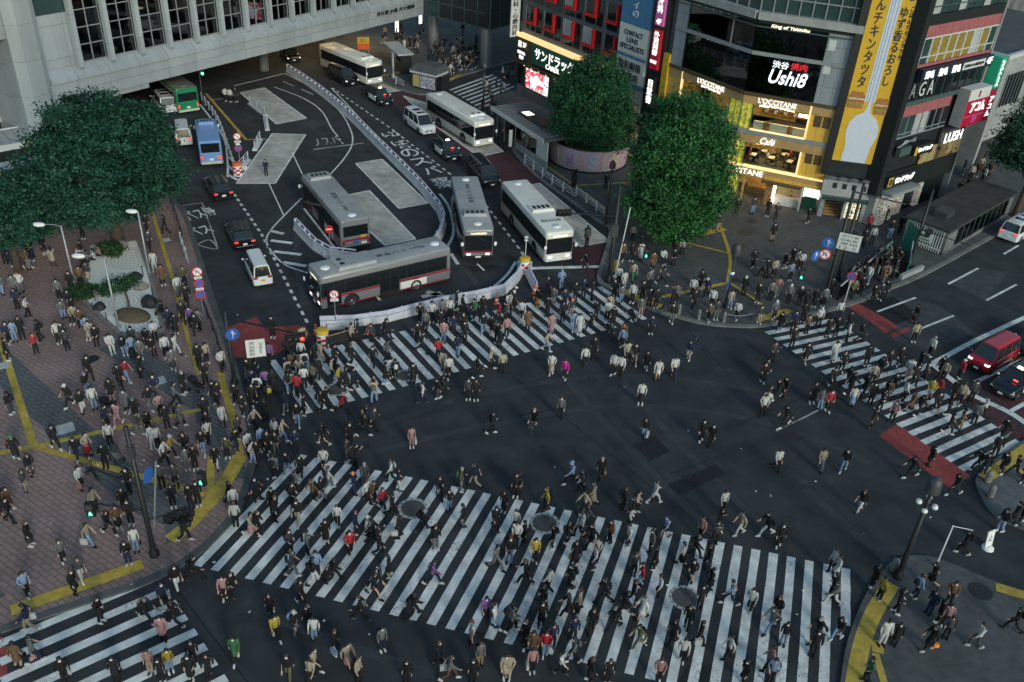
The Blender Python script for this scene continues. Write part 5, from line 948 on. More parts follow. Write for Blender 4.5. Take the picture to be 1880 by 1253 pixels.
leaf_mat('leaf_dark', (.007, .040, .027), (.032, .125, .072)); leaf_mat('leaf_bright', (.011, .062, .022), (.055, .20, .052)); leaf_mat('leaf_pine', (.014, .05, .022), (.05, .12, .035)); leaf_mat('leaf_mid', (.011, .055, .026), (.045, .165, .06))
def crown_mesh(name, lobes, n_clump, per, size, mname, seed, flat=1.0, clump_r=.7, fill=.25):
    r = np.random.default_rng(seed); V = []; T = []
    vol = np.array([a[3]*a[4]+a[3]*a[5]+a[4]*a[5] for a in lobes]); pk = vol/vol.sum()
    for k in range(n_clump):
        lb = lobes[r.choice(len(lobes), p=pk)]; d = r.normal(size=3); d /= np.linalg.norm(d)
        rad = .35+.5*r.random() if r.random() < fill else .74+.36*r.random()
        c = np.array(lb[:3])+d*np.array(lb[3:6])*rad
        inside = any(((c-np.array(o[:3]))**2/np.array(o[3:6])**2).sum() < .55 for o in lobes if o is not lb)
        if inside and r.random() < .75: continue
        cr = clump_r*(.6+.8*r.random()); m = int(per*(.6+.8*r.random()))
        p = r.normal(size=(m, 3))*np.array([1, 1, .62*flat])*cr*.55+c
        out = d*.7+np.array([0, 0, .55])
        nrm = r.normal(size=(m, 3))*.75+out; nrm /= np.linalg.norm(nrm, axis=1)[:, None]
        a = np.cross(nrm, r.normal(size=(m, 3))); a /= np.linalg.norm(a, axis=1)[:, None]; b = np.cross(nrm, a)
        s = size*(.6+.8*r.random((m, 1))); w = s*.55
        q = np.stack([p-a*s*.5, p+b*w*.5-nrm*s*.08, p+a*s*.5, p-b*w*.5-nrm*s*.08], 1); V.append(q.reshape(-1, 3))
        t = np.clip(.45+.30*r.normal()+.16*r.normal(size=m), 0, 1); T.append(np.repeat(t, 4))
    V = np.concatenate(V); T = np.concatenate(T); n = len(V)//4
    me = bpy.data.meshes.new(name); me.vertices.add(len(V)); me.vertices.foreach_set('co', V.astype('f').ravel()); me.loops.add(len(V)); me.loops.foreach_set('vertex_index', np.arange(len(V), dtype='i')); me.polygons.add(n); me.polygons.foreach_set('loop_start', np.arange(0, len(V), 4, dtype='i')); me.polygons.foreach_set('loop_total', np.full(n, 4, 'i'))
    at = me.attributes.new('tint', 'FLOAT', 'POINT'); at.data.foreach_set('value', T.astype('f')); me.materials.append(MATS[mname]); me.update(); me.validate(); return me
def tree(label, base, lobes, trunk_h, trunk_r, n, per, size, mname, seed, flat=1.0, clump_r=.7, name='tree', cat='tree', bz=.12, fill=.25, group=None):
    o = thing(name, label, cat, (base[0], base[1], bz), group=group)
    link('crown', crown_mesh('crown', lobes, n, per, size, mname, seed, flat, clump_r, fill), o)
    r = random.Random(seed); b = MB(); b.tube([(0, 0, 0), (.05, .03, trunk_h*.5), (-.05, .05, trunk_h)], [trunk_r*1.25, trunk_r*.9, trunk_r*.7], 'bark', 10)
    for lb in lobes[:9]:
        c = Vector(lb[:3]); s = Vector((0, 0, trunk_h*(.55+.4*r.random()))); mid = s.lerp(c, .5)+Vector((r.uniform(-.3, .3), r.uniform(-.3, .3), .3)); b.tube([s, mid, s.lerp(c, .95)], [trunk_r*.5, trunk_r*.3, trunk_r*.1], 'bark', 6)
    b.build('trunk', o); return o
t1 = (6.75, 89.6); tree('tall dark egg-shaped tree growing from the painted round planter', t1, [(0, -.2, 4.9, 3.8, 3.8, 2.7), (-.2, .0, 6.4, 3.8, 3.8, 3.0), (.2, 0, 8.6, 2.7, 2.7, 2.0), (-2.0, -1.6, 4.2, 2.0, 2.0, 1.4), (1.9, -1.8, 3.3, 2.0, 1.9, 1.4), (1.2, -2.6, 3.2, 1.6, 1.4, 1.1), (1.7, .6, 6.2, 1.8, 1.8, 1.9), (-2.0, .6, 6.6, 1.9, 1.9, 1.9)], 4, .35, 1000, 88, .245, 'leaf_mid', 3, 1, .72)
p2 = G(1243, 452); tree('tall bright green rounded tree on the corner pavement before the gold shop', p2, [(-.7, .6, 4.6, 3.8, 3.8, 3.0), (-.5, .4, 7.6, 3.8, 3.8, 3.3), (-.6, .6, 10.7, 2.9, 2.9, 2.2), (-2.9, -.6, 4.6, 2.0, 2.0, 2.0), (1.6, -.6, 4.9, 2.0, 2.0, 2.1), (-2.5, -.2, 8.9, 2.0, 2.0, 1.9), (1.2, 0, 9.2, 2.1, 2.1, 1.9), (-.8, -1.8, 2.9, 2.4, 2.0, 1.5)], 5, .35, 1050, 88, .245, 'leaf_bright', 5, 1, .72)
b0 = G(186, 292, 7.2); b0 = (b0.x, b0.y)
rr = random.Random(11)
lob = [(0, 0, 7.5, 4.0, 4.0, 2.6), (-.6, .4, 10.0, 2.8, 2.8, 2.0), (3.0, -2.6, 4.9, 1.8, 1.7, 1.0), (.6, -4.4, 4.9, 2.2, 1.8, 1.1), (4.0, .6, 5.2, 1.5, 1.5, 1.0), (-4.8, -1.5, 5.6, 1.8, 1.6, 1.0), (2.6, 2.4, 9.6, 1.6, 1.6, 1.0)]+[(4.15*math.cos(a)*s, 4.1*math.sin(a)*s, 6.8+h, 2.0, 2.0, 1.3) for a, s, h in ((0, .95, 0), (.8, .9, 1.0), (1.6, .9, .4), (2.5, .95, .8), (3.3, 1, -.4), (4.1, .95, .2), (4.8, .9, -.8), (5.5, 1, 0), (.4, .6, 3), (2.2, .6, 3.2), (3.9, .6, 2.4), (5.2, .62, 2.2))]
tree('big spreading dark green tree filling the plaza corner below the station', b0, lob, 6.5, .45, 950, 85, .26, 'leaf_dark', 7, .6, .8, fill=.12)
c0 = G(35, 500); tree('dark spreading tree at the plaza edge, lower and nearer than the big one', (c0.x, c0.y), [(0, 0, 4.9, 2.5, 2.5, 1.5), (2.2, -.3, 4.5, 1.7, 1.7, 1.1), (-2.6, 0, 4.7, 2.2, 2.2, 1.3), (.4, 2.0, 5.3, 1.9, 1.9, 1.2), (1.2, -1.8, 4.4, 1.7, 1.7, 1.0), (-1.4, -1.7, 4.5, 1.8, 1.8, 1.1), (2.4, 1.6, 4.9, 1.5, 1.5, 1.0), (0, .4, 6.3, 1.7, 1.7, 1.0)], 4.2, .26, 540, 75, .25, 'leaf_dark', 9, .6, .65, fill=.12)
r0 = G(1862, 400); tree('dark street tree at the kerb beyond the subway entrance', (r0.x, r0.y), [(-.6, 0, 7.4, 3.0, 3.0, 2.2), (.6, .6, 10.0, 2.8, 2.8, 2.0), (-2.0, .2, 6.2, 2.0, 2.0, 1.3), (1.5, -1.4, 6.0, 2.3, 2.3, 1.5), (3.2, .5, 8.2, 2.6, 2.6, 2.2), (-1.6, .5, 9.0, 1.8, 1.8, 1.4)], 5.5, .28, 580, 70, .25, 'leaf_dark', 13, .8, .7)
pl = MB(); pl.lathe([(4.15, -.1), (4.15, .0), (4.0, .05), (4.0, 2.1), (3.7, 2.1), (3.7, 1.8), (0, 1.8)], (0, 0, 0), 'soil', 48, False)
def plant_mat():
    m = bpy.data.materials.new('planter_paint'); m.use_nodes = True; nt = m.node_tree; b = nt.nodes['Principled BSDF']; L = nt.links.new; b.inputs['Roughness'].default_value = .7
    tc = _n(nt, 'ShaderNodeTexCoord'); sp = _n(nt, 'ShaderNodeSeparateXYZ'); L(tc.outputs['Object'], sp.inputs[0]); at = _n(nt, 'ShaderNodeMath', operation='ARCTAN2'); L(sp.outputs[1], at.inputs[0]); L(sp.outputs[0], at.inputs[1])
    mu = _n(nt, 'ShaderNodeMath', operation='MULTIPLY'); mu.inputs[1].default_value = 6.5; L(at.outputs[0], mu.inputs[0]); cb = _n(nt, 'ShaderNodeCombineXYZ'); L(mu.outputs[0], cb.inputs[0]); mz = _n(nt, 'ShaderNodeMath', operation='MULTIPLY'); mz.inputs[1].default_value = .25; L(sp.outputs[2], mz.inputs[0]); L(mz.outputs[0], cb.inputs[1])
    no = _n(nt, 'ShaderNodeTexNoise'); no.inputs['Scale'].default_value = 1.6; no.inputs['Detail'].default_value = 3; L(cb.outputs[0], no.inputs['Vector'])
    cr = _n(nt, 'ShaderNodeValToRGB'); e = cr.color_ramp.elements; cols = [(.36, .28, .22), (.30, .30, .33), (.40, .26, .30), (.28, .30, .40), (.42, .38, .26), (.34, .27, .36)]
    for i, c in enumerate(cols):
        q = e[i] if i < 2 else e.new(.5); q.position = .32+.36*i/5; q.color = (*c, 1)
    L(no.outputs['Fac'], cr.inputs[0]); L(cr.outputs[0], b.inputs['Base Color']); MATS['planter_paint'] = m
plant_mat()
po = thing('planter', 'round planter wall painted with pastel letters under the egg-shaped tree', 'planter', (t1[0], t1[1], .12)); pl.build('soil', po)
b = MB(); b.lathe([(4.03, .12), (4.03, 2.12), (3.72, 2.12)], (0, 0, 0), 'planter_paint', 64, True); b.lathe([(4.2, 0), (4.2, .12), (4.0, .121)], (0, 0, 0), 'black_metal', 64, False); b.build('wall', po)
for i, (ch, col) in enumerate(zip('UMASHB', ((.45, .40, .22), (.40, .24, .38), (.48, .30, .24), (.34, .40, .50), (.46, .26, .30), (.46, .38, .2)))):
    mat('letter_%d' % i, col, .7); a = math.radians(222+i*17.5); me = fit_text(text_mesh(ch, 'lettering', 'letter_%d' % i, .03, .02), .95, 1.55); l = link('lettering', me, po)
    l.matrix_local = Matrix(((-math.sin(a), 0, math.cos(a), 4.045*math.cos(a)), (math.cos(a), 0, math.sin(a), 4.045*math.sin(a)), (0, 1, 0, 1.1), (0, 0, 0, 1)))
# ------------------------------------------------------------------ barriers and fences
def along(pts, step):
    """points every step metres along a polyline"""
    pts = [Vector((p[0], p[1], 0)) for p in pts]; out = []; 
    seg = [(a, c, (c-a).length) for a, c in zip(pts, pts[1:])]; tot = sum(s[2] for s in seg); n = max(1, round(tot/step))
    for k in range(n+1):
        d = tot*k/n
        for a, c, l in seg:
            if d <= l+1e-6: out.append(a.lerp(c, d/l)); break
            d -= l
    return out
BASE = {}
def barrier_run(label, group, px, style, step=2.0, z=0.0, name='road_barrier', cat='barrier'):
    pts = along(smooth_pts(P(*px, z=z), 4), step)
    for a, c in zip(pts, pts[1:]):
        d = c-a; L = d.length; key = (style, round(L, 1))
        if key not in BASE:
            me = []; l = L-.04
            if style == 'median':
                b = MB(); b.loft([[(x, -.27, 0), (x, .27, 0), (x, .17, .28), (x, .13, .62), (x, -.13, .62), (x, -.17, .28)] for x in (.02, l)], 'barrier_white', smooth=False); me.append(('base', b.mesh('base')))
                b = MB(); b.tube([(.02, .10, .95), (l, .10, .95)], .07, 'barrier_lilac', 8); me.append(('rail', b.mesh('rail')))
                b = MB(); b.tube([(.02, -.10, .78), (l, -.10, .78)], .06, 'barrier_lilac', 8); me.append(('rail', b.mesh('rail')))
                [me.append(('post', MB().box(xx-.035, -.1, .6, xx+.035, .1, .98, 'barrier_lilac').mesh('post'))) for xx in (.07, l/2)]
            elif style == 'front':
                b = MB(); b.loft([[(x, -.22, 0), (x, .22, 0), (x, .16, .5), (x, -.16, .5)] for x in (.02, l)], 'barrier_white', smooth=False); me.append(('base', b.mesh('base')))
                b = MB(); b.loft([[(x, .03, .55), (x, .12, .62), (x, .03, .70), (x, .12, .78), (x, .05, .86), (x, -.02, .86), (x, -.02, .55)] for x in (.0, l+.04)], 'barrier_lilac', smooth=False); me.append(('rail', b.mesh('rail')))
                b = MB(); b.box(l/2-.05, -.07, .45, l/2+.05, .0, .95, 'barrier_lilac'); me.append(('post', b.mesh('post')))
            elif style == 'fence':
                b = MB(); b.box(-.05, -.05, 0, .05, .05, 1.0, 'white_paint_metal'); me.append(('post', b.mesh('post')))
                for zz in (.9, .62, .34): b = MB(); b.tube([(.0, 0, zz), (L, 0, zz)], .03, 'white_paint_metal', 6); me.append(('rail', b.mesh('rail')))
                b = MB(); b.tube([(.1, 0, .34), (L/2, 0, .9), (L-.1, 0, .34)], .018, 'white_paint_metal', 5); me.append(('brace', b.mesh('brace')))
            elif style == 'dark':
                b = MB(); b.box(-.05, -.05, 0, .05, .05, .95, 'dark_metal'); me.append(('post', b.mesh('post')))
                for zz in (.85, .4): b = MB(); b.tube([(.0, 0, zz), (L, 0, zz)], .03, 'dark_metal', 6); me.append(('rail', b.mesh('rail')))
                b = MB(); b.box(.08, -.02, .3, L-.08, .02, .8, 'black_metal'); me.append(('panel', b.mesh('panel')))
            BASE[key] = me
        o = thing(name, label, cat, (a.x, a.y, z), math.atan2(d.y, d.x), group)
        for nm, me in BASE[key]: link(nm, me, o)
barrier_run('white concrete barrier with lilac rails curving through the bus terminal', 'barriers dividing the bus terminal', [(528, 132), (580, 166), (640, 215), (690, 265), (760, 335), (800, 382), (814, 405), (810, 432), (795, 456)], 'median', 2.4)
barrier_run('short white barrier with rails beside the hatched road stripes', 'barriers beside the hatched stripes', [(543, 420), (590, 468), (615, 475), (655, 480)], 'median', 2.4)
barrier_run('white barrier with ridged guard rail between buses and upper crossing', 'barriers along the upper crossing', [(588, 600), (665, 597), (700, 592), (830, 559), (925, 540), (962, 492)], 'front', 2.4)
barrier_run('white barrier piece at the point beside the road cone', 'barriers at the traffic island point', [(963, 493), (984, 536)], 'front', 2.0)
barrier_run('white railing beside the light blue bus lane', 'railings along the blue bus lane', [(371, 185), (398, 222), (412, 255), (424, 290), (434, 320)], 'fence', 1.8)
barrier_run('white pipe fence along the maroon bus lane', 'fences along the maroon lane', [(963, 300), (1008, 335), (1054, 366)], 'fence', 1.9, .12, 'pipe_fence', 'fence')
barrier_run('white pipe fence beside the bay of the stopped white bus', 'fences beside the stopped white bus', [(1057, 360), (1085, 380), (1112, 402)], 'fence', 1.9, .12, 'pipe_fence', 'fence')
barrier_run('white pipe fence at the kerb beside the dark ticket kiosk', 'fences beside the ticket kiosk', [(727, 155), (742, 163)], 'fence', 1.6, .12, 'pipe_fence', 'fence')
barrier_run('dark kerb railing along the road side of the plaza', 'dark railings of the plaza kerb', [(308, 358), (322, 395), (336, 440)], 'dark', 1.9, .12, 'kerb_railing', 'railing')
barrier_run('white topped kerb railing beside the garden path', 'railings near the garden path', [(333, 447), (347, 490)], 'fence', 1.6, .12, 'kerb_railing', 'railing')
barrier_run('dark kerb railing between the three road signs and red road box', 'railings near the three road signs', [(372, 560), (388, 600), (402, 640), (416, 690)], 'dark', 1.9, .12, 'kerb_railing', 'railing')
for k, (a, c, lab) in enumerate((((459, 192), (486, 213), 'white striped crowd barrier beside the far concrete bay'), ((487, 218), (491, 240), 'white crowd barrier leaning sideways near the far concrete bay'), ((468, 277), (478, 258), 'white slatted crowd barrier at the edge of the long concrete bay'), ((441, 313), (456, 296), 'white slatted crowd barrier beside the orange crash drum'))):
    A, B_ = G(*a), G(*c); d = B_-A; o = thing('crowd_barrier', lab, 'barrier', A, math.atan2(d.y, d.x)); L = d.length
    b = MB(); [b.tube([(0, 0, z), (L, 0, z)], .035, 'white_paint_metal', 6) for z in (.35, .65, .95)]; b.build('rail', o)
    for x in (0, L/2, L): b = MB(); b.box(x-.04, -.04, .1, x+.04, .04, 1.0, 'white_paint_metal'); b.build('post', o)
    b = MB(); b.box(-.1, -.25, 0, L+.1, .25, .18, 'barrier_white'); b.build('foot', o)
# ------------------------------------------------------------------ cones, drums, bollards
def cone(label, px, z=0.0, h=.75, m='orange', group=None):
    p = G(*px, z); o = thing('traffic_cone', label, 'cone', (p.x, p.y, z), group=group)
    b = MB(); b.lathe([(.19, .04), (.06, h), (.05, h+.02), (0, h+.02)], (0, 0, 0), m, 16); b.build('body', o); b = MB(); b.cbox((0, 0, .02), (.42, .42, .04), m); b.build('base', o)
    b = MB(); b.lathe([(.152, .26), (.122, .42)], (0, 0, 0), 'white', 16); b.build('band', o)
for lab, px, z in (('orange cone beside the yellow-topped crash drum', (595, 633), 0), ('orange cone behind the crash drum near the barrier end', (580, 613), 0), ('orange cone against the front barrier among walking people', (676, 612), 0), ('red-orange cone between barrier and crossing, by the island', (912, 557), 0), ('orange cone at the tip of the barrier island', (982, 538), 0), ('orange cone on the pavement beside the long shelter', (924, 244), .12), ('pale cone on the far side street', (923, 133), .12)):
    cone(lab, px, z, .75, 'white' if 'pale' in lab else 'orange')
def drum(label, px, top, h=1.25):
    p = G(*px); o = thing('crash_drum', label, 'crash drum', (p.x, p.y, 0)); b = MB(); b.lathe([(.42, 0), (.42, h)], (0, 0, 0), 'white', 20); b.build('body', o)
    for j in range(4):
        for k in range(8):
            if (j+k) % 2: continue
            a0 = k*math.pi/4; b = MB(); vs = []; 
            for q in range(5):
                a = a0+q*math.pi/16; vs += [(.428*math.cos(a), .428*math.sin(a), .1+j*.2), (.428*math.cos(a), .428*math.sin(a), .3+j*.2)]
            b.add(vs, [(2*q, 2*q+2, 2*q+3, 2*q+1) for q in range(4)], 'red'); b.build('check', o)
    b = MB(); b.lathe([(.44, h-.22), (.45, h-.08), (.43, h), (.3, h+.04), (0, h+.04)], (0, 0, 0), top, 20); b.build('cap', o)
drum('orange topped drum with red and white checks beside the blue bus lane', (437, 322), 'orange'); drum('yellow topped drum with red and white checks at the barrier end', (593, 634), 'yellow'); drum('yellow topped drum at the tip of the barrier island', (962, 500), 'yellow', 1.3)
for i, (x, y) in enumerate(((1246, 577), (1282, 587), (1328, 591), (1385, 589))):
    p = G(x, y, .12); o = thing('bollard', 'dark kerb bollard linked by chain at the corner, %s of four from the green tree' % ('first', 'second', 'third', 'fourth')[i], 'bollard', (p.x, p.y, .12)); b = MB(); b.lathe([(.13, 0), (.12, .75), (.09, .84), (0, .86)], (0, 0, 0), 'stone', 14); b.build('post', o); b = MB(); b.lathe([(.14, .6), (.14, .68)], (0, 0, 0), 'grey_metal', 14); b.build('band', o)
ch = [G(x, y, .12) for x, y in ((1328, 591), (1385, 589), (1410, 592))]; b = MB()
for a, c in zip(ch, ch[1:]): b.tube([a.lerp(c, t/6)+Vector((0, 0, .7-.25*math.sin(math.pi*t/6))) for t in range(7)], .025, 'grey_metal', 5)
tag(b.build('chain'), 'sagging chain between kerb bollards at the corner', 'chain')
for (x, y, z, lab) in ((1812, 885, .12, 'short stone bollard on the right corner, nearer the crossing'), (1817, 912, .12, 'short stone bollard on the right corner, nearer the street lamp'), (1639, 1048, .12, 'short stone bollard at the foot of the tall black lamp post')):
    p = G(x, y, z); o = thing('bollard', lab, 'bollard', (p.x, p.y, z)); b = MB(); b.lathe([(.2, 0), (.18, .7), (.14, .8), (0, .82)], (0, 0, 0), 'stone', 14); b.build('post', o); b = MB(); b.lathe([(.21, 0), (.21, .06)], (0, 0, 0), 'iron', 14); b.build('collar', o)
# ------------------------------------------------------------------ road signs
def disc(o, kind, z, r=.3, y=-.06):
    """round sign facing -Y in the thing's own frame"""
    def ring(r0, r1, m, d): 
        n = 28; b = MB(); vs = [(rr*math.cos(2*math.pi*k/n), d, z+rr*math.sin(2*math.pi*k/n)) for rr in (r0, r1) for k in range(n)]; b.add(vs, [(k, (k+1) % n, (k+1) % n+n, k+n) for k in range(n)], m); return b
    pl_ = MB(); pl_.T = Matrix.Translation((0, 0, z)) @ Matrix.Rotation(math.pi/2, 4, 'X'); pl_.lathe([(0, -y-.02), (r, -y-.02), (r, -y), (0, -y)], (0, 0, 0), {'uturn': 'white', 'park': 'blue_sign', 'stop': 'red', 'blue': 'blue_sign', 'noentry': 'red', 'slash': 'white'}[kind], 28, False); pl_.T = None; s = pl_.build('sign_plate', o)
    if kind in ('uturn', 'park', 'slash'): ring(r*.78, r, 'red', y-.004).build('ring', s)
    if kind in ('park', 'uturn', 'slash'): b = MB(); b.T = Matrix.Translation((0, y-.005, z)) @ Matrix.Rotation(math.radians(45), 4, 'Y'); b.box(-r*.8, -.002, -r*.08, r*.8, .001, r*.08, 'red'); b.T = None; b.build('slash', s)
    if kind == 'uturn': b = MB(); b.tube([(-.09*r/.3, y-.006, z-.12*r/.3), (-.09*r/.3, y-.006, z+.06*r/.3), (0, y-.006, z+.13*r/.3), (.09*r/.3, y-.006, z+.06*r/.3), (.09*r/.3, y-.006, z-.08*r/.3)], .022*r/.3, 'blue_sign', 5); b.build('arrow', s)
    if kind == 'blue': 
        b = MB(); b.tube([(0, y-.006, z-.18*r/.3), (0, y-.006, z+.18*r/.3)], .025, 'white', 5); b.tube([(0, y-.006, z-.02), (.14*r/.3, y-.006, z+.08)], .022, 'white', 5); b.tube([(-.07*r/.3, y-.006, z+.1), (0, y-.006, z+.2*r/.3), (.07*r/.3, y-.006, z+.1)], .02, 'white', 5); b.build('arrow', s)
    if kind == 'noentry': b = MB(); b.box(-r*.7, y-.008, z-r*.14, r*.7, y-.004, z+r*.14, 'white'); b.build('bar', s)
def face_cam(p): return math.atan2(p.y, p.x)-math.pi/2
def sign_post(label, px, z0, H, discs, plates=(), m='grey_metal', r=.04, yaw=None, base=False):
    p = G(*px, z0); o = thing('road_sign', label, 'road sign', (p.x, p.y, z0), face_cam(p) if yaw is None else yaw); b = MB(); b.tube([(0, 0, 0), (0, 0, H)], r, m, 8); b.build('pole', o)
    for k, z, rr in discs: disc(o, k, z, rr)
    for z, w, h, t in plates:
        bp = MB(); bp.box(-w/2, -.07, z-h/2, w/2, -.045, z+h/2, 'white'); q = bp.build('plate', o)
        if t: me = fit_text(text_mesh(t, 'lettering', 'letter_dark', .01, .002), w*.8, h*.6); l = link('lettering', me, q); l.matrix_local = Matrix(((1, 0, 0, 0), (0, 0, -1, -.074), (0, 1, 0, z), (0, 0, 0, 1)))
    if base: b = MB(); b.cbox((0, 0, .2), (1.2, .9, .4), 'barrier_white'); b.build('foot', o)
sign_post('post with three stacked round road signs beside the plaza kerb', (376, 590), .12, 4.2, [('uturn', 3.95, .36), ('park', 3.05, .34), ('park', 2.2, .36)], [(3.5, .5, .18, '始'), (2.62, .5, .18, '終')])
sign_post('no u-turn road sign standing behind the front barrier', (617, 600), 0, 2.9, [('uturn', 2.65, .34)], [(2.22, .55, .22, '原付を除く')], base=True)
sign_post('red no entry sign beside the rear of the silver bus', (607, 468), 0, 2.5, [('noentry', 2.3, .34)], base=True)
sign_post('post with two round road signs behind the orange crash drum', (442, 310), 0, 3.5, [('slash', 3.25, .36), ('park', 2.1, .36)], [(2.75, .6, .18, '自動車'), (2.5, .4, .16, '')], base=True)
sign_post('round no parking sign on white pole beside the subway stair', (1549, 560), .12, 2.8, [('park', 2.55, .36)], m='white_paint_metal')
sign_post('thin white pole with round plates at the tip of the barrier island', (963, 492), 0, 2.9, [], [(2.75, .3, .1, ''), (2.5, .3, .1, '')], m='white_paint_metal', base=True)
# ------------------------------------------------------------------ lamp posts and signal poles
def pole_thing(name, label, cat, px, z0, H, r, m='black_metal', taper=.75, yaw=0.0):
    p = G(*px, z0); o = thing(name, label, cat, (p.x, p.y, z0), yaw); b = MB(); b.lathe([(r*1.9, 0), (r*1.9, .25), (r*1.15, .4), (r, .8), (r*taper, H), (0, H+.02)], (0, 0, 0), m, 14); b.build('pole', o); return o, p
for lab, px, H, dx in (('grey lamp post with drooping white lamp among the plaza trees', (140, 533), 5.2, -1.3), ('grey lamp post beside the raked gravel garden, without visible lamp head', (275, 506), 5.3, -.2), ('grey lamp post with white lamp leaning over the garden rope', (219, 606), 5.6, -1.4)):
    o, p = pole_thing('street_lamp', lab, 'street lamp', px, .12, H, .085, 'grey_metal'); b = MB(); b.tube([(0, 0, H-.05), (dx*.5, 0, H+.05), (dx, 0, H)], .04, 'grey_metal', 6); b.build('arm', o)
    b = MB(); b.ell((dx-.25, 0, H-.02), (.46, .24, .16), 'white', 14, 8); b.build('lamp_head', o)
def signal(parent, m, arm_dir, lit, n=3, horiz=True):
    """a signal head: box, visor and lenses; m = local matrix with x along the row and -y facing out"""
    b = MB(); b.T = m; w = .36*n; b.box(-w/2, -.12, -.2, w/2, .12, .2, 'black_plastic'); b.box(-w/2-.08, .1, -.3, w/2+.08, .13, .3, 'black_plastic'); b.T = None; h = b.build('signal_head', parent)
    for k in range(n):
        x = -w/2+.18+.36*k; q = MB(); q.T = m @ Matrix.Translation((x, -.12, 0)) @ Matrix.Rotation(math.pi/2, 4, 'X'); q.lathe([(.14, 0), (.13, .03), (0, .05)], (0, 0, 0), lit if k == (n-1 if lit == 'lamp_red' else 0) and lit else 'lens_off' if False else ('black_plastic' if lit is None else (lit if (k == n-1) == (lit == 'lamp_red') and (k in (0, n-1)) else 'dark_metal')), 16); q.lathe([(.155, 0), (.155, .16)], (0, 0, 0), 'black_plastic', 16); q.T = None; q.build('lens', h)
def ped_signal(parent, pos, yaw, lit='lamp_green'):
    T = Matrix.Translation(pos) @ Matrix.Rotation(yaw, 4, 'Z'); b = MB(); b.T = T; b.box(-.2, -.12, -.42, .2, .12, .42, 'black_plastic'); b.T = None; h = b.build('pedestrian_signal', parent)
    q = MB(); q.T = T; q.box(-.14, -.135, .05, .14, -.12, .34, 'dark_metal'); q.box(-.14, -.135, -.34, .14, -.122, -.05, 'black_plastic'); q.T = None; q.build('lens', h)
    q = MB(); q.T = T; q.ell((0, -.14, -.1), (.035, .012, .035), lit, 8, 6); q.tube([(0, -.14, -.13), (0, -.14, -.22)], .03, lit, 6); q.tube([(0, -.14, -.21), (-.07, -.14, -.31)], .02, lit, 5); q.tube([(0, -.14, -.21), (.07, -.14, -.31)], .02, lit, 5); q.tube([(-.08, -.14, -.19), (0, -.14, -.15), (.08, -.14, -.19)], .016, lit, 5); q.T = None; q.build('figure', h)
# near left signal pole
o, p = pole_thing('signal_pole', 'tall black signal pole on the plaza corner, nearest the camera', 'traffic signal', (284, 1020), .12, 8.1, .13, yaw=0)
for z, dx, dy in ((4.6, -2.7, .9), (3.0, -2.9, .2)): b = MB(); b.tube([(0, 0, z), (dx, dy, z+.15)], .05, 'black_metal', 6); b.build('arm', o)
b = MB(); b.tube([(0, 0, 3.6), (1.3, 1.0, 4.0), (2.3, 1.7, 4.3)], .05, 'black_metal', 6); b.build('arm', o); b = MB(); b.tube([(0, 0, 2.4), (1.5, .5, 2.6)], .05, 'black_metal', 6); b.build('arm', o)
b = MB(); b.tube([(.25, .1, 1.9), (.9, .3, 5.9)], .05, 'grey_metal', 6); b.build('brace', o)
ped_signal(o, (-2.75, .2, 2.7), math.radians(8)); ped_signal(o, (2.3, 1.7, 3.75), math.radians(-20))
for (x, y, z, yw) in ((1.3, .4, 2.4, 40), (1.7, .55, 2.1, 95)): signal(o, Matrix.Translation((x, y, z)) @ Matrix.Rotation(math.radians(yw), 4, 'Z'), 1, 'lamp_green' if False else None)
b = MB(); b.T = Matrix.Translation((.45, .2, 5.1)) @ Matrix.Rotation(math.radians(80), 4, 'Z') @ Matrix.Rotation(math.pi/2, 4, 'X'); b.lathe([(.4, -.02), (.4, .02), (0, .021)], (0, 0, 0), 'blue_sign', 24, False); b.T = None; b.build('sign_plate', o)
b = MB(); b.box(-.15, -.15, 6.3, .15, .15, 7.0, 'dark_metal'); b.build('control_box', o)
# mid left signal pole with the red light over the stop box
o, p = pole_thing('signal_pole', 'black signal pole whose arm carries a lit red light over red road box', 'traffic signal', (431, 705), .12, 5.3, .12, yaw=0)
e = G(560, 618, 5.0); b = MB(); b.tube([(0, 0, 4.9), (e.x-p.x, e.y-p.y, 4.95)], .06, 'black_metal', 6); b.build('arm', o)
signal(o, Matrix.Translation((e.x-p.x-.5, e.y-p.y-.25, 4.9)) @ Matrix.Rotation(math.radians(20), 4, 'Z'), 1, 'lamp_red')
b = MB(); q = G(470, 636, 4.6); b.T = Matrix.Translation((q.x-p.x, q.y-p.y-.1, 4.4)) @ Matrix.Rotation(face_cam(q), 4, 'Z'); b.box(-.55, -.03, -.6, .55, .03, .6, 'sign_white'); b.T = None; sb = b.build('sign_board', o)
for k, t in enumerate(('渋谷駅前', 'Shibuya')):
    me = fit_text(text_mesh(t, 'lettering', 'letter_blue_grey', .02, .002, vertical=(k == 0)), (.34, .34)[k], (1.0, .12)[k]); l = link('lettering', me, sb); l.matrix_local = Matrix.Translation((q.x-p.x, q.y-p.y-.1, 4.4)) @ Matrix.Rotation(face_cam(q), 4, 'Z') @ Matrix(((1, 0, 0, 0), (0, 0, -1, -.036), (0, 1, 0, 0), (0, 0, 0, 1))) @ Matrix.Translation((-.22+.5*k, 0, 0)) @ (Matrix.Rotation(-math.pi/2, 4, 'Z') @ Matrix.Scale(2.2, 4) if k else Matrix.Identity(4))
ns = thing('road_sign', 'round blue arrow sign on the pole beside red road box', 'road sign', (p.x+.35, p.y-.15, .12), face_cam(p)); disc(ns, 'blue', 3.85, .42)
b = MB(); b.tube([(0, 0, 3.4), (0, 0, 4.3)], .03, 'black_metal', 6); b.build('bracket', ns)
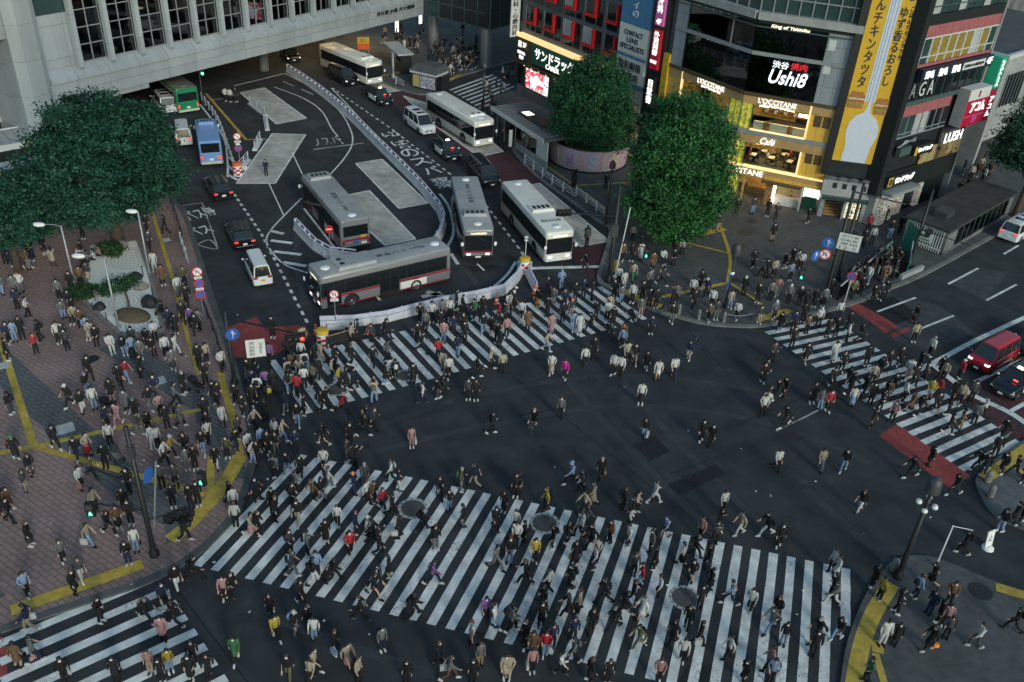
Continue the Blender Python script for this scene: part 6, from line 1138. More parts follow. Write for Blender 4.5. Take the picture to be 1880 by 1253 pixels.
# central right poles by the crossing
o, p = pole_thing('signal_pole', 'thick black signal pole at the crossing corner beside the white bus', 'traffic signal', (1117, 517), .12, 8.1, .16)
e = G(1040, 398, 5.4); b = MB(); b.tube([(0, 0, 5.6), (e.x-p.x, e.y-p.y, 5.6)], .06, 'black_metal', 6); b.build('arm', o); signal(o, Matrix.Translation((e.x-p.x-.2, e.y-p.y, 5.55)) @ Matrix.Rotation(math.radians(15), 4, 'Z'), 1, None)
ped_signal(o, (2.6, -.6, 3.0), math.radians(-15)); b = MB(); b.tube([(0, 0, 3.6), (2.6, -.5, 3.4)], .045, 'black_metal', 6); b.build('arm', o); b = MB(); b.box(-.25, -.25, 4.0, .25, .25, 5.0, 'dark_metal'); b.build('control_box', o)
b = MB(); b.tube([(.5, .4, 0), (1.1, 1.0, 6.0)], .05, 'white_paint_metal', 6); b.build('brace', o)
pole_thing('lamp_pole', 'slim black pole behind the thick signal pole beside the bus bay', 'pole', (1108, 428), .12, 5.8, .08)
o, p = pole_thing('street_lamp', 'black lamp post with grey bell lamp between corner bollards and yellow strips', 'street lamp', (1331, 565), .12, 4.7, .09); b = MB(); b.lathe([(.34, -.1), (.33, .35), (.26, .6), (.12, .72), (0, .75)], (0, 0, 4.7), 'dark_metal', 16); b.build('lamp_head', o); b = MB(); b.lathe([(.3, -.09), (.2, -.16), (0, -.18)], (0, 0, 4.7), 'lens_off', 16); b.build('lens', o)
b = MB(); b.cbox((-.15, -.1, 2.3), (.1, .04, 1.4), 'blue_sign', .5); b.build('sign_board', o); b = MB(); b.lathe([(.16, 0), (.2, .12), (.16, .22)], (0, 0, 2.9), 'white', 12); b.build('speaker', o)
o, p = pole_thing('street_lamp', 'slim dark lamp post with bell lamp beside the painted planter', 'street lamp', (1112, 412), .12, 5.4, .07); b = MB(); b.lathe([(.28, -.1), (.27, .35), (.1, .6), (0, .65)], (0, 0, 5.4), 'dark_metal', 14); b.build('lamp_head', o)
# right side poles beside the subway stair
o, p = pole_thing('signal_pole', 'tall black signal pole with long arm beside the subway stair', 'traffic signal', (1512, 556), .12, 9.7, .15)
e = G(1662, 378, 8.6); b = MB(); b.tube([(0, 0, 9.3), (e.x-p.x, e.y-p.y, 8.6)], .06, 'black_metal', 6); b.build('arm', o); e2 = G(1476, 498, 3.9); b = MB(); b.tube([(0, 0, 4.3), (e2.x-p.x, e2.y-p.y, 4.0)], .045, 'black_metal', 6); b.build('arm', o); ped_signal(o, (e2.x-p.x-.1, e2.y-p.y, 3.5), math.radians(-10))
for lab, px, z, k in (('round blue arrow sign high on the tall signal pole', (1521, 446), 6.1, 'blue'), ('no u-turn sign below the blue arrow sign on the tall pole', (1515, 467), 5.2, 'uturn'), ('round blue sign turned sideways left of the no u-turn sign', (1497, 469), 5.2, 'blue')):
    q = G(*px, z); ns = thing('road_sign', lab, 'road sign', (q.x, q.y, z-3), face_cam(q)+(0 if 'side' not in lab else .9)); disc(ns, k, 3.0, .42); b = MB(); b.tube([(0, 0, 2.5), (0, 0, 3.4)], .03, 'black_metal', 6); b.build('bracket', ns)
q = G(1560, 447, 5.6); ns = thing('road_sign', 'white board with lines of characters hung on the second right pole', 'road sign', (q.x, q.y, 4.6), face_cam(q)); b = MB(); b.box(-.85, -.03, .4, .75, .03, 1.7, 'sign_white'); sb = b.build('sign_board', ns)
for k, t in enumerate(('歩行者', '自転車', '専用', '12-5')):
    me = fit_text(text_mesh(t, 'lettering', 'letter_blue_grey', .01, .002), 1.2, .22); l = link('lettering', me, sb); l.matrix_local = Matrix(((1, 0, 0, -.05), (0, 0, -1, -.036), (0, 1, 0, 1.5-.3*k), (0, 0, 0, 1)))
pole_thing('signal_pole', 'second black pole close behind the tall signal pole, white board on it', 'traffic signal', (1537, 515), .12, 8.5, .14)
o, p = pole_thing('signal_pole', 'black pole rising beside the green stair wall of the subway', 'traffic signal', (1668, 490), .12, 7.0, .13); b = MB(); b.tube([(0, 0, 3.5), (3.4, -2.0, 3.2)], .04, 'black_metal', 6); b.build('arm', o); signal(o, Matrix.Translation((.5, -.3, 3.4)) @ Matrix.Rotation(math.radians(60), 4, 'Z'), 1, None)
# lamp post at bottom right
o, p = pole_thing('lamp_post', 'tall black lamp post with bell lamp and cluster of cameras on the near corner', 'street lamp', (1648, 1060), .12, 5.9, .14)
b = MB(); b.lathe([(.36, -.1), (.35, .35), (.28, .6), (.12, .75), (0, .78)], (0, 0, 5.95), 'dark_metal', 16); b.build('lamp_head', o)
for k in range(6):
    a = k*1.05; c = Vector((math.cos(a)*.42, math.sin(a)*.42, 4.9+.25*(k % 2))); b = MB(); b.tube([(0, 0, c.z), c], .025, 'black_metal', 5); b.ell(c, (.15, .15, .12), 'white', 10, 6); b.build('camera', o)
o, p = pole_thing('flag_pole', 'thin white pole with short arm on the near corner kerb', 'pole', (1718, 1040), .12, 2.9, .045, 'white_paint_metal'); b = MB(); b.tube([(0, 0, 2.85), (1.0, -.1, 2.75)], .025, 'white_paint_metal', 5); b.build('arm', o)
p = G(1813, 1007); o = thing('sandwich_board', 'small white standing sign with round base on the road', 'standing sign', (p.x, p.y, 0), .5); b = MB(); b.lathe([(.32, 0), (.3, .1), (.05, .14)], (0, 0, 0), 'white', 16); b.build('foot', o); b = MB(); b.T = Matrix.Rotation(-.15, 4, 'X'); b.box(-.28, -.03, .15, .28, .03, 1.15, 'white'); b.T = None; b.build('board', o); me = fit_text(text_mesh('止', 'lettering', 'letter_dark', .02, .002), .3, .4); l = link('lettering', me, o); l.matrix_local = Matrix.Rotation(-.15, 4, 'X') @ Matrix(((1, 0, 0, 0), (0, 0, -1, -.034), (0, 1, 0, .7), (0, 0, 0, 1)))
# tunnel signal beside the green bus, and station lamp
o, p = pole_thing('signal_pole', 'thin pole with a lit green signal under the station bridge', 'traffic signal', (374, 195), 0, 5.2, .06, 'dark_metal'); q = MB(); q.lathe([(.16, 0), (.14, .05), (0, .07)], (0, 0, 0), 'lamp_green', 14)
b = MB(); b.box(.2, -.15, 3.5, .6, .15, 4.7, 'black_plastic'); h = b.build('signal_head', o); b = MB(); b.ell((.4, -.17, 3.75), (.16, .06, .16), 'lamp_green', 12, 8); b.build('lens', h)
pole_thing('lamp_pole', 'thick pale pole beside the dark ticket kiosk', 'pole', (722, 143), .12, 3.2, .16, 'grey_metal', 1.0)
o, p = pole_thing('street_lamp', 'dark lamp post with bell lamp on the far side-street kerb', 'street lamp', (887, 195), .12, 4.6, .09); b = MB(); b.lathe([(.32, -.1), (.3, .35), (.1, .6), (0, .65)], (0, 0, 4.6), 'dark_metal', 14); b.build('lamp_head', o)
# ------------------------------------------------------------------ shelters and kiosks
FH = Facade(G(925, 262, .12)[:2], G(1006, 318, .12)[:2]); o = bldg('bus_shelter', 'long grey-roofed bus shelter with lit skylight beside the painted planter', 'shelter')
part('roof', FH, [(-2.6, 8.5, 3.0, 3.3, -.3, 4.2, 'roof_grey')], o); part('fascia', FH, [(-2.7, 8.55, 2.95, 3.4, -.36, -.3, 'white_trim')], o); part('roof_rib', FH, [(-2.5+.45*k, -2.43+.45*k, 3.3, 3.34, -.2, 4.1, 'grey_trim') for k in range(24)], o); part('skylight', FH, [(.6, 5.6, 3.35, 3.6, 1.2, 2.6, 'glass_green'), (1, 2.2, 3.6, 3.62, 1.4, 2.3, 'lamp_soft')], o)
part('wall', FH, [(2.0, 8.4, 0, .9, .3, .4, 'pale_concrete'), (6.2, 8.4, .9, 2.95, .3, .4, 'white_trim'), (-2.4, 8.4, 0, 2.95, 3.8, 3.9, 'dark_facade')], o); part('glass', FH, [(-.6, 6.2, .9, 2.9, .34, .37, 'glass_smoke')], o)
for u in (-2.3, -.6, 1.8, 4, 6.2): part('post', FH, [(u, u+.1, 0, 2.95, .28, .38, 'grey_trim')], o)
FK = Facade(G(757, 160, .12)[:2], G(800, 170, .12)[:2]); o = bldg('ticket_kiosk', 'small dark-roofed kiosk with picture panels at the station kerb', 'kiosk'); part('wall', FK, [(0, FK.len, .1, 2.2, 0, 2.4, 'dark_facade'), (FK.len, FK.len+.6, .1, 2.0, .4, 2.2, 'black_cladding')], o); part('picture', FK, [(.1, 1.1, .3, 1.8, -.04, .0, 'photo_panel'), (1.2, FK.len-.1, .3, 1.8, -.04, .0, 'poster')], o); part('fascia', FK, [(-.2, FK.len+.2, 2.0, 2.3, -.25, 2.5, 'white_trim')], o)
b = MB(); b.T = FK.M; b.loft([[(-.3, -.35, 2.3), (FK.len+.3, -.35, 2.3), (FK.len+.3, 2.7, 2.3), (-.3, 2.7, 2.3)], [(.3, .7, 2.95), (FK.len-.2, .7, 2.95), (FK.len-.2, 2.6, 2.95), (.3, 2.6, 2.95)]], 'roof_grey', smooth=False); b.T = None; b.build('roof', o)
FW = Facade(G(728, 130, .12)[:2], G(742, 142, .12)[:2]); o = bldg('bus_shelter', 'white-roofed bus stop shelter with dark poster end beside white bus', 'shelter'); part('roof', FW, [(-4.5, 1.9, 2.5, 2.7, -.4, 1.7, 'pale_roof')], o); part('wall', FW, [(1.6, 1.75, .1, 2.5, 0, 1.5, 'black_cladding')], o); part('glass', FW, [(-4.2, 1.6, .3, 2.4, 1.4, 1.45, 'glass_smoke')], o)
for u in (-4.3, -1.5): part('post', FW, [(u, u+.1, 0, 2.5, 1.4, 1.5, 'grey_trim')], o)
p = G(668, 103, .12); o = thing('notice_sign', 'yellow and orange notice board standing behind the far white bus', 'sign', (p.x, p.y, .12), .3); b = MB(); b.box(-.8, -.05, 1.7, .8, .05, 2.5, 'yellow'); b.build('board', o); b = MB(); b.box(-.8, -.06, .9, .8, .06, 1.68, 'orange'); b.build('lower_board', o); b = MB(); b.box(-.7, -.03, 0, -.6, .03, .9, 'grey_metal'); b.build('leg', o); b = MB(); b.box(.6, -.03, 0, .7, .03, .9, 'grey_metal'); b.build('leg', o); me = fit_text(text_mesh('出口', 'lettering', 'letter_dark', .02, .002), .9, .45); l = link('lettering', me, o); l.matrix_local = Matrix(((1, 0, 0, 0), (0, 0, -1, -.055), (0, 1, 0, 2.1), (0, 0, 0, 1)))
for lab, px, H in (('black bus stop post with white timetable panel beside long shelter', (936, 278), 2.4), ('slim black bus stop post before the painted planter', (1052, 352), 2.3)):
    p = G(*px, .12); o = thing('bus_stop_sign', lab, 'bus stop', (p.x, p.y, .12), .5); [MB().box(xx, -.05, 0, xx+.08, .05, H, 'black_metal').build('post', o) for xx in (-.28, .2)]; b = MB(); b.box(-.2, -.03, .5, .2, .03, H-.1, 'sign_white' if 'white' in lab else 'black_metal'); b.build('panel', o)
# glass walls round the subway stair
SA, SB, SC, SD = G(1537, 552, .12), G(1632, 468, .12), G(1672, 448, .12), G(1662, 506, .12); o = thing('stair_enclosure', 'open subway stairway enclosed by dark glass and green wing panels', 'stairway', (0, 0, 0))
for a, c, m in ((SA, SB, 'glass_smoke'), (SC, SD, 'green_panel')):
    F = Facade(a[:2], c[:2]); part('panel', F, [(0, F.len*.78, .12, 1.35, 0, .06, m), (F.len*.78, F.len, .12, 1.5, 0, .06, 'green_panel')], o); part('rail', F, [(0, F.len, 1.36, 1.42, -.02, .08, 'white_trim')], o)
F = Facade(G(1655, 452, .12)[:2], G(1672, 470, .12)[:2]); part('wing_panel', F, [(0, F.len, .12, 2.6, 0, .08, 'green_panel')], o)
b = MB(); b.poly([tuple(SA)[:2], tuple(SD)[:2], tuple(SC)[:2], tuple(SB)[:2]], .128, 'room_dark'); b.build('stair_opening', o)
F = Facade(G(1655, 515, .12)[:2], G(1695, 497, .12)[:2]); part('low_wall', F, [(0, F.len, .12, .55, 0, .3, 'pale_concrete')], o)
# ------------------------------------------------------------------ raked garden
gp = P((163, 455), (222, 450), (254, 445), (271, 489), (289, 560), (299, 608), (262, 618), (222, 618), (190, 590), (156, 558), (160, 512), z=.12)
def gravel_mat():
    m = bpy.data.materials.new('raked_gravel'); m.use_nodes = True; nt = m.node_tree; b = nt.nodes['Principled BSDF']; L = nt.links.new; b.inputs['Roughness'].default_value = .9
    tc = _n(nt, 'ShaderNodeTexCoord'); c = G(243, 478, .12); outs = []
    for (x, y) in ((243, 478), (275, 597), (220, 560)):
        c = G(x, y, .12); mp = _n(nt, 'ShaderNodeMapping'); mp.inputs['Location'].default_value = (-c.x, -c.y, 0); L(tc.outputs['Object'], mp.inputs['Vector']); wv = _n(nt, 'ShaderNodeTexWave', wave_type='RINGS', rings_direction='Z'); wv.inputs['Scale'].default_value = 1.1; wv.inputs['Distortion'].default_value = .6; wv.inputs['Detail'].default_value = 1; L(mp.outputs[0], wv.inputs['Vector'])
        ln = _n(nt, 'ShaderNodeVectorMath', operation='LENGTH'); mm = _n(nt, 'ShaderNodeVectorMath', operation='MULTIPLY'); mm.inputs[1].default_value = (1, 1, 0); L(mp.outputs[0], mm.inputs[0]); L(mm.outputs[0], ln.inputs[0]); lt = _n(nt, 'ShaderNodeMath', operation='LESS_THAN'); lt.inputs[1].default_value = 1.9; L(ln.outputs['Value'], lt.inputs[0]); mu = _n(nt, 'ShaderNodeMath', operation='MULTIPLY'); L(wv.outputs['Fac'], mu.inputs[0]); L(lt.outputs[0], mu.inputs[1]); outs.append(mu)
    a = _n(nt, 'ShaderNodeMath', operation='MAXIMUM'); L(outs[0].outputs[0], a.inputs[0]); L(outs[1].outputs[0], a.inputs[1]); a2 = _n(nt, 'ShaderNodeMath', operation='MAXIMUM'); L(a.outputs[0], a2.inputs[0]); L(outs[2].outputs[0], a2.inputs[1])
    no = _n(nt, 'ShaderNodeTexNoise'); no.inputs['Scale'].default_value = 25; L(tc.outputs['Object'], no.inputs['Vector'])
    mx = _n(nt, 'ShaderNodeMix', data_type='RGBA'); mx.inputs[6].default_value = (.86, .85, .79, 1); mx.inputs[7].default_value = (.58, .57, .51, 1); L(a2.outputs[0], mx.inputs[0]); x2 = _n(nt, 'ShaderNodeMix', data_type='RGBA', blend_type='MULTIPLY'); x2.inputs[0].default_value = .2; L(mx.outputs[2], x2.inputs[6]); L(no.outputs['Fac'], x2.inputs[7]); L(x2.outputs[2], b.inputs['Base Color']); MATS['raked_gravel'] = m
gravel_mat(); b = MB(); b.prism([tuple(p)[:2] for p in gp], .1, .3, 'raked_gravel', 'stone'); tag(b.build('gravel_garden'), kind='structure')
b = MB()
for a, c in zip(gp, gp[1:]+gp[:1]): strip(b, [a, c], .28, .40, 'stone', .3)
tag(b.build('garden_edging'), 'low stone edging around the raked gravel garden', 'edging')
for i, (x, y, s, lab) in enumerate(((249, 512, .8, 'dark boulder on the gravel between small pine and garden path'), (260, 530, .85, 'dark boulder touching the leaning pine crown'), (275, 560, 1.1, 'large dark boulder near the mossy mound at the garden edge'), (179, 543, .75, 'dark boulder beside the clipped shrub'), (184, 567, .75, 'dark pointed boulder in open gravel beside the rope'), (222, 455, .9, 'dark boulder under the big tree at the garden head'))):
    p = G(x, y, .3); r = random.Random(i+40); b = MB(); rings = []
    for z, q in ((-.05, 1.0), (.25, 1.05), (.5, .75), (.68, .35)): rings.append([(math.cos(t*math.pi/4)*q*s*.6*(.8+.4*r.random()), math.sin(t*math.pi/4)*q*s*.5*(.8+.4*r.random()), z*s) for t in range(8)])
    b.loft(rings, 'stone' if i % 2 else 'iron', smooth=False); tag(b.build('boulder', None, (p.x, p.y, .3), r.random()*3), lab, 'rock')
p = G(243, 580, .3); b = MB(); b.ell((0, 0, -.1), (1.5, 1.0, .45), 'soil', 18, 8); tag(b.build('moss_mound', None, (p.x, p.y, .3), -.4), 'low brown mossy mound under the small pine', 'mound')
p = G(238, 575, .3); tree('small leaning pine on the mossy mound in the gravel garden', (p.x, p.y), [(-.7, .2, 2.1, .95, .7, .35), (.2, .1, 2.6, .7, .6, .3), (-1.2, -.1, 1.8, .55, .5, .25)], 2.0, .09, 90, 36, .15, 'leaf_pine', 21, .6, .35, name='pine_tree', bz=.3)
for k, (x, y, lob, lab) in enumerate(((205, 468, [(0, 0, .5, .95, .75, .45)], 'low rounded shrub at the garden head near the raked rings'), (153, 545, [(0, 0, .45, 1.0, .8, .45)], 'wide clipped shrub at the rope side of the garden'))):
    p = G(x, y, .3); tree(lab, (p.x, p.y), lob, .5, .05, 70, 40, .18, 'leaf_pine', 30+k, 1, .3, name='shrub', cat='shrub', bz=.3)
for k, (x, y) in enumerate(((172, 573), (197, 591), (263, 505), (281, 544))):
    p = G(x, y, .3); b = MB(); b.tube([(0, 0, 0), (0, 0, .75)], .035, 'black_metal', 6); tag(b.build('rope_post', None, (p.x, p.y, .3)), 'short black rope post standing in the gravel garden', 'post', 'rope posts of the garden')

p = G(628, 632); o = thing('work_barrier', 'low brown framed work barrier between crash drum and crossing', 'barrier', (p.x, p.y, 0), adir((600, 640), (660, 622)))
b = MB(); b.tube([(-1.1, 0, .95), (1.1, 0, .95)], .05, 'wood', 6); b.build('top_rail', o); b = MB(); b.tube([(-1.1, 0, .3), (1.1, 0, .3)], .03, 'dark_metal', 6); b.build('rail', o)
for x in (-1.1, 1.1): b = MB(); b.box(x-.04, -.04, 0, x+.04, .04, .95, 'dark_metal'); b.build('post', o)
b = MB(); b.box(-1.05, -.02, .3, 1.05, .02, .85, 'iron'); b.build('panel', o)
# ------------------------------------------------------------------ people (local x forward, y left, z up, 1.72 m tall)
def skin_mesh(name, verts, edges, radii, mats, squash=None, sub=1):
    me = bpy.data.meshes.new(name); me.from_pydata(verts, edges, []); o = bpy.data.objects.new(name, me); C.objects.link(o)
    md = o.modifiers.new('skin', 'SKIN'); md.use_smooth_shade = True
    for i, r in enumerate(radii):
        s = me.skin_vertices[0].data[i]; s.radius = (r, r) if not isinstance(r, tuple) else r; s.use_root = (i == 0)
    sb = o.modifiers.new('sub', 'SUBSURF'); sb.levels = sub; sb.render_levels = sub
    dg = bpy.context.evaluated_depsgraph_get(); out = bpy.data.meshes.new_from_object(o.evaluated_get(dg)); bpy.data.objects.remove(o); bpy.data.meshes.remove(me)
    n = len(out.vertices); a = np.empty(n*3, 'f'); out.vertices.foreach_get('co', a); a = a.reshape(-1, 3)
    if squash: a = squash(a)
    out.vertices.foreach_set('co', a.ravel()); out.materials.clear()
    for m in mats: out.materials.append(MATS[m])
    out.polygons.foreach_set('use_smooth', np.ones(len(out.polygons), bool)); out.polygons.foreach_set('material_index', np.zeros(len(out.polygons), 'i')); out.name = name; out.update(); return out
# pose: (knee, ankle) of the left and right leg, (elbow, wrist) of the left and right arm, lean, hip height
def lerp3(a, b, t): return tuple(a[i]+(b[i]-a[i])*t for i in range(3))
POSES = dict(
    w=(((.20, .09, .50), (.27, .085, .085)), ((-.02, -.09, .47), (-.33, -.085, .16)), ((-.16, .25, 1.13), (-.14, .25, .88)), ((.13, -.25, 1.13), (.30, -.22, .93)), .03, .89),
    W=(((.27, .09, .53), (.42, .085, .09)), ((-.08, -.09, .45), (-.46, -.085, .20)), ((-.22, .25, 1.14), (-.30, .25, .90)), ((.18, -.25, 1.14), (.40, -.2, .98)), .07, .87),
    s=(((.02, .10, .48), (.0, .11, .08)), ((.02, -.10, .48), (-.02, -.12, .08)), ((-.03, .24, 1.12), (.03, .24, .87)), ((-.03, -.24, 1.12), (.03, -.24, .87)), .01, .90),
    p=(((.03, .10, .48), (.02, .11, .08)), ((.01, -.10, .48), (-.04, -.12, .08)), ((-.03, .24, 1.12), (.03, .24, .87)), ((.04, -.24, 1.11), (.30, -.12, 1.18)), .02, .90),
    q=(((.20, .09, .50), (.27, .085, .085)), ((-.02, -.09, .47), (-.33, -.085, .16)), ((-.14, .25, 1.13), (-.10, .26, .88)), ((.06, -.24, 1.11), (.31, -.11, 1.17)), .04, .89),
    c=(((.10, .13, .48), (.10, .15, .08)), ((-.06, -.13, .47), (-.12, -.15, .08)), ((.16, .24, 1.28), (.34, .08, 1.48)), ((.16, -.24, 1.28), (.34, -.06, 1.50)), .03, .88),
    x=(((.10, .09, .49), (.10, .085, .085)), ((.02, -.09, .48), (-.15, -.085, .12)), ((-.08, .27, 1.12), (.12, .2, .98)), ((-.08, -.27, 1.12), (.12, -.2, .98)), .03, .90),
    y=(((.14, .09, .50), (.02, .085, .085)), ((.16, -.09, .55), (-.12, -.085, .24)), ((.02, .25, 1.11), (.16, .24, .88)), ((-.08, -.25, 1.12), (-.06, -.25, .87)), .05, .90),
    i=(((.42, .11, .50), (.44, .11, .09)), ((.42, -.11, .50), (.50, -.11, .09)), ((.10, .24, .80), (.32, .16, .62)), ((.10, -.24, .80), (.32, -.10, .66)), .04, .50))
def person_parts(pose, flip):
    """body and garments of one pose as shared meshes"""
    legL, legR, armL, armR, lean, hip = POSES[pose]
    f = -1 if flip else 1
    Y = lambda p: (p[0], p[1]*f, p[2])
    dz = hip-.90
    pel = (0, 0, hip+.03); spine = (lean*.4, 0, 1.14+dz); chest = (lean*.8, 0, 1.34+dz); neck = (lean+.005, 0, 1.475+dz); hd = (lean+.03, 0, 1.575+dz); top = (lean+.02, 0, 1.66+dz)
    mv = lambda p: (p[0]+lean*.8, p[1], p[2]+(dz if pose != 'i' else 0))
    def arms(): 
        for s, (e, w) in ((1, armL), (-1, armR)): yield Y((lean*.8-.01, s*.175, 1.395+dz)), Y(mv(e)), Y(mv(w)), s
    def legs():
        for s, (k, a) in ((1, legL), (-1, legR)): yield Y((0, s*.085, hip-.02)), Y(k), Y(a)
    # body: one continuous surface from crown to fingertips and feet
    v = [pel, spine, chest, neck, hd, top]; e = [(0, 1), (1, 2), (2, 3), (3, 4), (4, 5)]; r = [.098, .092, .098, .048, .086, .068]
    def addv(p, q, rr): v.append(p); r.append(rr); e.append((q, len(v)-1)); return len(v)-1
    addv((hd[0]+.095, 0, hd[2]-.005), 4, .016)
    for s in (1, -1): addv((hd[0]-.005, s*.088, hd[2]), 4, .017)
    for sh, el, wr, s in arms():
        a = addv(sh, 2, .032); b_ = addv(el, a, .034); c = addv(wr, b_, .027)
        d = Vector(wr)-Vector(el); d.normalize(); side = Vector((d.y, -d.x, 0)) if abs(d.z) < .9 else Vector((1, 0, 0)); side = (side-d*side.dot(d)).normalized()
        pm = Vector(wr)+d*.07; pa = addv(tuple(pm), c, .030)
        for k, (off, ln) in enumerate(((-.03, .075), (-.01, .088), (.011, .082), (.03, .066))):
            q1 = addv(tuple(pm+side*off+d*(.03+ln*.35)), pa, .0095); addv(tuple(pm+side*off*1.1+d*(.03+ln)+Vector((.012, 0, 0))), q1, .008)
        t1_ = addv(tuple(Vector(wr)+d*.035-side*.045), pa, .011); addv(tuple(Vector(wr)+d*.085-side*.06), t1_, .009)
    for h, k, a in legs():
        x = addv(h, 0, .074); y = addv(k, x, .052); z = addv(a, y, .034); addv((a[0]+.11, a[1], a[2]-.045), z, .022)
    body = skin_mesh('body', v, e, r, ['skin', 'hair_dark'], lambda a: np.where((np.abs(a[:, 1:2]) < .2) & (a[:, 2:3] > hip) & (a[:, 2:3] < hip+.52), np.concatenate([(a[:, :1]-lean*.6)*.82+lean*.6, a[:, 1:2]*1.12, a[:, 2:]], 1), a))
    cen = np.array([p.center for p in body.polygons]); mi = np.zeros(len(cen), 'i')
    for s in (1, -1): mi[np.argmin(((cen-np.array([hd[0]+.085, s*.034, hd[2]+.02]))**2).sum(1))] = 1
    body.polygons.foreach_set('material_index', mi)
    sq = lambda a: np.where((np.abs(a[:, 1:2]) < .22) & (a[:, 2:3] > hip-.15), np.concatenate([(a[:, :1]-lean*.6)*.80+lean*.6, a[:, 1:2]*1.1, a[:, 2:]], 1), a)
    G_ = dict(body=body)
    def upper(name, rt, rs, low, rl, cuff=1.10):
        v = [chest, spine, pel]; e = [(0, 1), (1, 2)]; r = [.152+rt, .142+rt, .156+rt]
        def ad(p, q, rr): v.append(p); r.append(rr); e.append((q, len(v)-1)); return len(v)-1
        ad((neck[0], 0, neck[2]-.01), 0, .065+rt*.5)
        if low is not None:
            for s in (): pass
            k = 2; z = hip-.12
            x = (legL[0][0]+legR[0][0])*.25 if pose != 'i' else .2
            if pose == 'i': k = ad((.25, 0, hip+.02), k, .15+rl)
            else: k = ad((x*.6, 0, (hip+low)/2), k, .160+rl*.6); k = ad((x, 0, low+.06), k, .155+rl); ad((x, 0, low), k, .16+rl)
        else: ad((0, 0, hip-.09), 2, .150+rt)
        for sh, el, wr, s in arms():
            a = ad(sh, 0, .088+rs); b_ = ad(el, a, .058+rs); ad(lerp3(el, wr, cuff), b_, .046+rs)
        return skin_mesh(name, v, e, r, ['cloth'], sq)
    G_['j'] = upper('jacket', .012, .012, None, 0); G_['s'] = upper('shirt', -.002, .0, None, 0, 1.06); G_['c'] = upper('coat', .014, .020, .50, .075)
    v = [pel, (0, 0, hip-.03)]; e = [(0, 1)]; r = [.140, .138]
    for h, k, a in legs():
        for p, rr in ((h, .112), (k, .082), (lerp3(k, a, .97), .068)):
            v.append(p); r.append(rr); e.append((1 if p is h else len(v)-2, len(v)-1))
    G_['t'] = skin_mesh('trousers', v, e, r, ['cloth'])
    xs = (legL[0][0]+legR[0][0])*.3; xa = (legL[1][0]+legR[1][0])*.3
    if pose == 'i': sk = lambda nm, z, rr: skin_mesh(nm, [(0, 0, .55), (.22, 0, .54), (.42, 0, .5), (.46, 0, max(z, .12))], [(0, 1), (1, 2), (2, 3)], [.15, .16, .15, rr*.8], ['cloth'])
    else: sk = lambda nm, z, rr: skin_mesh(nm, [(0, 0, hip+.06), (xs*.3, 0, (hip+z)/2+.05), (xs if z > .4 else xa, 0, z)], [(0, 1), (1, 2)], [.145, .185, rr], ['cloth'])
    G_['b'] = sk('short_skirt', .56, .225); G_['l'] = sk('long_skirt', .20, .30)
    for i, (h, k, a) in enumerate(legs()):
        b = MB(); x, y, z = a; tilt = -.5 if z > .13 else 0
        R = Matrix.Translation((x, y, z)) @ Matrix.Rotation(-tilt, 4, 'Y'); b.T = R
        b.loft([[(px, py*w, pz) for py, pz in ((-1, -.085), (1, -.085), (1, -.05), (.75, hh), (-.75, hh), (-1, -.05))] for px, w, hh in ((-.09, .04, .02), (-.065, .052, .05), (.03, .054, .045), (.10, .056, .005), (.165, .048, -.025), (.195, .03, -.05))], 'cloth'); b.T = None
        G_['shoe%d' % i] = b.mesh('shoe')
    def hair(name, long, hat=False):
        b = MB(); h0 = Vector(hd)
        n, m = 14, 9; rings = []
        for j in range(m+1):
            ph = math.pi*.68*j/m if not hat else math.pi*.5*j/m; ring = []
            for k in range(n):
                t = 2*math.pi*k/n; fr = max(0, math.cos(t)); ph2 = ph*(1-.40*fr) if not hat else ph
                jt = 1+.05*math.sin(3.1*k+2.3*j)*(j > 1); ring.append(tuple(h0+Vector((jt*.120*math.sin(ph2)*math.cos(t)-.014, .112*math.sin(ph2)*math.sin(t), .128*math.cos(ph2)+.024))))
            rings.append(ring)
        b.loft(rings, 'hair', cap=False)
        if hat: b.loft([[tuple(h0+Vector((.120*math.cos(t)*s-.014, .112*math.sin(t)*s, .024+zz))) for t in [2*math.pi*k/14 for k in range(14)]] for s, zz in ((1.0, .01), (1.02, 0))]+[[tuple(h0+Vector(((.20 if math.cos(t) > .3 else .12)*math.cos(t)-.008, .114*math.sin(t), .012))) for t in [2*math.pi*k/14 for k in range(14)]]], 'hair', cap=False)
        if long: b.loft([[tuple(h0+Vector((dx+.06*w*math.cos(t), .105*w*math.sin(t), z))) for t in [2*math.pi*k/10 for k in range(10)]] for dx, z, w in ((-.07, .04, .8), (-.085, -.05, 1.05), (-.085, -.16, 1.0), (-.09, -.27, .8), (-.095, -.33, .35))], 'hair')
        return b.mesh(name)
    G_['hair'] = hair('hair', False); G_['hairlong'] = hair('hair', True); G_['hat'] = hair('hat', False, True)
    b = MB(); b.loft([[(hd[0]+.085-abs(y)*.45, y, hd[2]+z) for y in (-.055, -.03, 0, .03, .055)]+[(hd[0]+.097-abs(y)*.45+.012*(z < 0), y, hd[2]+z) for y in (.055, .03, 0, -.03, -.055)] for z in (-.06, -.035, -.008)], 'white'); G_['mask'] = b.mesh('face_mask')
    b = MB(); cx = lean*.6-.155
    b.loft([[(cx-.02+q*dx, py*w, 1.06+dz+z) for q, py in ((0, -1), (0, 1), (-1, .8), (-1, -.8))] for z, w, dx in ((0, .13, .1), (.06, .15, .15), (.22, .15, .15), (.32, .12, .11), (.36, .07, .05))], 'cloth')
    G_['pack'] = b.mesh('backpack')
    return G_
mat('hair_dark', (.012, .010, .009), .6)
PP = {}
def parts_of(pose, flip):
    if (pose, flip) not in PP: PP[pose, flip] = person_parts(pose, flip)
    return PP[pose, flip]
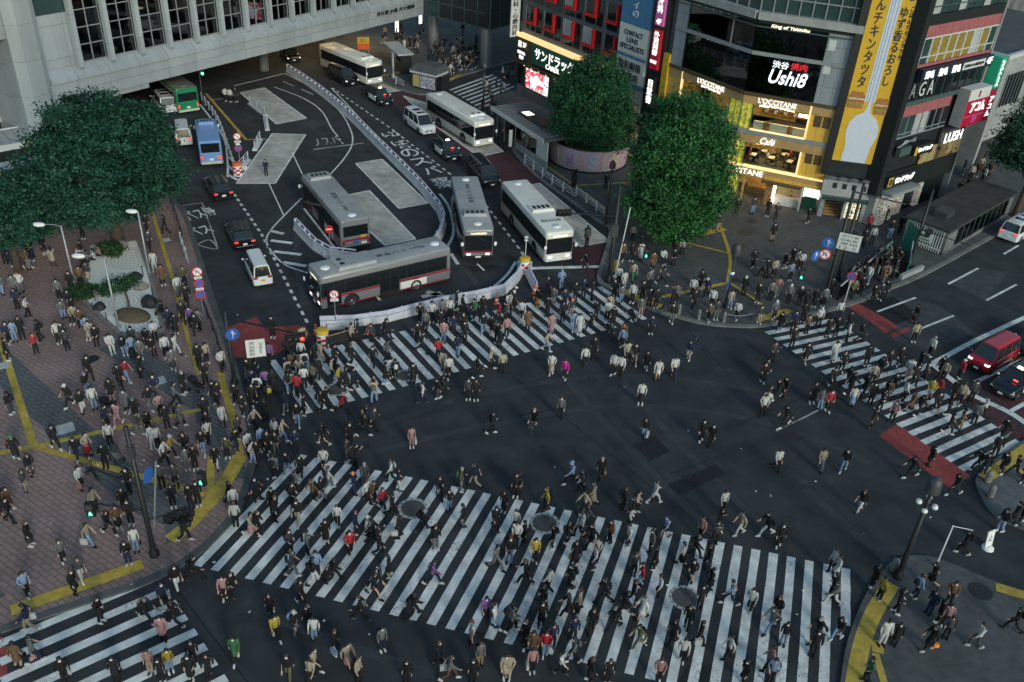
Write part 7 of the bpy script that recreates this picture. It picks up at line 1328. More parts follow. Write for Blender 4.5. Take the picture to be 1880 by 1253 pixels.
COL = dict(k=(.012, .012, .014), d=(.045, .047, .052), n=(.014, .022, .055), g=(.125, .13, .135), w=(.52, .52, .51), c=(.34, .29, .22), b=(.13, .075, .042), r=(.32, .022, .03), p=(.36, .20, .20), y=(.38, .28, .05), l=(.18, .27, .42), u=(.20, .10, .26), e=(.05, .16, .08), o=(.10, .10, .055), t=(.28, .19, .10), f=(.42, .02, .22), a=(.70, .20, .02))
CN = dict(k='black', d='dark grey', n='navy', g='grey', w='white', c='cream', b='brown', r='red', p='pink', y='yellow', l='pale blue', u='purple', e='green', o='olive', t='tan', f='magenta', a='orange')
TN = dict(j='jacket', s='top', c='long coat'); BN = dict(t='trousers', b='short skirt', l='long skirt')
ORD = 'first second third fourth fifth sixth seventh eighth ninth tenth eleventh twelfth thirteenth fourteenth fifteenth sixteenth seventeenth eighteenth nineteenth twentieth'.split()
ORD += ['twenty-'+x for x in ORD[:9]]+['thirtieth']+['thirty-'+x for x in ORD[:9]]
# people as seen: x y heading top bottom pose extras; x, y in a tile enlarged 3.917 times whose corner is given
TILES = [
((0, 0), """1916 1262 S jn tk s;1625 730 S jw tk s;1660 735 S jw tk s;1700 735 S jk tk s H"""),
((0, 933), """75 100 E jk tk w;225 270 E ck ld s H;460 390 SE jg tk w H;595 520 SE jd tw w;545 620 SE ck tk w;205 635 SE sl tk w H;650 275 E jc tl w HGw;790 190 SE jk tk W Gw;860 150 S jb lk s H;930 405 S jk tn p;985 315 S sw tl s K;1330 235 E jk tk q;225 880 W jn tc w Gw;730 820 SE ck tk p H;1280 585 SE jk tw w;1400 525 E jk tk W B;1620 660 S jp lk w H;1675 640 SE jk tk w;1190 710 S jn tk w Gw;1060 815 E jk tk W Bthg;1270 850 W jk tk W;1180 950 S cp tk p H;140 1150 N cb tc w K;260 1110 NE jg tn w Kp;845 1240 S ck tk s K;1090 1190 S jp tc s K;1230 1180 S jy tl s H;1400 1130 S jk tk s B;1380 1230 S ck lk s;1510 1215 S jk tk w;1170 1250 S jk tk s H;1700 1100 S ce tk w H;1700 135 N jw tk w;1810 200 E jc lp W H;480 1260 S jk tk w;950 120 S jk tk s"""),
((470, 933), """145 90 E jk tk w;305 110 S jk tc w;245 325 E jd tk w Bk;265 490 E jd tg w B;375 345 E jg tk p B;440 490 S jl tn s;415 545 E jk tw w B;505 245 S ck lk s H;590 135 S sw tk w B;715 185 E jn tk w;680 340 S jr tk w B;800 220 E jw tk w hw;850 260 W jk tk W;560 530 E jk tk W;1030 215 W jk tk w HGw;890 340 E jk tk w;960 500 W jk tc w H;895 575 W jd tn q;850 640 E jk bk W H;760 810 W jk tk W Bg;1130 790 NE jk tk W B;1190 165 E jk tk W B;1290 300 S jk tg s B;1270 550 E ju tn W;1490 145 W jk tg w;1720 440 SE jg tg W;1720 150 S ck tk w H;1820 365 S jk tl w;1870 270 S jw tk s B;1650 800 S ju tk w H;1715 860 W jw tl w;1820 870 E jg tk W B;1550 970 SW sw bp s H;1610 1140 SE jg tt s B;1790 1220 S cc lg w H;110 780 S jk tk w;150 940 SE jy tk w;280 915 SE jk tg w Blhw;375 870 S jk tk s;330 690 SE jk tk w Bg;425 950 S jw tl w B;570 1050 SE jk tl w HGl;660 1140 SE jc lp w H;910 1025 S jg tn s Bk;425 1180 E jc tk w;400 1250 S jc tk w H;240 1230 S jk to w H;1310 1130 E ck tk w H;1390 1235 E jg tb W Gw;740 1250 E jc tk s B;1090 1262 S jk tk s;1560 1258 S jk tk s H;980 60 E jk tk W;20 200 E jk tk w"""),
((930, 933), """20 380 S jk tl w;60 170 S sw tk s B;130 255 W ck tk w B;200 385 S jy tk s B;330 290 W jk tk w B;430 265 E jk tk w B;570 135 E jd tk w;520 205 W jg tk w Gw;740 245 W jb tk s H;610 285 W jk tk W;630 440 W sw tn w H;640 375 S sw tk s;490 400 S jk tk s Gb;900 95 W jk tw w;870 275 W sw tb w K;1135 215 W sl bk w H;1030 330 W jg tk s B;1060 440 W jk tk s K;910 480 S jd tk w;965 565 W jr tl w hk;1090 650 W sw tk w H;900 680 E jk tk w;1340 355 E jk tk W B;1255 410 W sw lk w H;1325 525 S jk bk w H;1390 225 W jp tk s;1490 260 S jd tk c;1520 165 S jk tk c;1670 190 W jc tw w;1440 440 W jk tk w K;1450 600 E ck tk w B;1385 715 S ck tk s H;1600 695 W sl tk W;1740 745 S jw tk w;135 555 W jk tk W B;300 605 W jw tk w;265 720 W ck lk w H;460 585 W jk tk w B;245 850 S ck tk s H;440 790 W ck tk W H;520 735 W cc tk w HK;700 685 W jk tk W B;840 760 E jk tk W;610 890 S jk tk w Ge;770 870 W jk tk W Bhg;970 800 W cw lw w;945 1000 W jo to W B;1190 975 W jk tk w H;1290 870 S jk tk w;1375 985 E jk tk w Gw;1255 1105 S jw tk w K;1590 1085 W sw tk w B;35 890 E jg tk w;130 985 W jk tk s K;185 1060 S cb tk s H;275 1060 S jr tl w;325 1000 S jn tk s H;475 960 S jn tk s Bl;475 1110 W jg tk w Bg;385 1195 E jw tk w H;180 1180 S jp tk s HGw;590 1255 E ck tk w H;725 1255 S jk tk s;1085 1255 S jp tk s;1700 1258 W jk tk w;10 1225 S jc tc s"""),
((1400, 933), """20 195 W jk tw W;110 280 S jk tk w K;490 460 W jw tk w H;520 500 W cw tw w H;490 640 W jk tk w H;500 695 W jg tw W;85 805 W ck tk w H;50 885 W jg tl W;140 985 S jk tl s B;380 960 W jk tk W X;355 1060 S jk tk s;525 945 W jk tl w H;830 660 E jy tk s;775 580 E jk tk w;950 755 E jk tk w;1080 650 E jl tn w B;1200 565 W jk bk W H;850 985 S jw tw s K;940 985 S ck tk s H;1190 760 W jn tn s H;1330 690 S jb tk s;1240 830 E jk tk w;1300 850 S jp tk s H;1310 935 S jd tk s H;1180 1025 W jk tk w Ka;1520 1000 W jw td w c;1790 885 W jk tk W B;1430 330 W ck tk w B;740 1245 W je tk w;1700 170 W jk tl w;1790 125 W jk tk w;1850 110 W jk tk w H;40 1180 W jp tk w;50 1258 S sl tk s"""),
((0, 620), """90 550 W jk td s B;60 165 E jk tk s;265 115 S sr tk s;490 90 S jd tk s;650 290 SE ck tk w H;630 410 SE jk tl w hu;505 495 SW jk tk w hw;600 545 SE jk tw w;685 515 SE sw tl s H;815 465 S jk bk s HGw;770 655 E jn tk w;855 630 SW sp tp w HK;870 350 S jk tk w Gw;915 315 E sr tl w;1015 285 E ck tk w;920 540 S cg tk s H;985 580 S jk tc w he;1000 700 E jd tg w;1085 515 SE jk tg w H;1125 430 S jn tg s;1250 235 S jg ld s K;1265 490 E jg tk w H;1155 560 S sp tk s H;1075 685 SE ck tk s H;1205 640 S jk tk s H;1300 645 E cg tk w B;1325 405 E jk tk s X;1480 325 S jk tk s;1570 470 SE ck tk w;1600 240 SE jw tk w;1605 630 S cw tk w HGw;1500 690 S jk tk s;405 800 SE jk tk w;560 875 S jk tn w;640 850 SE sc lr w H;765 935 S jk tk p;800 785 S sw tk s;120 875 SE ck tk w he;235 995 SE jk ld w H;190 1110 SE jd tc w H;590 1095 SE sw tk w HGp;665 1005 E jo tk W H;80 1240 SE cb tk s;25 1255 SE jk tk s;935 1110 S jk tk s B;905 1255 S jk tk s;690 1255 E jc tk w H;1105 795 S jw tw s;1240 860 E jy tk w hw;1340 850 S jk tk s;1190 905 E sw tk w B;1140 800 S jw tk s;1350 950 S jg tg s;1410 950 S jk tk s;1560 940 S jk tw w;1640 865 S jo tk s B;1500 755 SE sw tk s H;1465 835 S jk tl w;1700 820 SE jk tn w;1790 840 S jw tk w B;1820 905 SE sw tl w;1830 1170 E jn tk W;1170 1080 S jd tk s;1270 1080 S jd tk s B;1380 1225 S jk tk s;1250 1220 S jk tk s;1430 1210 S jk tk s;1690 1255 S jw tk s;1655 1190 E jk tk w H;1830 655 E jc tk W B;1720 725 SE jd tk w;1545 460 S ck tk w;1480 590 S ck tk s;1490 185 S sc tk s B;1435 205 S jk tk s;1270 125 E sw tw w H;1200 145 S jw tk s;800 90 S cw tw i H;960 145 S sl tk s;1020 165 S jg tg s;1095 110 S jk tk i;890 105 S jk tl i;1700 480 S jk tk s;1745 560 SE jk tk w;1820 480 S jk tk w H;1790 300 S jk tg w;1835 235 S jk tk w;1825 385 S jn tk w"""),
((470, 620), """100 185 N ju tk w;230 165 N jk tk w;270 255 N cb tk w H;340 70 S cc tk s;330 175 N sw tk w;355 255 N sw tl w B;425 185 N jk tw w;465 190 NE jc tc w;235 310 N jc tk w B;240 400 N jk tl w;315 295 N jc tk w H;350 365 N sw tk w;410 340 N jo tk w;445 305 N jk tk w;75 385 N ju tk w;130 385 N jk tk w;20 435 N jw tk w B;100 485 N jk tk w By;215 545 N jn tg w H;300 630 S jk tl w HGe;345 560 E jk tk w;465 545 E jk tk w B;505 510 E jk tk W;260 395 N jc tk w;300 425 N jr tk w;70 595 NE jk tk w;140 740 NE jw tk w H;195 745 E sc tl w;45 805 S jl tk s B;150 835 S jk tg w B;90 835 S jk tk s H;290 830 S jn tk p;135 1015 N jg tk w B;20 905 S jk tk w B;230 975 SW jk tl w H;320 1005 SE jk tk w;10 1175 S jk tk w;565 205 E ck lk w H;545 305 E sc tk w;600 355 E jy tk w H;650 370 E jk tk w HGw;700 375 E jk tk w;680 205 E jk tk w B;625 545 E jr tk W hp;850 470 N jc tl c Bo;775 710 E jk tk W B;850 660 E jd tk q;795 655 E jn tk w By;490 770 W jk bk W B;680 770 S jk tk w H;655 895 E jd td p H;720 930 E jk tk c;490 960 S jw bk w H;525 1090 E sw tg w B;710 1130 W jn tn s ha;785 1065 S jd tg s X;415 1185 W jb tk W B;470 1175 E jk tg w H;265 1215 E jk tk w B;290 1120 NE jg tk w B;125 1255 S jk tk s;800 1185 E sw tk w H;845 1190 E jb tk w;910 1235 E jr tk w H;975 1035 W jw tk w Bw;1025 1105 E jn tw w;1120 790 S sp tp s HGw;1195 475 NE jw tn w B;1340 430 E jk tk w;1310 445 W jk td w H;1525 445 S jd tk s H;1580 450 S jk tk s HGw;1590 290 E jk tk w B;1685 220 E jc tk w hw;1770 255 N jc tk s;1690 690 E jk tk q B;1385 285 S sw tk w H;1345 245 S sc tg w;1310 160 N jr tk w;1130 335 S ck tk w H;1005 310 N jk tk w Bw;975 295 N sw tk w;930 335 E jk tl w;845 215 S jk tk w;945 175 E jg tk w;1190 110 E jk tk W;1450 135 N jn tl w;1745 75 E jk tk w;1320 1155 S jk tk w;1390 1245 S jk tl w H;1475 1105 E jo tg s BeX;1575 1075 W jn tc W;1780 1255 S jk tk s H;1865 1145 S jk tk s K"""),
((930, 620), """320 265 S sw lc w H;415 300 S jf tk w H;560 205 S jw tk w;625 140 S jk tk w;765 268 S jw tk w;815 278 S jw tk w;860 180 S jc tk w H;915 187 S jk ld w HK;1000 232 S jk bk w H;1080 312 S sw bw w K;1195 292 S sw tn w;1305 162 S jn tc w;830 70 S jl tk w;285 95 E sc tl w;960 480 S sw lk s HGw;985 727 S jk tl w HGw;385 578 S jg tk w;1395 748 S jk tk w;1465 772 S jk tk w;1835 322 S jk tk w B;1835 562 S sw tk w K;465 1055 W jl tk W hl;535 1108 W jd tk w B;670 1028 S jk tk w X;620 1195 W cc lc w H;830 1235 E jk tk w B;930 1258 E sc tk w B;1055 1192 E jw tw W K;1545 1258 S sw tk w;95 1120 W jk tk s HGc;70 1135 S jk tk s;285 1245 W jy tk w B;560 1258 W jc tk W"""),
((1400, 620), """65 168 S jd tk w;205 72 S jk tk s;300 175 S ck lk w H;500 175 S cw lw w H;560 245 S jk tk w Bp;490 365 S jk tk w;10 295 S jk tk w;100 440 W jk tk W B;150 435 W jk tk w B;15 535 S sw tk w K;155 638 W jk tk W;350 472 S ck lk s H;405 520 S jg tl s HGe;460 530 S jr tk s;635 495 S sw ll s H;595 355 E jk tk W;620 405 E jk tk W;720 412 E jk tk w;740 205 N jk tk s;825 290 E jk tk w;890 235 S jk tk w;970 205 S jk tk w H;1035 295 S sw lc w H;1110 245 E jk tk w;1195 135 E sw tk s X;1150 312 E jk tk w;1270 275 W jk tk w;1290 312 W jc tk s;1405 295 E jr tk s hw;1490 460 S jd tk s B;1360 465 N jk tk w;1405 485 S sc tk w H;1510 625 N jg tk s;1575 575 W sw tk w Gl;1405 665 E sb tt s H;1325 690 E jk tk w;1080 335 S ck tk w H;1000 455 E sw tk w;1055 535 W cb lk w H;1110 560 E jk tk w;1190 450 S jy bw w H;1230 545 S ck bk w;1320 558 E jk tk w;1245 430 E jr tk w;770 475 S ck tk s H;780 335 S sc tk s H;865 465 E jk tk w;930 395 S jk tk w H;885 445 S cb tk w H;835 520 E jk tk s K;770 665 E jk tk w;925 610 W sp tk w HK;1720 738 W jk le w H;1190 925 E jk tb s;1060 1005 W jk tk W;1370 1130 W jk tk W H;95 952 S jw tk w Ky;405 955 S jc tg w H;575 960 S jk tl w;690 1258 W jk tw w;1535 950 W jk tk W;1575 992 S jk tn s;1710 978 W ck tk w H;1800 998 W jk tk W;1660 860 S jk tk s;1870 1050 S jk tk s"""),
((0, 310), """20 908 S jg tl w;110 905 S cg tk s H;160 895 S jw tg s;130 1005 S jn tk s;205 1065 E sw tk s;435 945 S jg tk s;450 1055 S jg tl i;500 985 S jk tk i;540 1095 S sc tk i H;585 1115 S jb tk i H;625 1175 S sl tl i;655 1205 S cc lc i H;700 1245 S jk tk i;520 885 S jk tk s;590 850 S jb tk s;640 812 S jd lc s H;600 505 S jk tk s hw;600 625 W jk tw i;640 695 W jg tk i;690 685 W sw tk i H;730 655 W sp tk i H;70 1255 S jn tk s;112 1245 S jl tl s;165 1222 S jk tk s;300 1235 W jk tk w B;430 1257 S sw tk s B;470 1257 S jd tk s B;1195 468 W jk tk w;1080 575 S jd tk s;1060 455 S jk tk s H;1115 738 S sw tw s H;1175 838 S cb tk s H;1285 918 S sw tg w;1330 845 S jo tk w;1350 988 S jk tk w HGw;1320 1108 S jk tk w;1175 1065 W jk tk i;1225 1155 S jn tk s;1270 1185 S jk tk s;1380 1135 S ju tk w H;1440 1155 S jg tk s H;1415 1185 S jk tk w;1060 1255 S jk tk i;960 1255 S jd tk i;1110 1205 S jw tk i"""),
((470, 310), """125 1215 S jk tk s;735 1225 W jn tk s;930 1230 E jk tk W;690 1255 E jc tk s;830 1257 S jd tk s;1180 1115 S jk tk s;1220 1168 S jg tk w Bf;1265 1105 S sw tk s;1340 1090 S jg tk s;1395 1075 S sw tk s B;1440 1015 E jk tk s;1485 1045 E jk tk w;1570 1085 W je tk w;1630 1055 S jk tk s H;1630 1185 S jk tl w;1690 1195 S ck bk w H;1795 1105 W jd tk w;1745 1095 W jr tk w;1820 1025 E sp lc w H;1860 985 E jk tk s hw;1330 1155 S jk tk s;1420 1195 S jn tk w;1490 1185 S jk tk s;1160 1255 S jk tk s;1350 1245 S jp tl s;1500 1235 S jk tk s By;1730 1255 S jk tk s;1800 1215 S jp tk s H"""),
((930, 310), """575 560 N jd tk s;565 738 W jk tk w Gw;285 908 E jk tk w;390 870 N jl tl s hl;550 925 S jn tk s;225 1003 W jk ta w;45 1018 S jk tk w hw;15 1030 S jw tk w;105 1093 S sw bk w H;150 1165 S cb tk s H;335 985 S jg lg w H;410 1005 S jn tk s B;490 945 S jk tk s H;610 945 E jk tk s B;290 1065 S jk tk s;320 1185 S jp lp s H;400 1095 S ck tk s;460 1065 S jd tp w ha;480 1173 S sl tl w;520 1190 S cw lw s H;605 1173 W jk tk W;640 1085 S jk tk s H;735 1045 S cc tk s;720 1095 S jw tk s;760 1135 S jk tk s;730 1238 W jk tk W;830 1257 S jb tk s;895 1135 W jk tk W;960 1065 S jg tp s;1035 1188 S jn tk s Gy;1180 1112 S jk tg w;900 965 S jw tk s;970 945 S jk tk s;1020 998 S jk tk s;1070 1002 S jk tk s;820 965 S jg tl s H;770 933 S jk tk s;780 775 S cy tk s;800 835 S jw tk s;840 865 S sw tw s;905 805 S sc te w H;1110 838 E jd tk W By;1020 855 S jg tk s BH;1045 728 S cb tk s K;960 658 S sw lw s H;895 665 S jk tk s;830 665 S jb tk s;905 525 S sc tk s;1120 675 S jw tk i;1200 675 S jk tk i;1260 595 S jw tk i;1765 713 S ck tk w;1840 783 W jd tk W;1330 925 S sw tk s;1390 865 S jk lk s H;1430 915 W jn tk w hw;1340 1005 S jk tk w;1190 985 W jk tk w;1215 965 S jg tk s B;1470 1005 S sw tk s;1450 1098 S jo tk s;1500 1085 S jd tg s;1600 1003 S sc tl s;1700 908 S jk tk s hw;1650 1085 S jw tk s By;1800 965 S jk tk s;1810 1113 S jd tc s;1650 325 S ck tk s H;1765 325 S jd tl s;1515 445 S jd tc w;710 143 S ck tk s"""),
((1400, 310), """30 343 S jk tk s;90 365 S jd tk s;320 393 S jk tk w;65 520 S jk bk s H;155 722 W ck bk w H;75 782 S jc lk w H;20 783 S jk tk s;205 703 S jk tk s;240 713 S jg tk s H;270 722 S sw tk s;50 943 S jg tk s K;100 915 S sp tc s H;180 965 S jg tk s hw;190 805 S sl tk s;255 985 N jk tk s hw;300 1005 N jk tk s;365 995 N jk tk s;540 1083 S sw tn s B;75 1083 S jg tk w hw;120 1175 W ck tl w;215 1163 S jn tk s;395 1135 S jw tk s hw;460 1213 S ck lk s H;310 1185 S sb tk s H;285 1105 N jk tk s;520 1203 S jk tk s;600 1245 E jw tk s B;610 1163 S jk tk s;690 1243 E jk tk w;1085 1115 W ck lk w H;1080 1245 S jc tk s K;785 965 S jk tk s;835 943 S jn tk s;870 933 S jk tk s;980 458 S jk tk s;910 493 S jk tl s;780 543 S sw tn s B;720 560 S jk tk s;750 455 S jr tk s;480 915 S jk tk s;640 930 S jo tk s;700 900 S jk tk s;430 990 S jg tk s;1400 205 S jk tk s;1460 180 S jk tk s;1490 80 S jw tk s"""),
]
HD = dict(N=(0, -1), NE=(.8, -.6), E=(1, .05), SE=(.8, .6), S=(0, 1), SW=(-.8, .6), W=(-1, .05), NW=(-.8, -.6))
def in_poly(p, poly):
    c = False; n = len(poly)
    for i in range(n):
        a, b = poly[i], poly[(i+1) % n]
        if (a[1] > p[1]) != (b[1] > p[1]) and p[0] < (b[0]-a[0])*(p[1]-a[1])/(b[1]-a[1])+a[0]: c = not c
    return c
PAVED = [plaza, list(edgeR)+[Vector((110, 160, 0)), Vector((16, 150, 0)), Vector((-1.2, 113, 0))], list(edgeB)+[Vector((34, 18, 0)), Vector((16, 18, 0))], list(edgeE)+[Vector((36, 37, 0)), Vector((38, 44, 0))], list(edgeS)+[Vector((10, 190, 0)), Vector((-60, 210, 0))]]
def ground_at(px, py):
    p = G(px, py, .12)
    return (p, .12) if any(in_poly(p, q) for q in PAVED) else (G(px, py), 0.0)
pr = random.Random(2024); PEOPLE = []
for (ox, oy), txt in TILES:
    for rec in txt.split(';'):
        f = rec.split(); x, y = ox+float(f[0])/3.917, oy+float(f[1])/3.917; p, z = ground_at(x, y); h = HD[f[2]]; q = G(x+h[0]*8, y+h[1]*8, z)-p
        ang = math.atan2(q.y, q.x)+pr.uniform(-.45, .45); PEOPLE.append(dict(px=(x, y), p=p, z=z, a=ang, top=f[3], bot=f[4], pose=f[5], ex=f[6] if len(f) > 6 else ''))
for d in PEOPLE:
    if d['pose'] == 'w': d['pose2'] = pr.choice('wwxyy')
    if d['pose'] == 's' and pr.random() < .25: d['pose2'] = 'x'
    if d['top'] == 'jk' and 'B' not in d['ex'] and pr.random() < .22: d['top'] = 'ck'
PEOPLE.sort(key=lambda d: d['p'].length)
# landmarks for telling people apart by where they stand
LM = [('white floor plate nearer the camera', 120, 787), ('white floor plate nearer the road', 291, 701), ('junction of yellow floor strips', 64, 820), ('near black signal pole', 284, 1018), ('red-lit signal pole', 431, 700), ('gravel garden', 225, 600), ('three-sign post', 376, 590), ('square dark road patch', 1196, 825), ('long dark road patch', 1280, 882), ('bell lamp post', 1331, 565), ('tall green tree', 1245, 455), ('thick signal pole', 1117, 517), ('tall right signal pole', 1512, 556), ('gold shop entrance', 1400, 380), ('black corner lamp post', 1648, 1058), ('dark corner manhole', 1800, 1086), ('white road board', 1813, 1007), ('red road rectangle', 1700, 840), ('red van', 1800, 680), ('front barrier', 720, 600), ('barrier island', 962, 520), ('stone corner bollards', 1815, 900), ('plaza kerb yellow strip', 400, 905), ('lone cyclist', 985, 785), ('left curb corner', 20, 1120), ('subway entrance', 1700, 470), ('chained bollards', 1330, 592), ('pink building doorway', 1650, 400), ('gravel garden tip', 160, 560), ('blue arrow sign pole', 450, 745), ('yellow-capped drum', 593, 634), ('subway stair', 1600, 530), ('white stop line', 1010, 493), ('floor manhole', 171, 659), ('far yellow strip', 20, 690), ('mid-plaza strip', 220, 785), ('rising yellow strip end', 387, 840), ('wide yellow band', 140, 1078), ('corner yellow band', 1600, 1130)]
LMW = [(n, G(x, y), x, y) for n, x, y in LM]
def stripe_of(p):
    best = None
    for nm, T0, T1, n, v in (('near crossing', A0, A1, X1N, g(362, 1040)-A0), ('upper crossing', B0, B1, 29, vX2), ('right crossing', C0, C1, 19, g(1530, 588)-C0), ('lower-left crossing', D0, D1, 9, g(10, 1178)-D0)):
        d = T1-T0; det = d.x*v.y-d.y*v.x; r = p-T0; s = (r.x*v.y-r.y*v.x)/det; t = (d.x*r.y-d.y*r.x)/det
        if -.02 < s < 1.02 and -.03 < t < 1.03: best = (nm, max(0, min(n-1, int(round(s*(n-1))))), t)
    return best
def places(d):
    s = stripe_of(d['p']); out = []
    if s:
        nm, k, t = s; third = {'near crossing': ('upper end', 'middle', 'lower end'), 'upper crossing': ('upper end', 'middle', 'lower end'), 'right crossing': ('left end', 'middle', 'right end'), 'lower-left crossing': ('right end', 'middle', 'left end')}[nm][min(2, max(0, int(t*3)))]
        out.append('on %s stripe of %s, %s' % (ORD[k], nm, third))
    lm = sorted(LMW, key=lambda l: (l[1]-Vector((d['p'].x, d['p'].y, 0))).length)
    for n, w, x, y in lm[:3]:
        m = (w-Vector((d['p'].x, d['p'].y, 0))).length; dx, dy = d['px'][0]-x, d['px'][1]-y
        rel = ('left of' if dx < 0 else 'right of') if abs(dx) > abs(dy)*1.3 else ('behind' if dy < 0 else 'in front of')
        step = ('one pace', 'two paces', 'three paces', 'four paces', 'five paces', 'six paces', 'seven paces', 'eight paces', 'nine paces', 'ten paces')[min(9, int(m/.75))]
        out.append('%s %s %s' % (step, rel, n))
    return out
PV = dict(w='walking', W='striding', s='standing', p='looking at phone', q='walking with phone', c='holding up camera', i='sitting')
def person_label(d, used):
    t, b, ex = d['top'], d['bot'], d['ex']; base = '%s %s, %s %s' % (CN[t[1]], TN[t[0]], CN[b[1]], BN[b[0]])
    xt = []
    if 'B' in ex: xt.append('backpack')
    if 'H' in ex: xt.append('long hair')
    if 'h' in ex: xt.append(CN[ex[ex.index('h')+1]]+' hat')
    pl = places(d); v = PV[d['pose']]
    for k in range(len(pl)):
        for e in ([''] + xt if k else ([xt[0]] if xt else ['']) + xt[1:] + ['']):
            l = 'person in %s%s, %s %s' % (base, (', '+e) if e else '', v, pl[k])
            if len(l.replace('-', ' ').split()) > 16: l = l.replace(', %s %s' % (v, pl[k]), ', '+pl[k])
            if len(l.replace('-', ' ').split()) > 16: l = 'person in %s %s, %s' % (CN[t[1]], TN[t[0]], pl[k])
            if l not in used and len(l.replace('-', ' ').split()) <= 16: used.add(l); return l, pl[k]
    for k in range(len(pl)):
        for w in ('turned away', 'facing this way', 'slightly apart', 'close behind another'):
            l = 'person in %s %s, %s, %s' % (CN[t[1]], TN[t[0]], w, pl[k])
            if l not in used: used.add(l); return l, pl[k]
    return 'person in '+base, pl[0]
def colour(c, k=.22): q = (1 if c in 'kdn' else .82)*(1+pr.uniform(-k, k)); t = (*[min(1, v*q) for v in COL[c]], 1); KEY[t] = c; return t
KEY = {}
HAIRC = [(.010, .009, .009, 1)]*6+[(.03, .018, .012, 1), (.07, .04, .022, 1)]
def ex_col(ex, ch, default='k'):
    if ch not in ex: return None
    i = ex.index(ch); return ex[i+1] if i+1 < len(ex) and ex[i+1] in COL and ex[i+1].islower() else default
def look(d):
    """list of (part name, mesh, colour) for one person"""
    flip = pr.random() < .5; gp_ = parts_of(d.get('pose2', d['pose']), flip); ex = d['ex']; out = [(d['top'][0] and {'j': 'jacket', 's': 'shirt', 'c': 'coat'}[d['top'][0]], gp_[d['top'][0]], colour(d['top'][1])), ({'t': 'trousers', 'b': 'skirt', 'l': 'skirt'}[d['bot'][0]], gp_[d['bot'][0]], colour(d['bot'][1]))]
    hc = pr.choice(HAIRC)
    if 'X' in ex: hc = (.22, .21, .2, 1)
    if ex_col(ex, 'h'): out.append(('hat', gp_['hat'], colour(ex_col(ex, 'h'))))
    out.append(('hair', gp_['hairlong'] if 'H' in ex else gp_['hair'], hc)) if not ('h' in ex and 'H' not in ex) else None
    sc = colour('w') if pr.random() < .42 else (colour('k') if pr.random() < .85 else colour('d'))
    out += [('shoe', gp_['shoe0'], sc), ('shoe', gp_['shoe1'], sc)]
    if 'B' in ex: out.append(('backpack', gp_['pack'], colour(ex_col(ex, 'B'))))
    if pr.random() < .5: out.append(('face_mask', gp_['mask'], (1, 1, 1, 1)))
    return gp_['body'], out, flip
used = set(); N_IND = 296
bagn = 0
def bag_mesh(paper):
    b = MB()
    if paper: b.loft([[(x*s, y*s, z) for x, y in ((-.17, -.06), (.17, -.06), (.17, .06), (-.17, .06))] for z, s in ((-.42, .95), (-.1, 1.0))], 'cloth', smooth=False); b.tube([(-.08, 0, -.1), (-.05, 0, .0), (.05, 0, .0), (.08, 0, -.1)], .008, 'cloth', 5)
    else: b.loft([[(x*s, y*s2, z) for x, y in ((-.14, -.05), (.14, -.05), (.14, .05), (-.14, .05))] for z, s, s2 in ((-.30, 1, 1), (-.2, 1.02, 1.1), (-.1, .85, .6))], 'cloth'); b.tube([(-.09, 0, -.1), (-.05, 0, .0), (.05, 0, .0), (.09, 0, -.1)], .010, 'cloth', 5)
    return b.mesh('bag')
BAGS = {True: bag_mesh(True), False: bag_mesh(False)}
for d in PEOPLE[:N_IND]:
    lab, where = person_label(d, used); body, out, flip = look(d); sc = pr.uniform(.94, 1.06); sw = pr.uniform(.87, .97)
    if 'H' in d['ex']: sc *= .965
    o = link('person', body, None, (d['p'].x, d['p'].y, d['z']), d['a']); o.scale = (sc*sw, sc*sw, sc); tag(o, lab, 'person', 'people crossing and standing at the junction')
    for nm, me, c in out: q = link(nm, me, o); q.color = c
    bc = ex_col(d['ex'], 'G'); kc = ex_col(d['ex'], 'K')
    if bc or kc:
        ps = POSES[d.get('pose2', d['pose'])]; wl = ps[2][1]; lean = ps[4]; hp = Vector((wl[0]+lean*.8, (wl[1]+.0)*(-1 if flip else 1), wl[2]-.05+ps[5]-.9))*sc; hp.rotate(Matrix.Rotation(d['a'], 3, 'Z'))
        opts = [('%s shopping bag held by person %s' if bc else '%s handbag carried by person %s') % (CN[bc or kc], w_) for w_ in places(d)]; bl = next((x for x in opts if x not in used), opts[0]); used.add(bl)
        q = link('shopping_bag' if bc else 'handbag', BAGS[bool(bc)], None, (d['p'].x+hp.x, d['p'].y+hp.y, d['z']+hp.z), d['a']); q.color = colour(bc or kc)
        tag(q, bl, 'bag')
# the rest of the crowd, farther off: one mass
extra = []
def scatter(n, poly, heads='NESW', sit=False):
    q = P(*poly, z=.12); xs = [p.x for p in q]; ys = [p.y for p in q]; k = 0
    while k < n:
        p = Vector((pr.uniform(min(xs), max(xs)), pr.uniform(min(ys), max(ys)), .12))
        if in_poly(p, q):
            extra.append(dict(p=p, z=.12, a=pr.uniform(0, 6.28), top=pr.choice('jjjjcs')+pr.choice('kkkkkkdngwcb'), bot=pr.choice('tttttl')+pr.choice('kkkkdngl'), pose=pr.choice('sswwp'), ex=pr.choice(('', '', 'H', 'B')))); k += 1
scatter(26, [(690, 70), (740, 112), (790, 100), (860, 60), (800, 45)]); scatter(34, [(760, 100), (800, 140), (870, 120), (900, 90), (850, 80)]); scatter(26, [(790, 150), (830, 140), (880, 125), (840, 105), (795, 130)])
scatter(8, [(870, 160), (900, 180), (950, 165), (940, 140)]); scatter(34, [(1545, 535), (1600, 530), (1650, 505), (1650, 470), (1590, 490)]); scatter(12, [(60, 375), (100, 410), (190, 400), (170, 350)]); scatter(10, [(0, 480), (60, 520), (130, 480), (60, 450)])
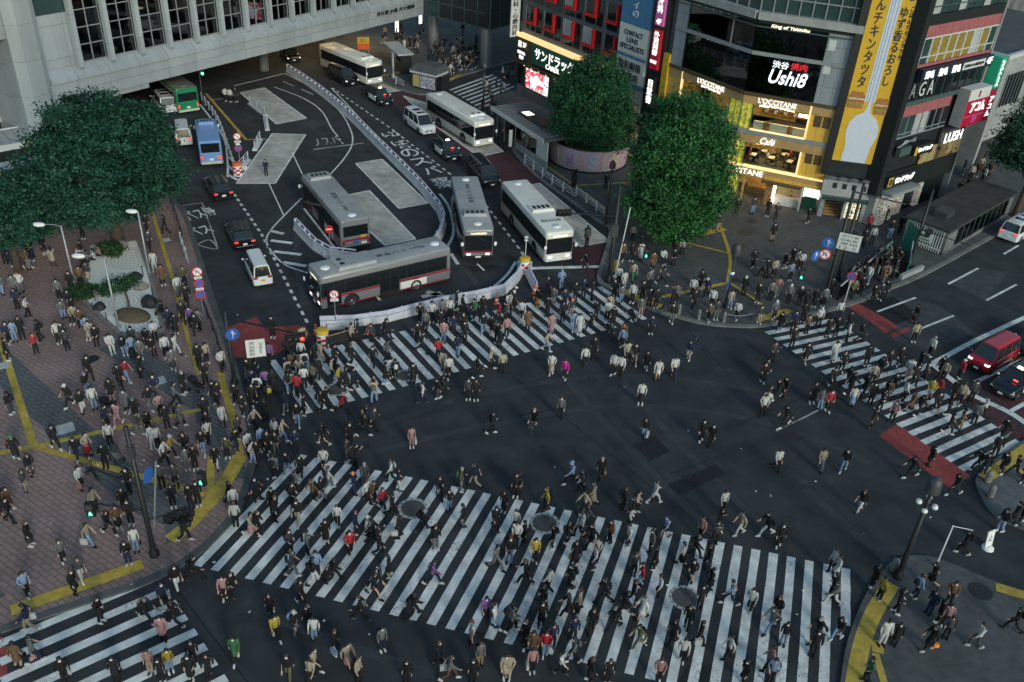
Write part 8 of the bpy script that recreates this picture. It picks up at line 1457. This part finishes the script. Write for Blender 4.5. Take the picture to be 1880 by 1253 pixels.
scatter(8, [(1700, 330), (1760, 320), (1830, 310), (1800, 340)]); scatter(7, [(1140, 270), (1170, 290), (1190, 285), (1160, 260)]); scatter(6, [(880, 215), (920, 235), (915, 205), (895, 190)]); scatter(5, [(1560, 415), (1600, 430), (1650, 410), (1620, 390)])
PAL = [COL[k] for k in 'kdngwcbrpylueotfa']+[(.010, .009, .009), (.07, .04, .022), (.22, .21, .2)]
for i, c in enumerate(PAL): mat('crowd_%d' % i, c, .85, var=.15, scale=6)
def nearest_pal(c):
    if c in KEY: return 'kdngwcbrpylueotfa'.index(KEY[c])
    return min(range(len(PAL)), key=lambda i: sum((PAL[i][k]-c[k])**2 for k in range(3)))
ACC = dict(v=[], l=[], n=[], m=[], off=0); CACHE = {}
def mesh_arrays(me):
    if me.name not in CACHE:
        a = np.empty(len(me.vertices)*3, 'f'); me.vertices.foreach_get('co', a); l = np.empty(len(me.loops), 'i'); me.loops.foreach_get('vertex_index', l); t = np.empty(len(me.polygons), 'i'); me.polygons.foreach_get('loop_total', t); CACHE[me.name] = (a.reshape(-1, 3), l, t)
    return CACHE[me.name]
def crowd_add(d):
    body, out, flip = look(d); sc = pr.uniform(.94, 1.06); ca, sa = math.cos(d['a']), math.sin(d['a'])
    for nm, me, c in [('body', body, None)]+out:
        a, l, t = mesh_arrays(me); w = a*sc; w = np.stack([w[:, 0]*ca-w[:, 1]*sa+d['p'].x, w[:, 0]*sa+w[:, 1]*ca+d['p'].y, w[:, 2]+d['z']], 1)
        ACC['v'].append(w); ACC['l'].append(l+ACC['off']); ACC['n'].append(t); ACC['off'] += len(w); ACC['m'].append(np.full(len(t), 0 if c is None else (1 if nm == 'face_mask' else 2+nearest_pal(c)), 'i'))
for d in PEOPLE[N_IND:]+extra: crowd_add(d)
V = np.concatenate(ACC['v']); Lp = np.concatenate(ACC['l']); Tn = np.concatenate(ACC['n']); me = bpy.data.meshes.new('crowd'); me.vertices.add(len(V)); me.vertices.foreach_set('co', V.astype('f').ravel()); me.loops.add(len(Lp)); me.loops.foreach_set('vertex_index', Lp.astype('i')); me.polygons.add(len(Tn)); me.polygons.foreach_set('loop_start', np.concatenate([[0], np.cumsum(Tn)[:-1]]).astype('i')); me.polygons.foreach_set('loop_total', Tn)
for k in ['skin', 'white']+['crowd_%d' % i for i in range(len(PAL))]: me.materials.append(MATS[k])
me.polygons.foreach_set('material_index', np.concatenate(ACC['m'])); me.polygons.foreach_set('use_smooth', np.ones(len(Tn), bool)); me.update(); me.validate()
tag(link('crowd', me), 'the rest of the dense crowd on the far pavements', 'crowd', kind='stuff')
print('PEOPLE', len(PEOPLE), len(extra), 'crowd verts', len(V), 'labels', len(used))
# ------------------------------------------------------------------ bicycles with riders, push-chairs
def bicycle(label, px, ang, ridertop):
    p, z = ground_at(*px); o = thing('bicycle', label, 'bicycle', (p.x, p.y, z), ang)
    for x in (-.52, .52):
        b = MB(); b.T = Matrix.Translation((x, 0, .33)) @ Matrix.Rotation(math.pi/2, 4, 'X'); n = 20
        b.tube([(.31*math.cos(2*math.pi*k/n), .31*math.sin(2*math.pi*k/n), 0) for k in range(n+1)], .018, 'rubber', 6, cap=False)
        for k in range(8): b.tube([(0, 0, 0), (.3*math.cos(k*math.pi/4), .3*math.sin(k*math.pi/4), 0)], .004, 'rim', 4)
        b.T = None; b.build('wheel', o)
    b = MB()
    for q in (((-.52, 0, .33), (-.1, 0, .33)), ((-.1, 0, .33), (-.22, 0, .85)), ((-.1, 0, .33), (.36, 0, .8)), ((-.2, 0, .78), (.36, 0, .84)), ((.34, 0, .95), (.52, 0, .33)), ((-.52, 0, .33), (-.2, 0, .75))): b.tube(q, .018, 'dark_metal', 6)
    b.build('frame', o); b = MB(); b.tube([(.30, -.28, 1.0), (.36, -.1, 1.0), (.36, .1, 1.0), (.30, .28, 1.0)], .015, 'grey_metal', 6); b.build('handlebar', o); b = MB(); b.ell((-.24, 0, .88), (.14, .08, .04), 'black_plastic'); b.build('saddle', o)
    b = MB(); b.box(.45, -.16, .75, .72, .16, .98, 'dark_metal'); b.build('basket', o)
    return o, p, z
POSES['r'] = (((.22, .09, .62), (.02, .1, .28)), ((.2, -.09, .72), (-.02, -.1, .45)), ((.28, .24, 1.12), (.48, .24, 1.02)), ((.28, -.24, 1.12), (.48, -.24, 1.02)), .16, .92)
for lab, px, hd_, tp, ex, pl_ in (('bicycle ridden across the middle of the junction', (978, 793), (-.35, 1), 'jk', 'X', 'person in black jacket riding bicycle across the open middle of junction'), ('bicycle ridden across the concrete bay beside the white bus', (1077, 447), (.1, -1), 'jd', '', 'person in dark grey jacket riding bicycle across bay beside white bus')):
    q = G(px[0]+hd_[0]*8, px[1]+hd_[1]*8)-G(*px); ang = math.atan2(q.y, q.x); bo, p, z = bicycle(lab, px, ang, tp)
    d = dict(p=p, z=z, a=ang, top=tp, bot='tk', pose='r', ex=ex); body, out, flip = look(d); off = Vector((-.22, 0, 0)); off.rotate(Matrix.Rotation(ang, 3, 'Z')); o = link('person', body, None, (p.x+off.x, p.y+off.y, z+.02), ang); tag(o, pl_, 'person', 'people crossing and standing at the junction')
    for nm, me, c in out: q = link(nm, me, o); q.color = c
for lab, px, ang in (('black push-chair beside the person in white top on the plaza', (199, 755), .2), ('large dark hooded push-chair at the plaza road edge', (360, 716), -.3), ('grey push-chair with pale seat on the plaza strip', (215, 845), -.7)):
    p, z = ground_at(*px); o = thing('pushchair', lab, 'pushchair', (p.x, p.y, z), ang)
    for x in (-.3, .35):
        for s in (1, -1): b = MB(); b.T = Matrix.Translation((x, s*.25, .13)) @ Matrix.Rotation(math.pi/2, 4, 'X'); b.lathe([(0, -.02), (.13, -.02), (.13, .02), (0, .02)], (0, 0, 0), 'rubber', 14, False); b.T = None; b.build('wheel', o)
    for s in (1, -1): b = MB(); b.tube([(.35, s*.25, .13), (-.1, s*.24, .55), (-.55, s*.22, 1.02)], .018, 'dark_metal', 6); b.tube([(-.3, s*.25, .13), (.1, s*.24, .5)], .018, 'dark_metal', 6); b.build('frame', o)
    b = MB(); b.loft([[(x, y, z_) for y, z_ in ((-.2, a_), (.2, a_), (.2, a_+.05), (-.2, a_+.05))] for x, a_ in ((.4, .35), (.3, .42), (-.05, .42), (-.25, .85))], 'cloth'); q = b.build('seat', o); q.color = colour('g' if 'grey' in lab else 'k'); b = MB(); b.ell((-.12, 0, .82), (.3, .24, .24), 'cloth', 12, 8); q = b.build('hood', o); q.color = colour('d' if 'grey' in lab else 'k'); b = MB(); b.tube([(-.55, .22, 1.02), (-.55, -.22, 1.02)], .02, 'rubber', 6); b.build('handle', o)

for i, (u, y, z) in enumerate(((1.3, 1.3, 3.6), (2.3, 1.1, 3.6), (3.0, 1.4, 3.6), (4.0, 1.2, 3.6), (4.7, 1.3, 3.6), (5.7, 1.1, 3.6), (3.2, 2.9, 3.6), (5.0, 3.0, 3.6))):
    c = ptF(FL, u, y, z); a = math.radians(-22)+(0 if i % 2 == 0 else math.pi)+pr.uniform(-.3, .3); d = dict(top=pr.choice(('jk', 'sw', 'jd', 'sr', 'jb')), bot='tk', pose='i', ex=pr.choice(('', 'H'))); body, out, flip = look(d)
    o = link('person', body, None, c, a); tag(o, 'person sitting at a table inside the lit cafe window', 'person', 'people sitting in the cafe')
    for nm, me, col in out: q = link(nm, me, o); q.color = col
    q = MB(); q.box(-.2, -.2, .42, .2, .2, .46, 'wood'); q = q.build('cafe_stool', None, c, a); tag(q, 'small wooden cafe stool under a seated person', 'stool', 'stools in the cafe'); b = MB(); b.lathe([(.18, 0), (.18, .02), (.03, .04), (.03, .42)], (0, 0, 0), 'black_metal', 10); b.build('leg', q)
# ------------------------------------------------------------------ camera, sky and sun
cam = bpy.data.cameras.new('camera'); co = bpy.data.objects.new('camera', cam); C.objects.link(co)
cam.sensor_width = 36; cam.lens = CF/1880*36; cam.clip_end = 3000; cam.clip_start = .5
co.matrix_world = Matrix(((_rt[0], _up[0], -_f[0], 0), (_rt[1], _up[1], -_f[1], 0), (_rt[2], _up[2], -_f[2], CH), (0, 0, 0, 1)))
S.camera = co
w = bpy.data.worlds.new('World'); S.world = w; w.use_nodes = True; nt = w.node_tree
sky = nt.nodes.new('ShaderNodeTexSky'); sky.sky_type = 'NISHITA'; sky.sun_disc = False
EL, AZ = math.radians(24), math.radians(150)
sky.sun_elevation = EL; sky.sun_rotation = AZ; sky.air_density = 1.0; sky.dust_density = 1.2; sky.ozone_density = .6
tint = nt.nodes.new('ShaderNodeMix'); tint.data_type = 'RGBA'; tint.blend_type = 'MULTIPLY'; tint.inputs[0].default_value = 1; tint.inputs[7].default_value = (.82, 1.0, .96, 1)   # teal white-balance shift over the whole sky colour
nt.links.new(sky.outputs[0], tint.inputs[6]); nt.links.new(tint.outputs[2], nt.nodes['Background'].inputs[0]); nt.nodes['Background'].inputs[1].default_value = .10
sl = bpy.data.lights.new('sun', 'SUN'); sl.energy = .85; sl.angle = math.radians(13); sl.color = (1, .985, .92)
so = bpy.data.objects.new('sun', sl); C.objects.link(so)
# Nishita: rotation 0 has the sun towards +Y, turning towards +X
sd = Vector((math.sin(AZ)*math.cos(EL), math.cos(AZ)*math.cos(EL), math.sin(EL)))
so.rotation_euler = sd.to_track_quat('Z', 'Y').to_euler()
S.view_settings.view_transform = 'Standard'; S.view_settings.look = 'None'; S.view_settings.exposure = .62; S.view_settings.gamma = 1; S.view_settings.use_curve_mapping = False
S.cycles.use_denoising = True
S.cycles.max_bounces = 6; S.cycles.diffuse_bounces = 3; S.cycles.glossy_bounces = 3
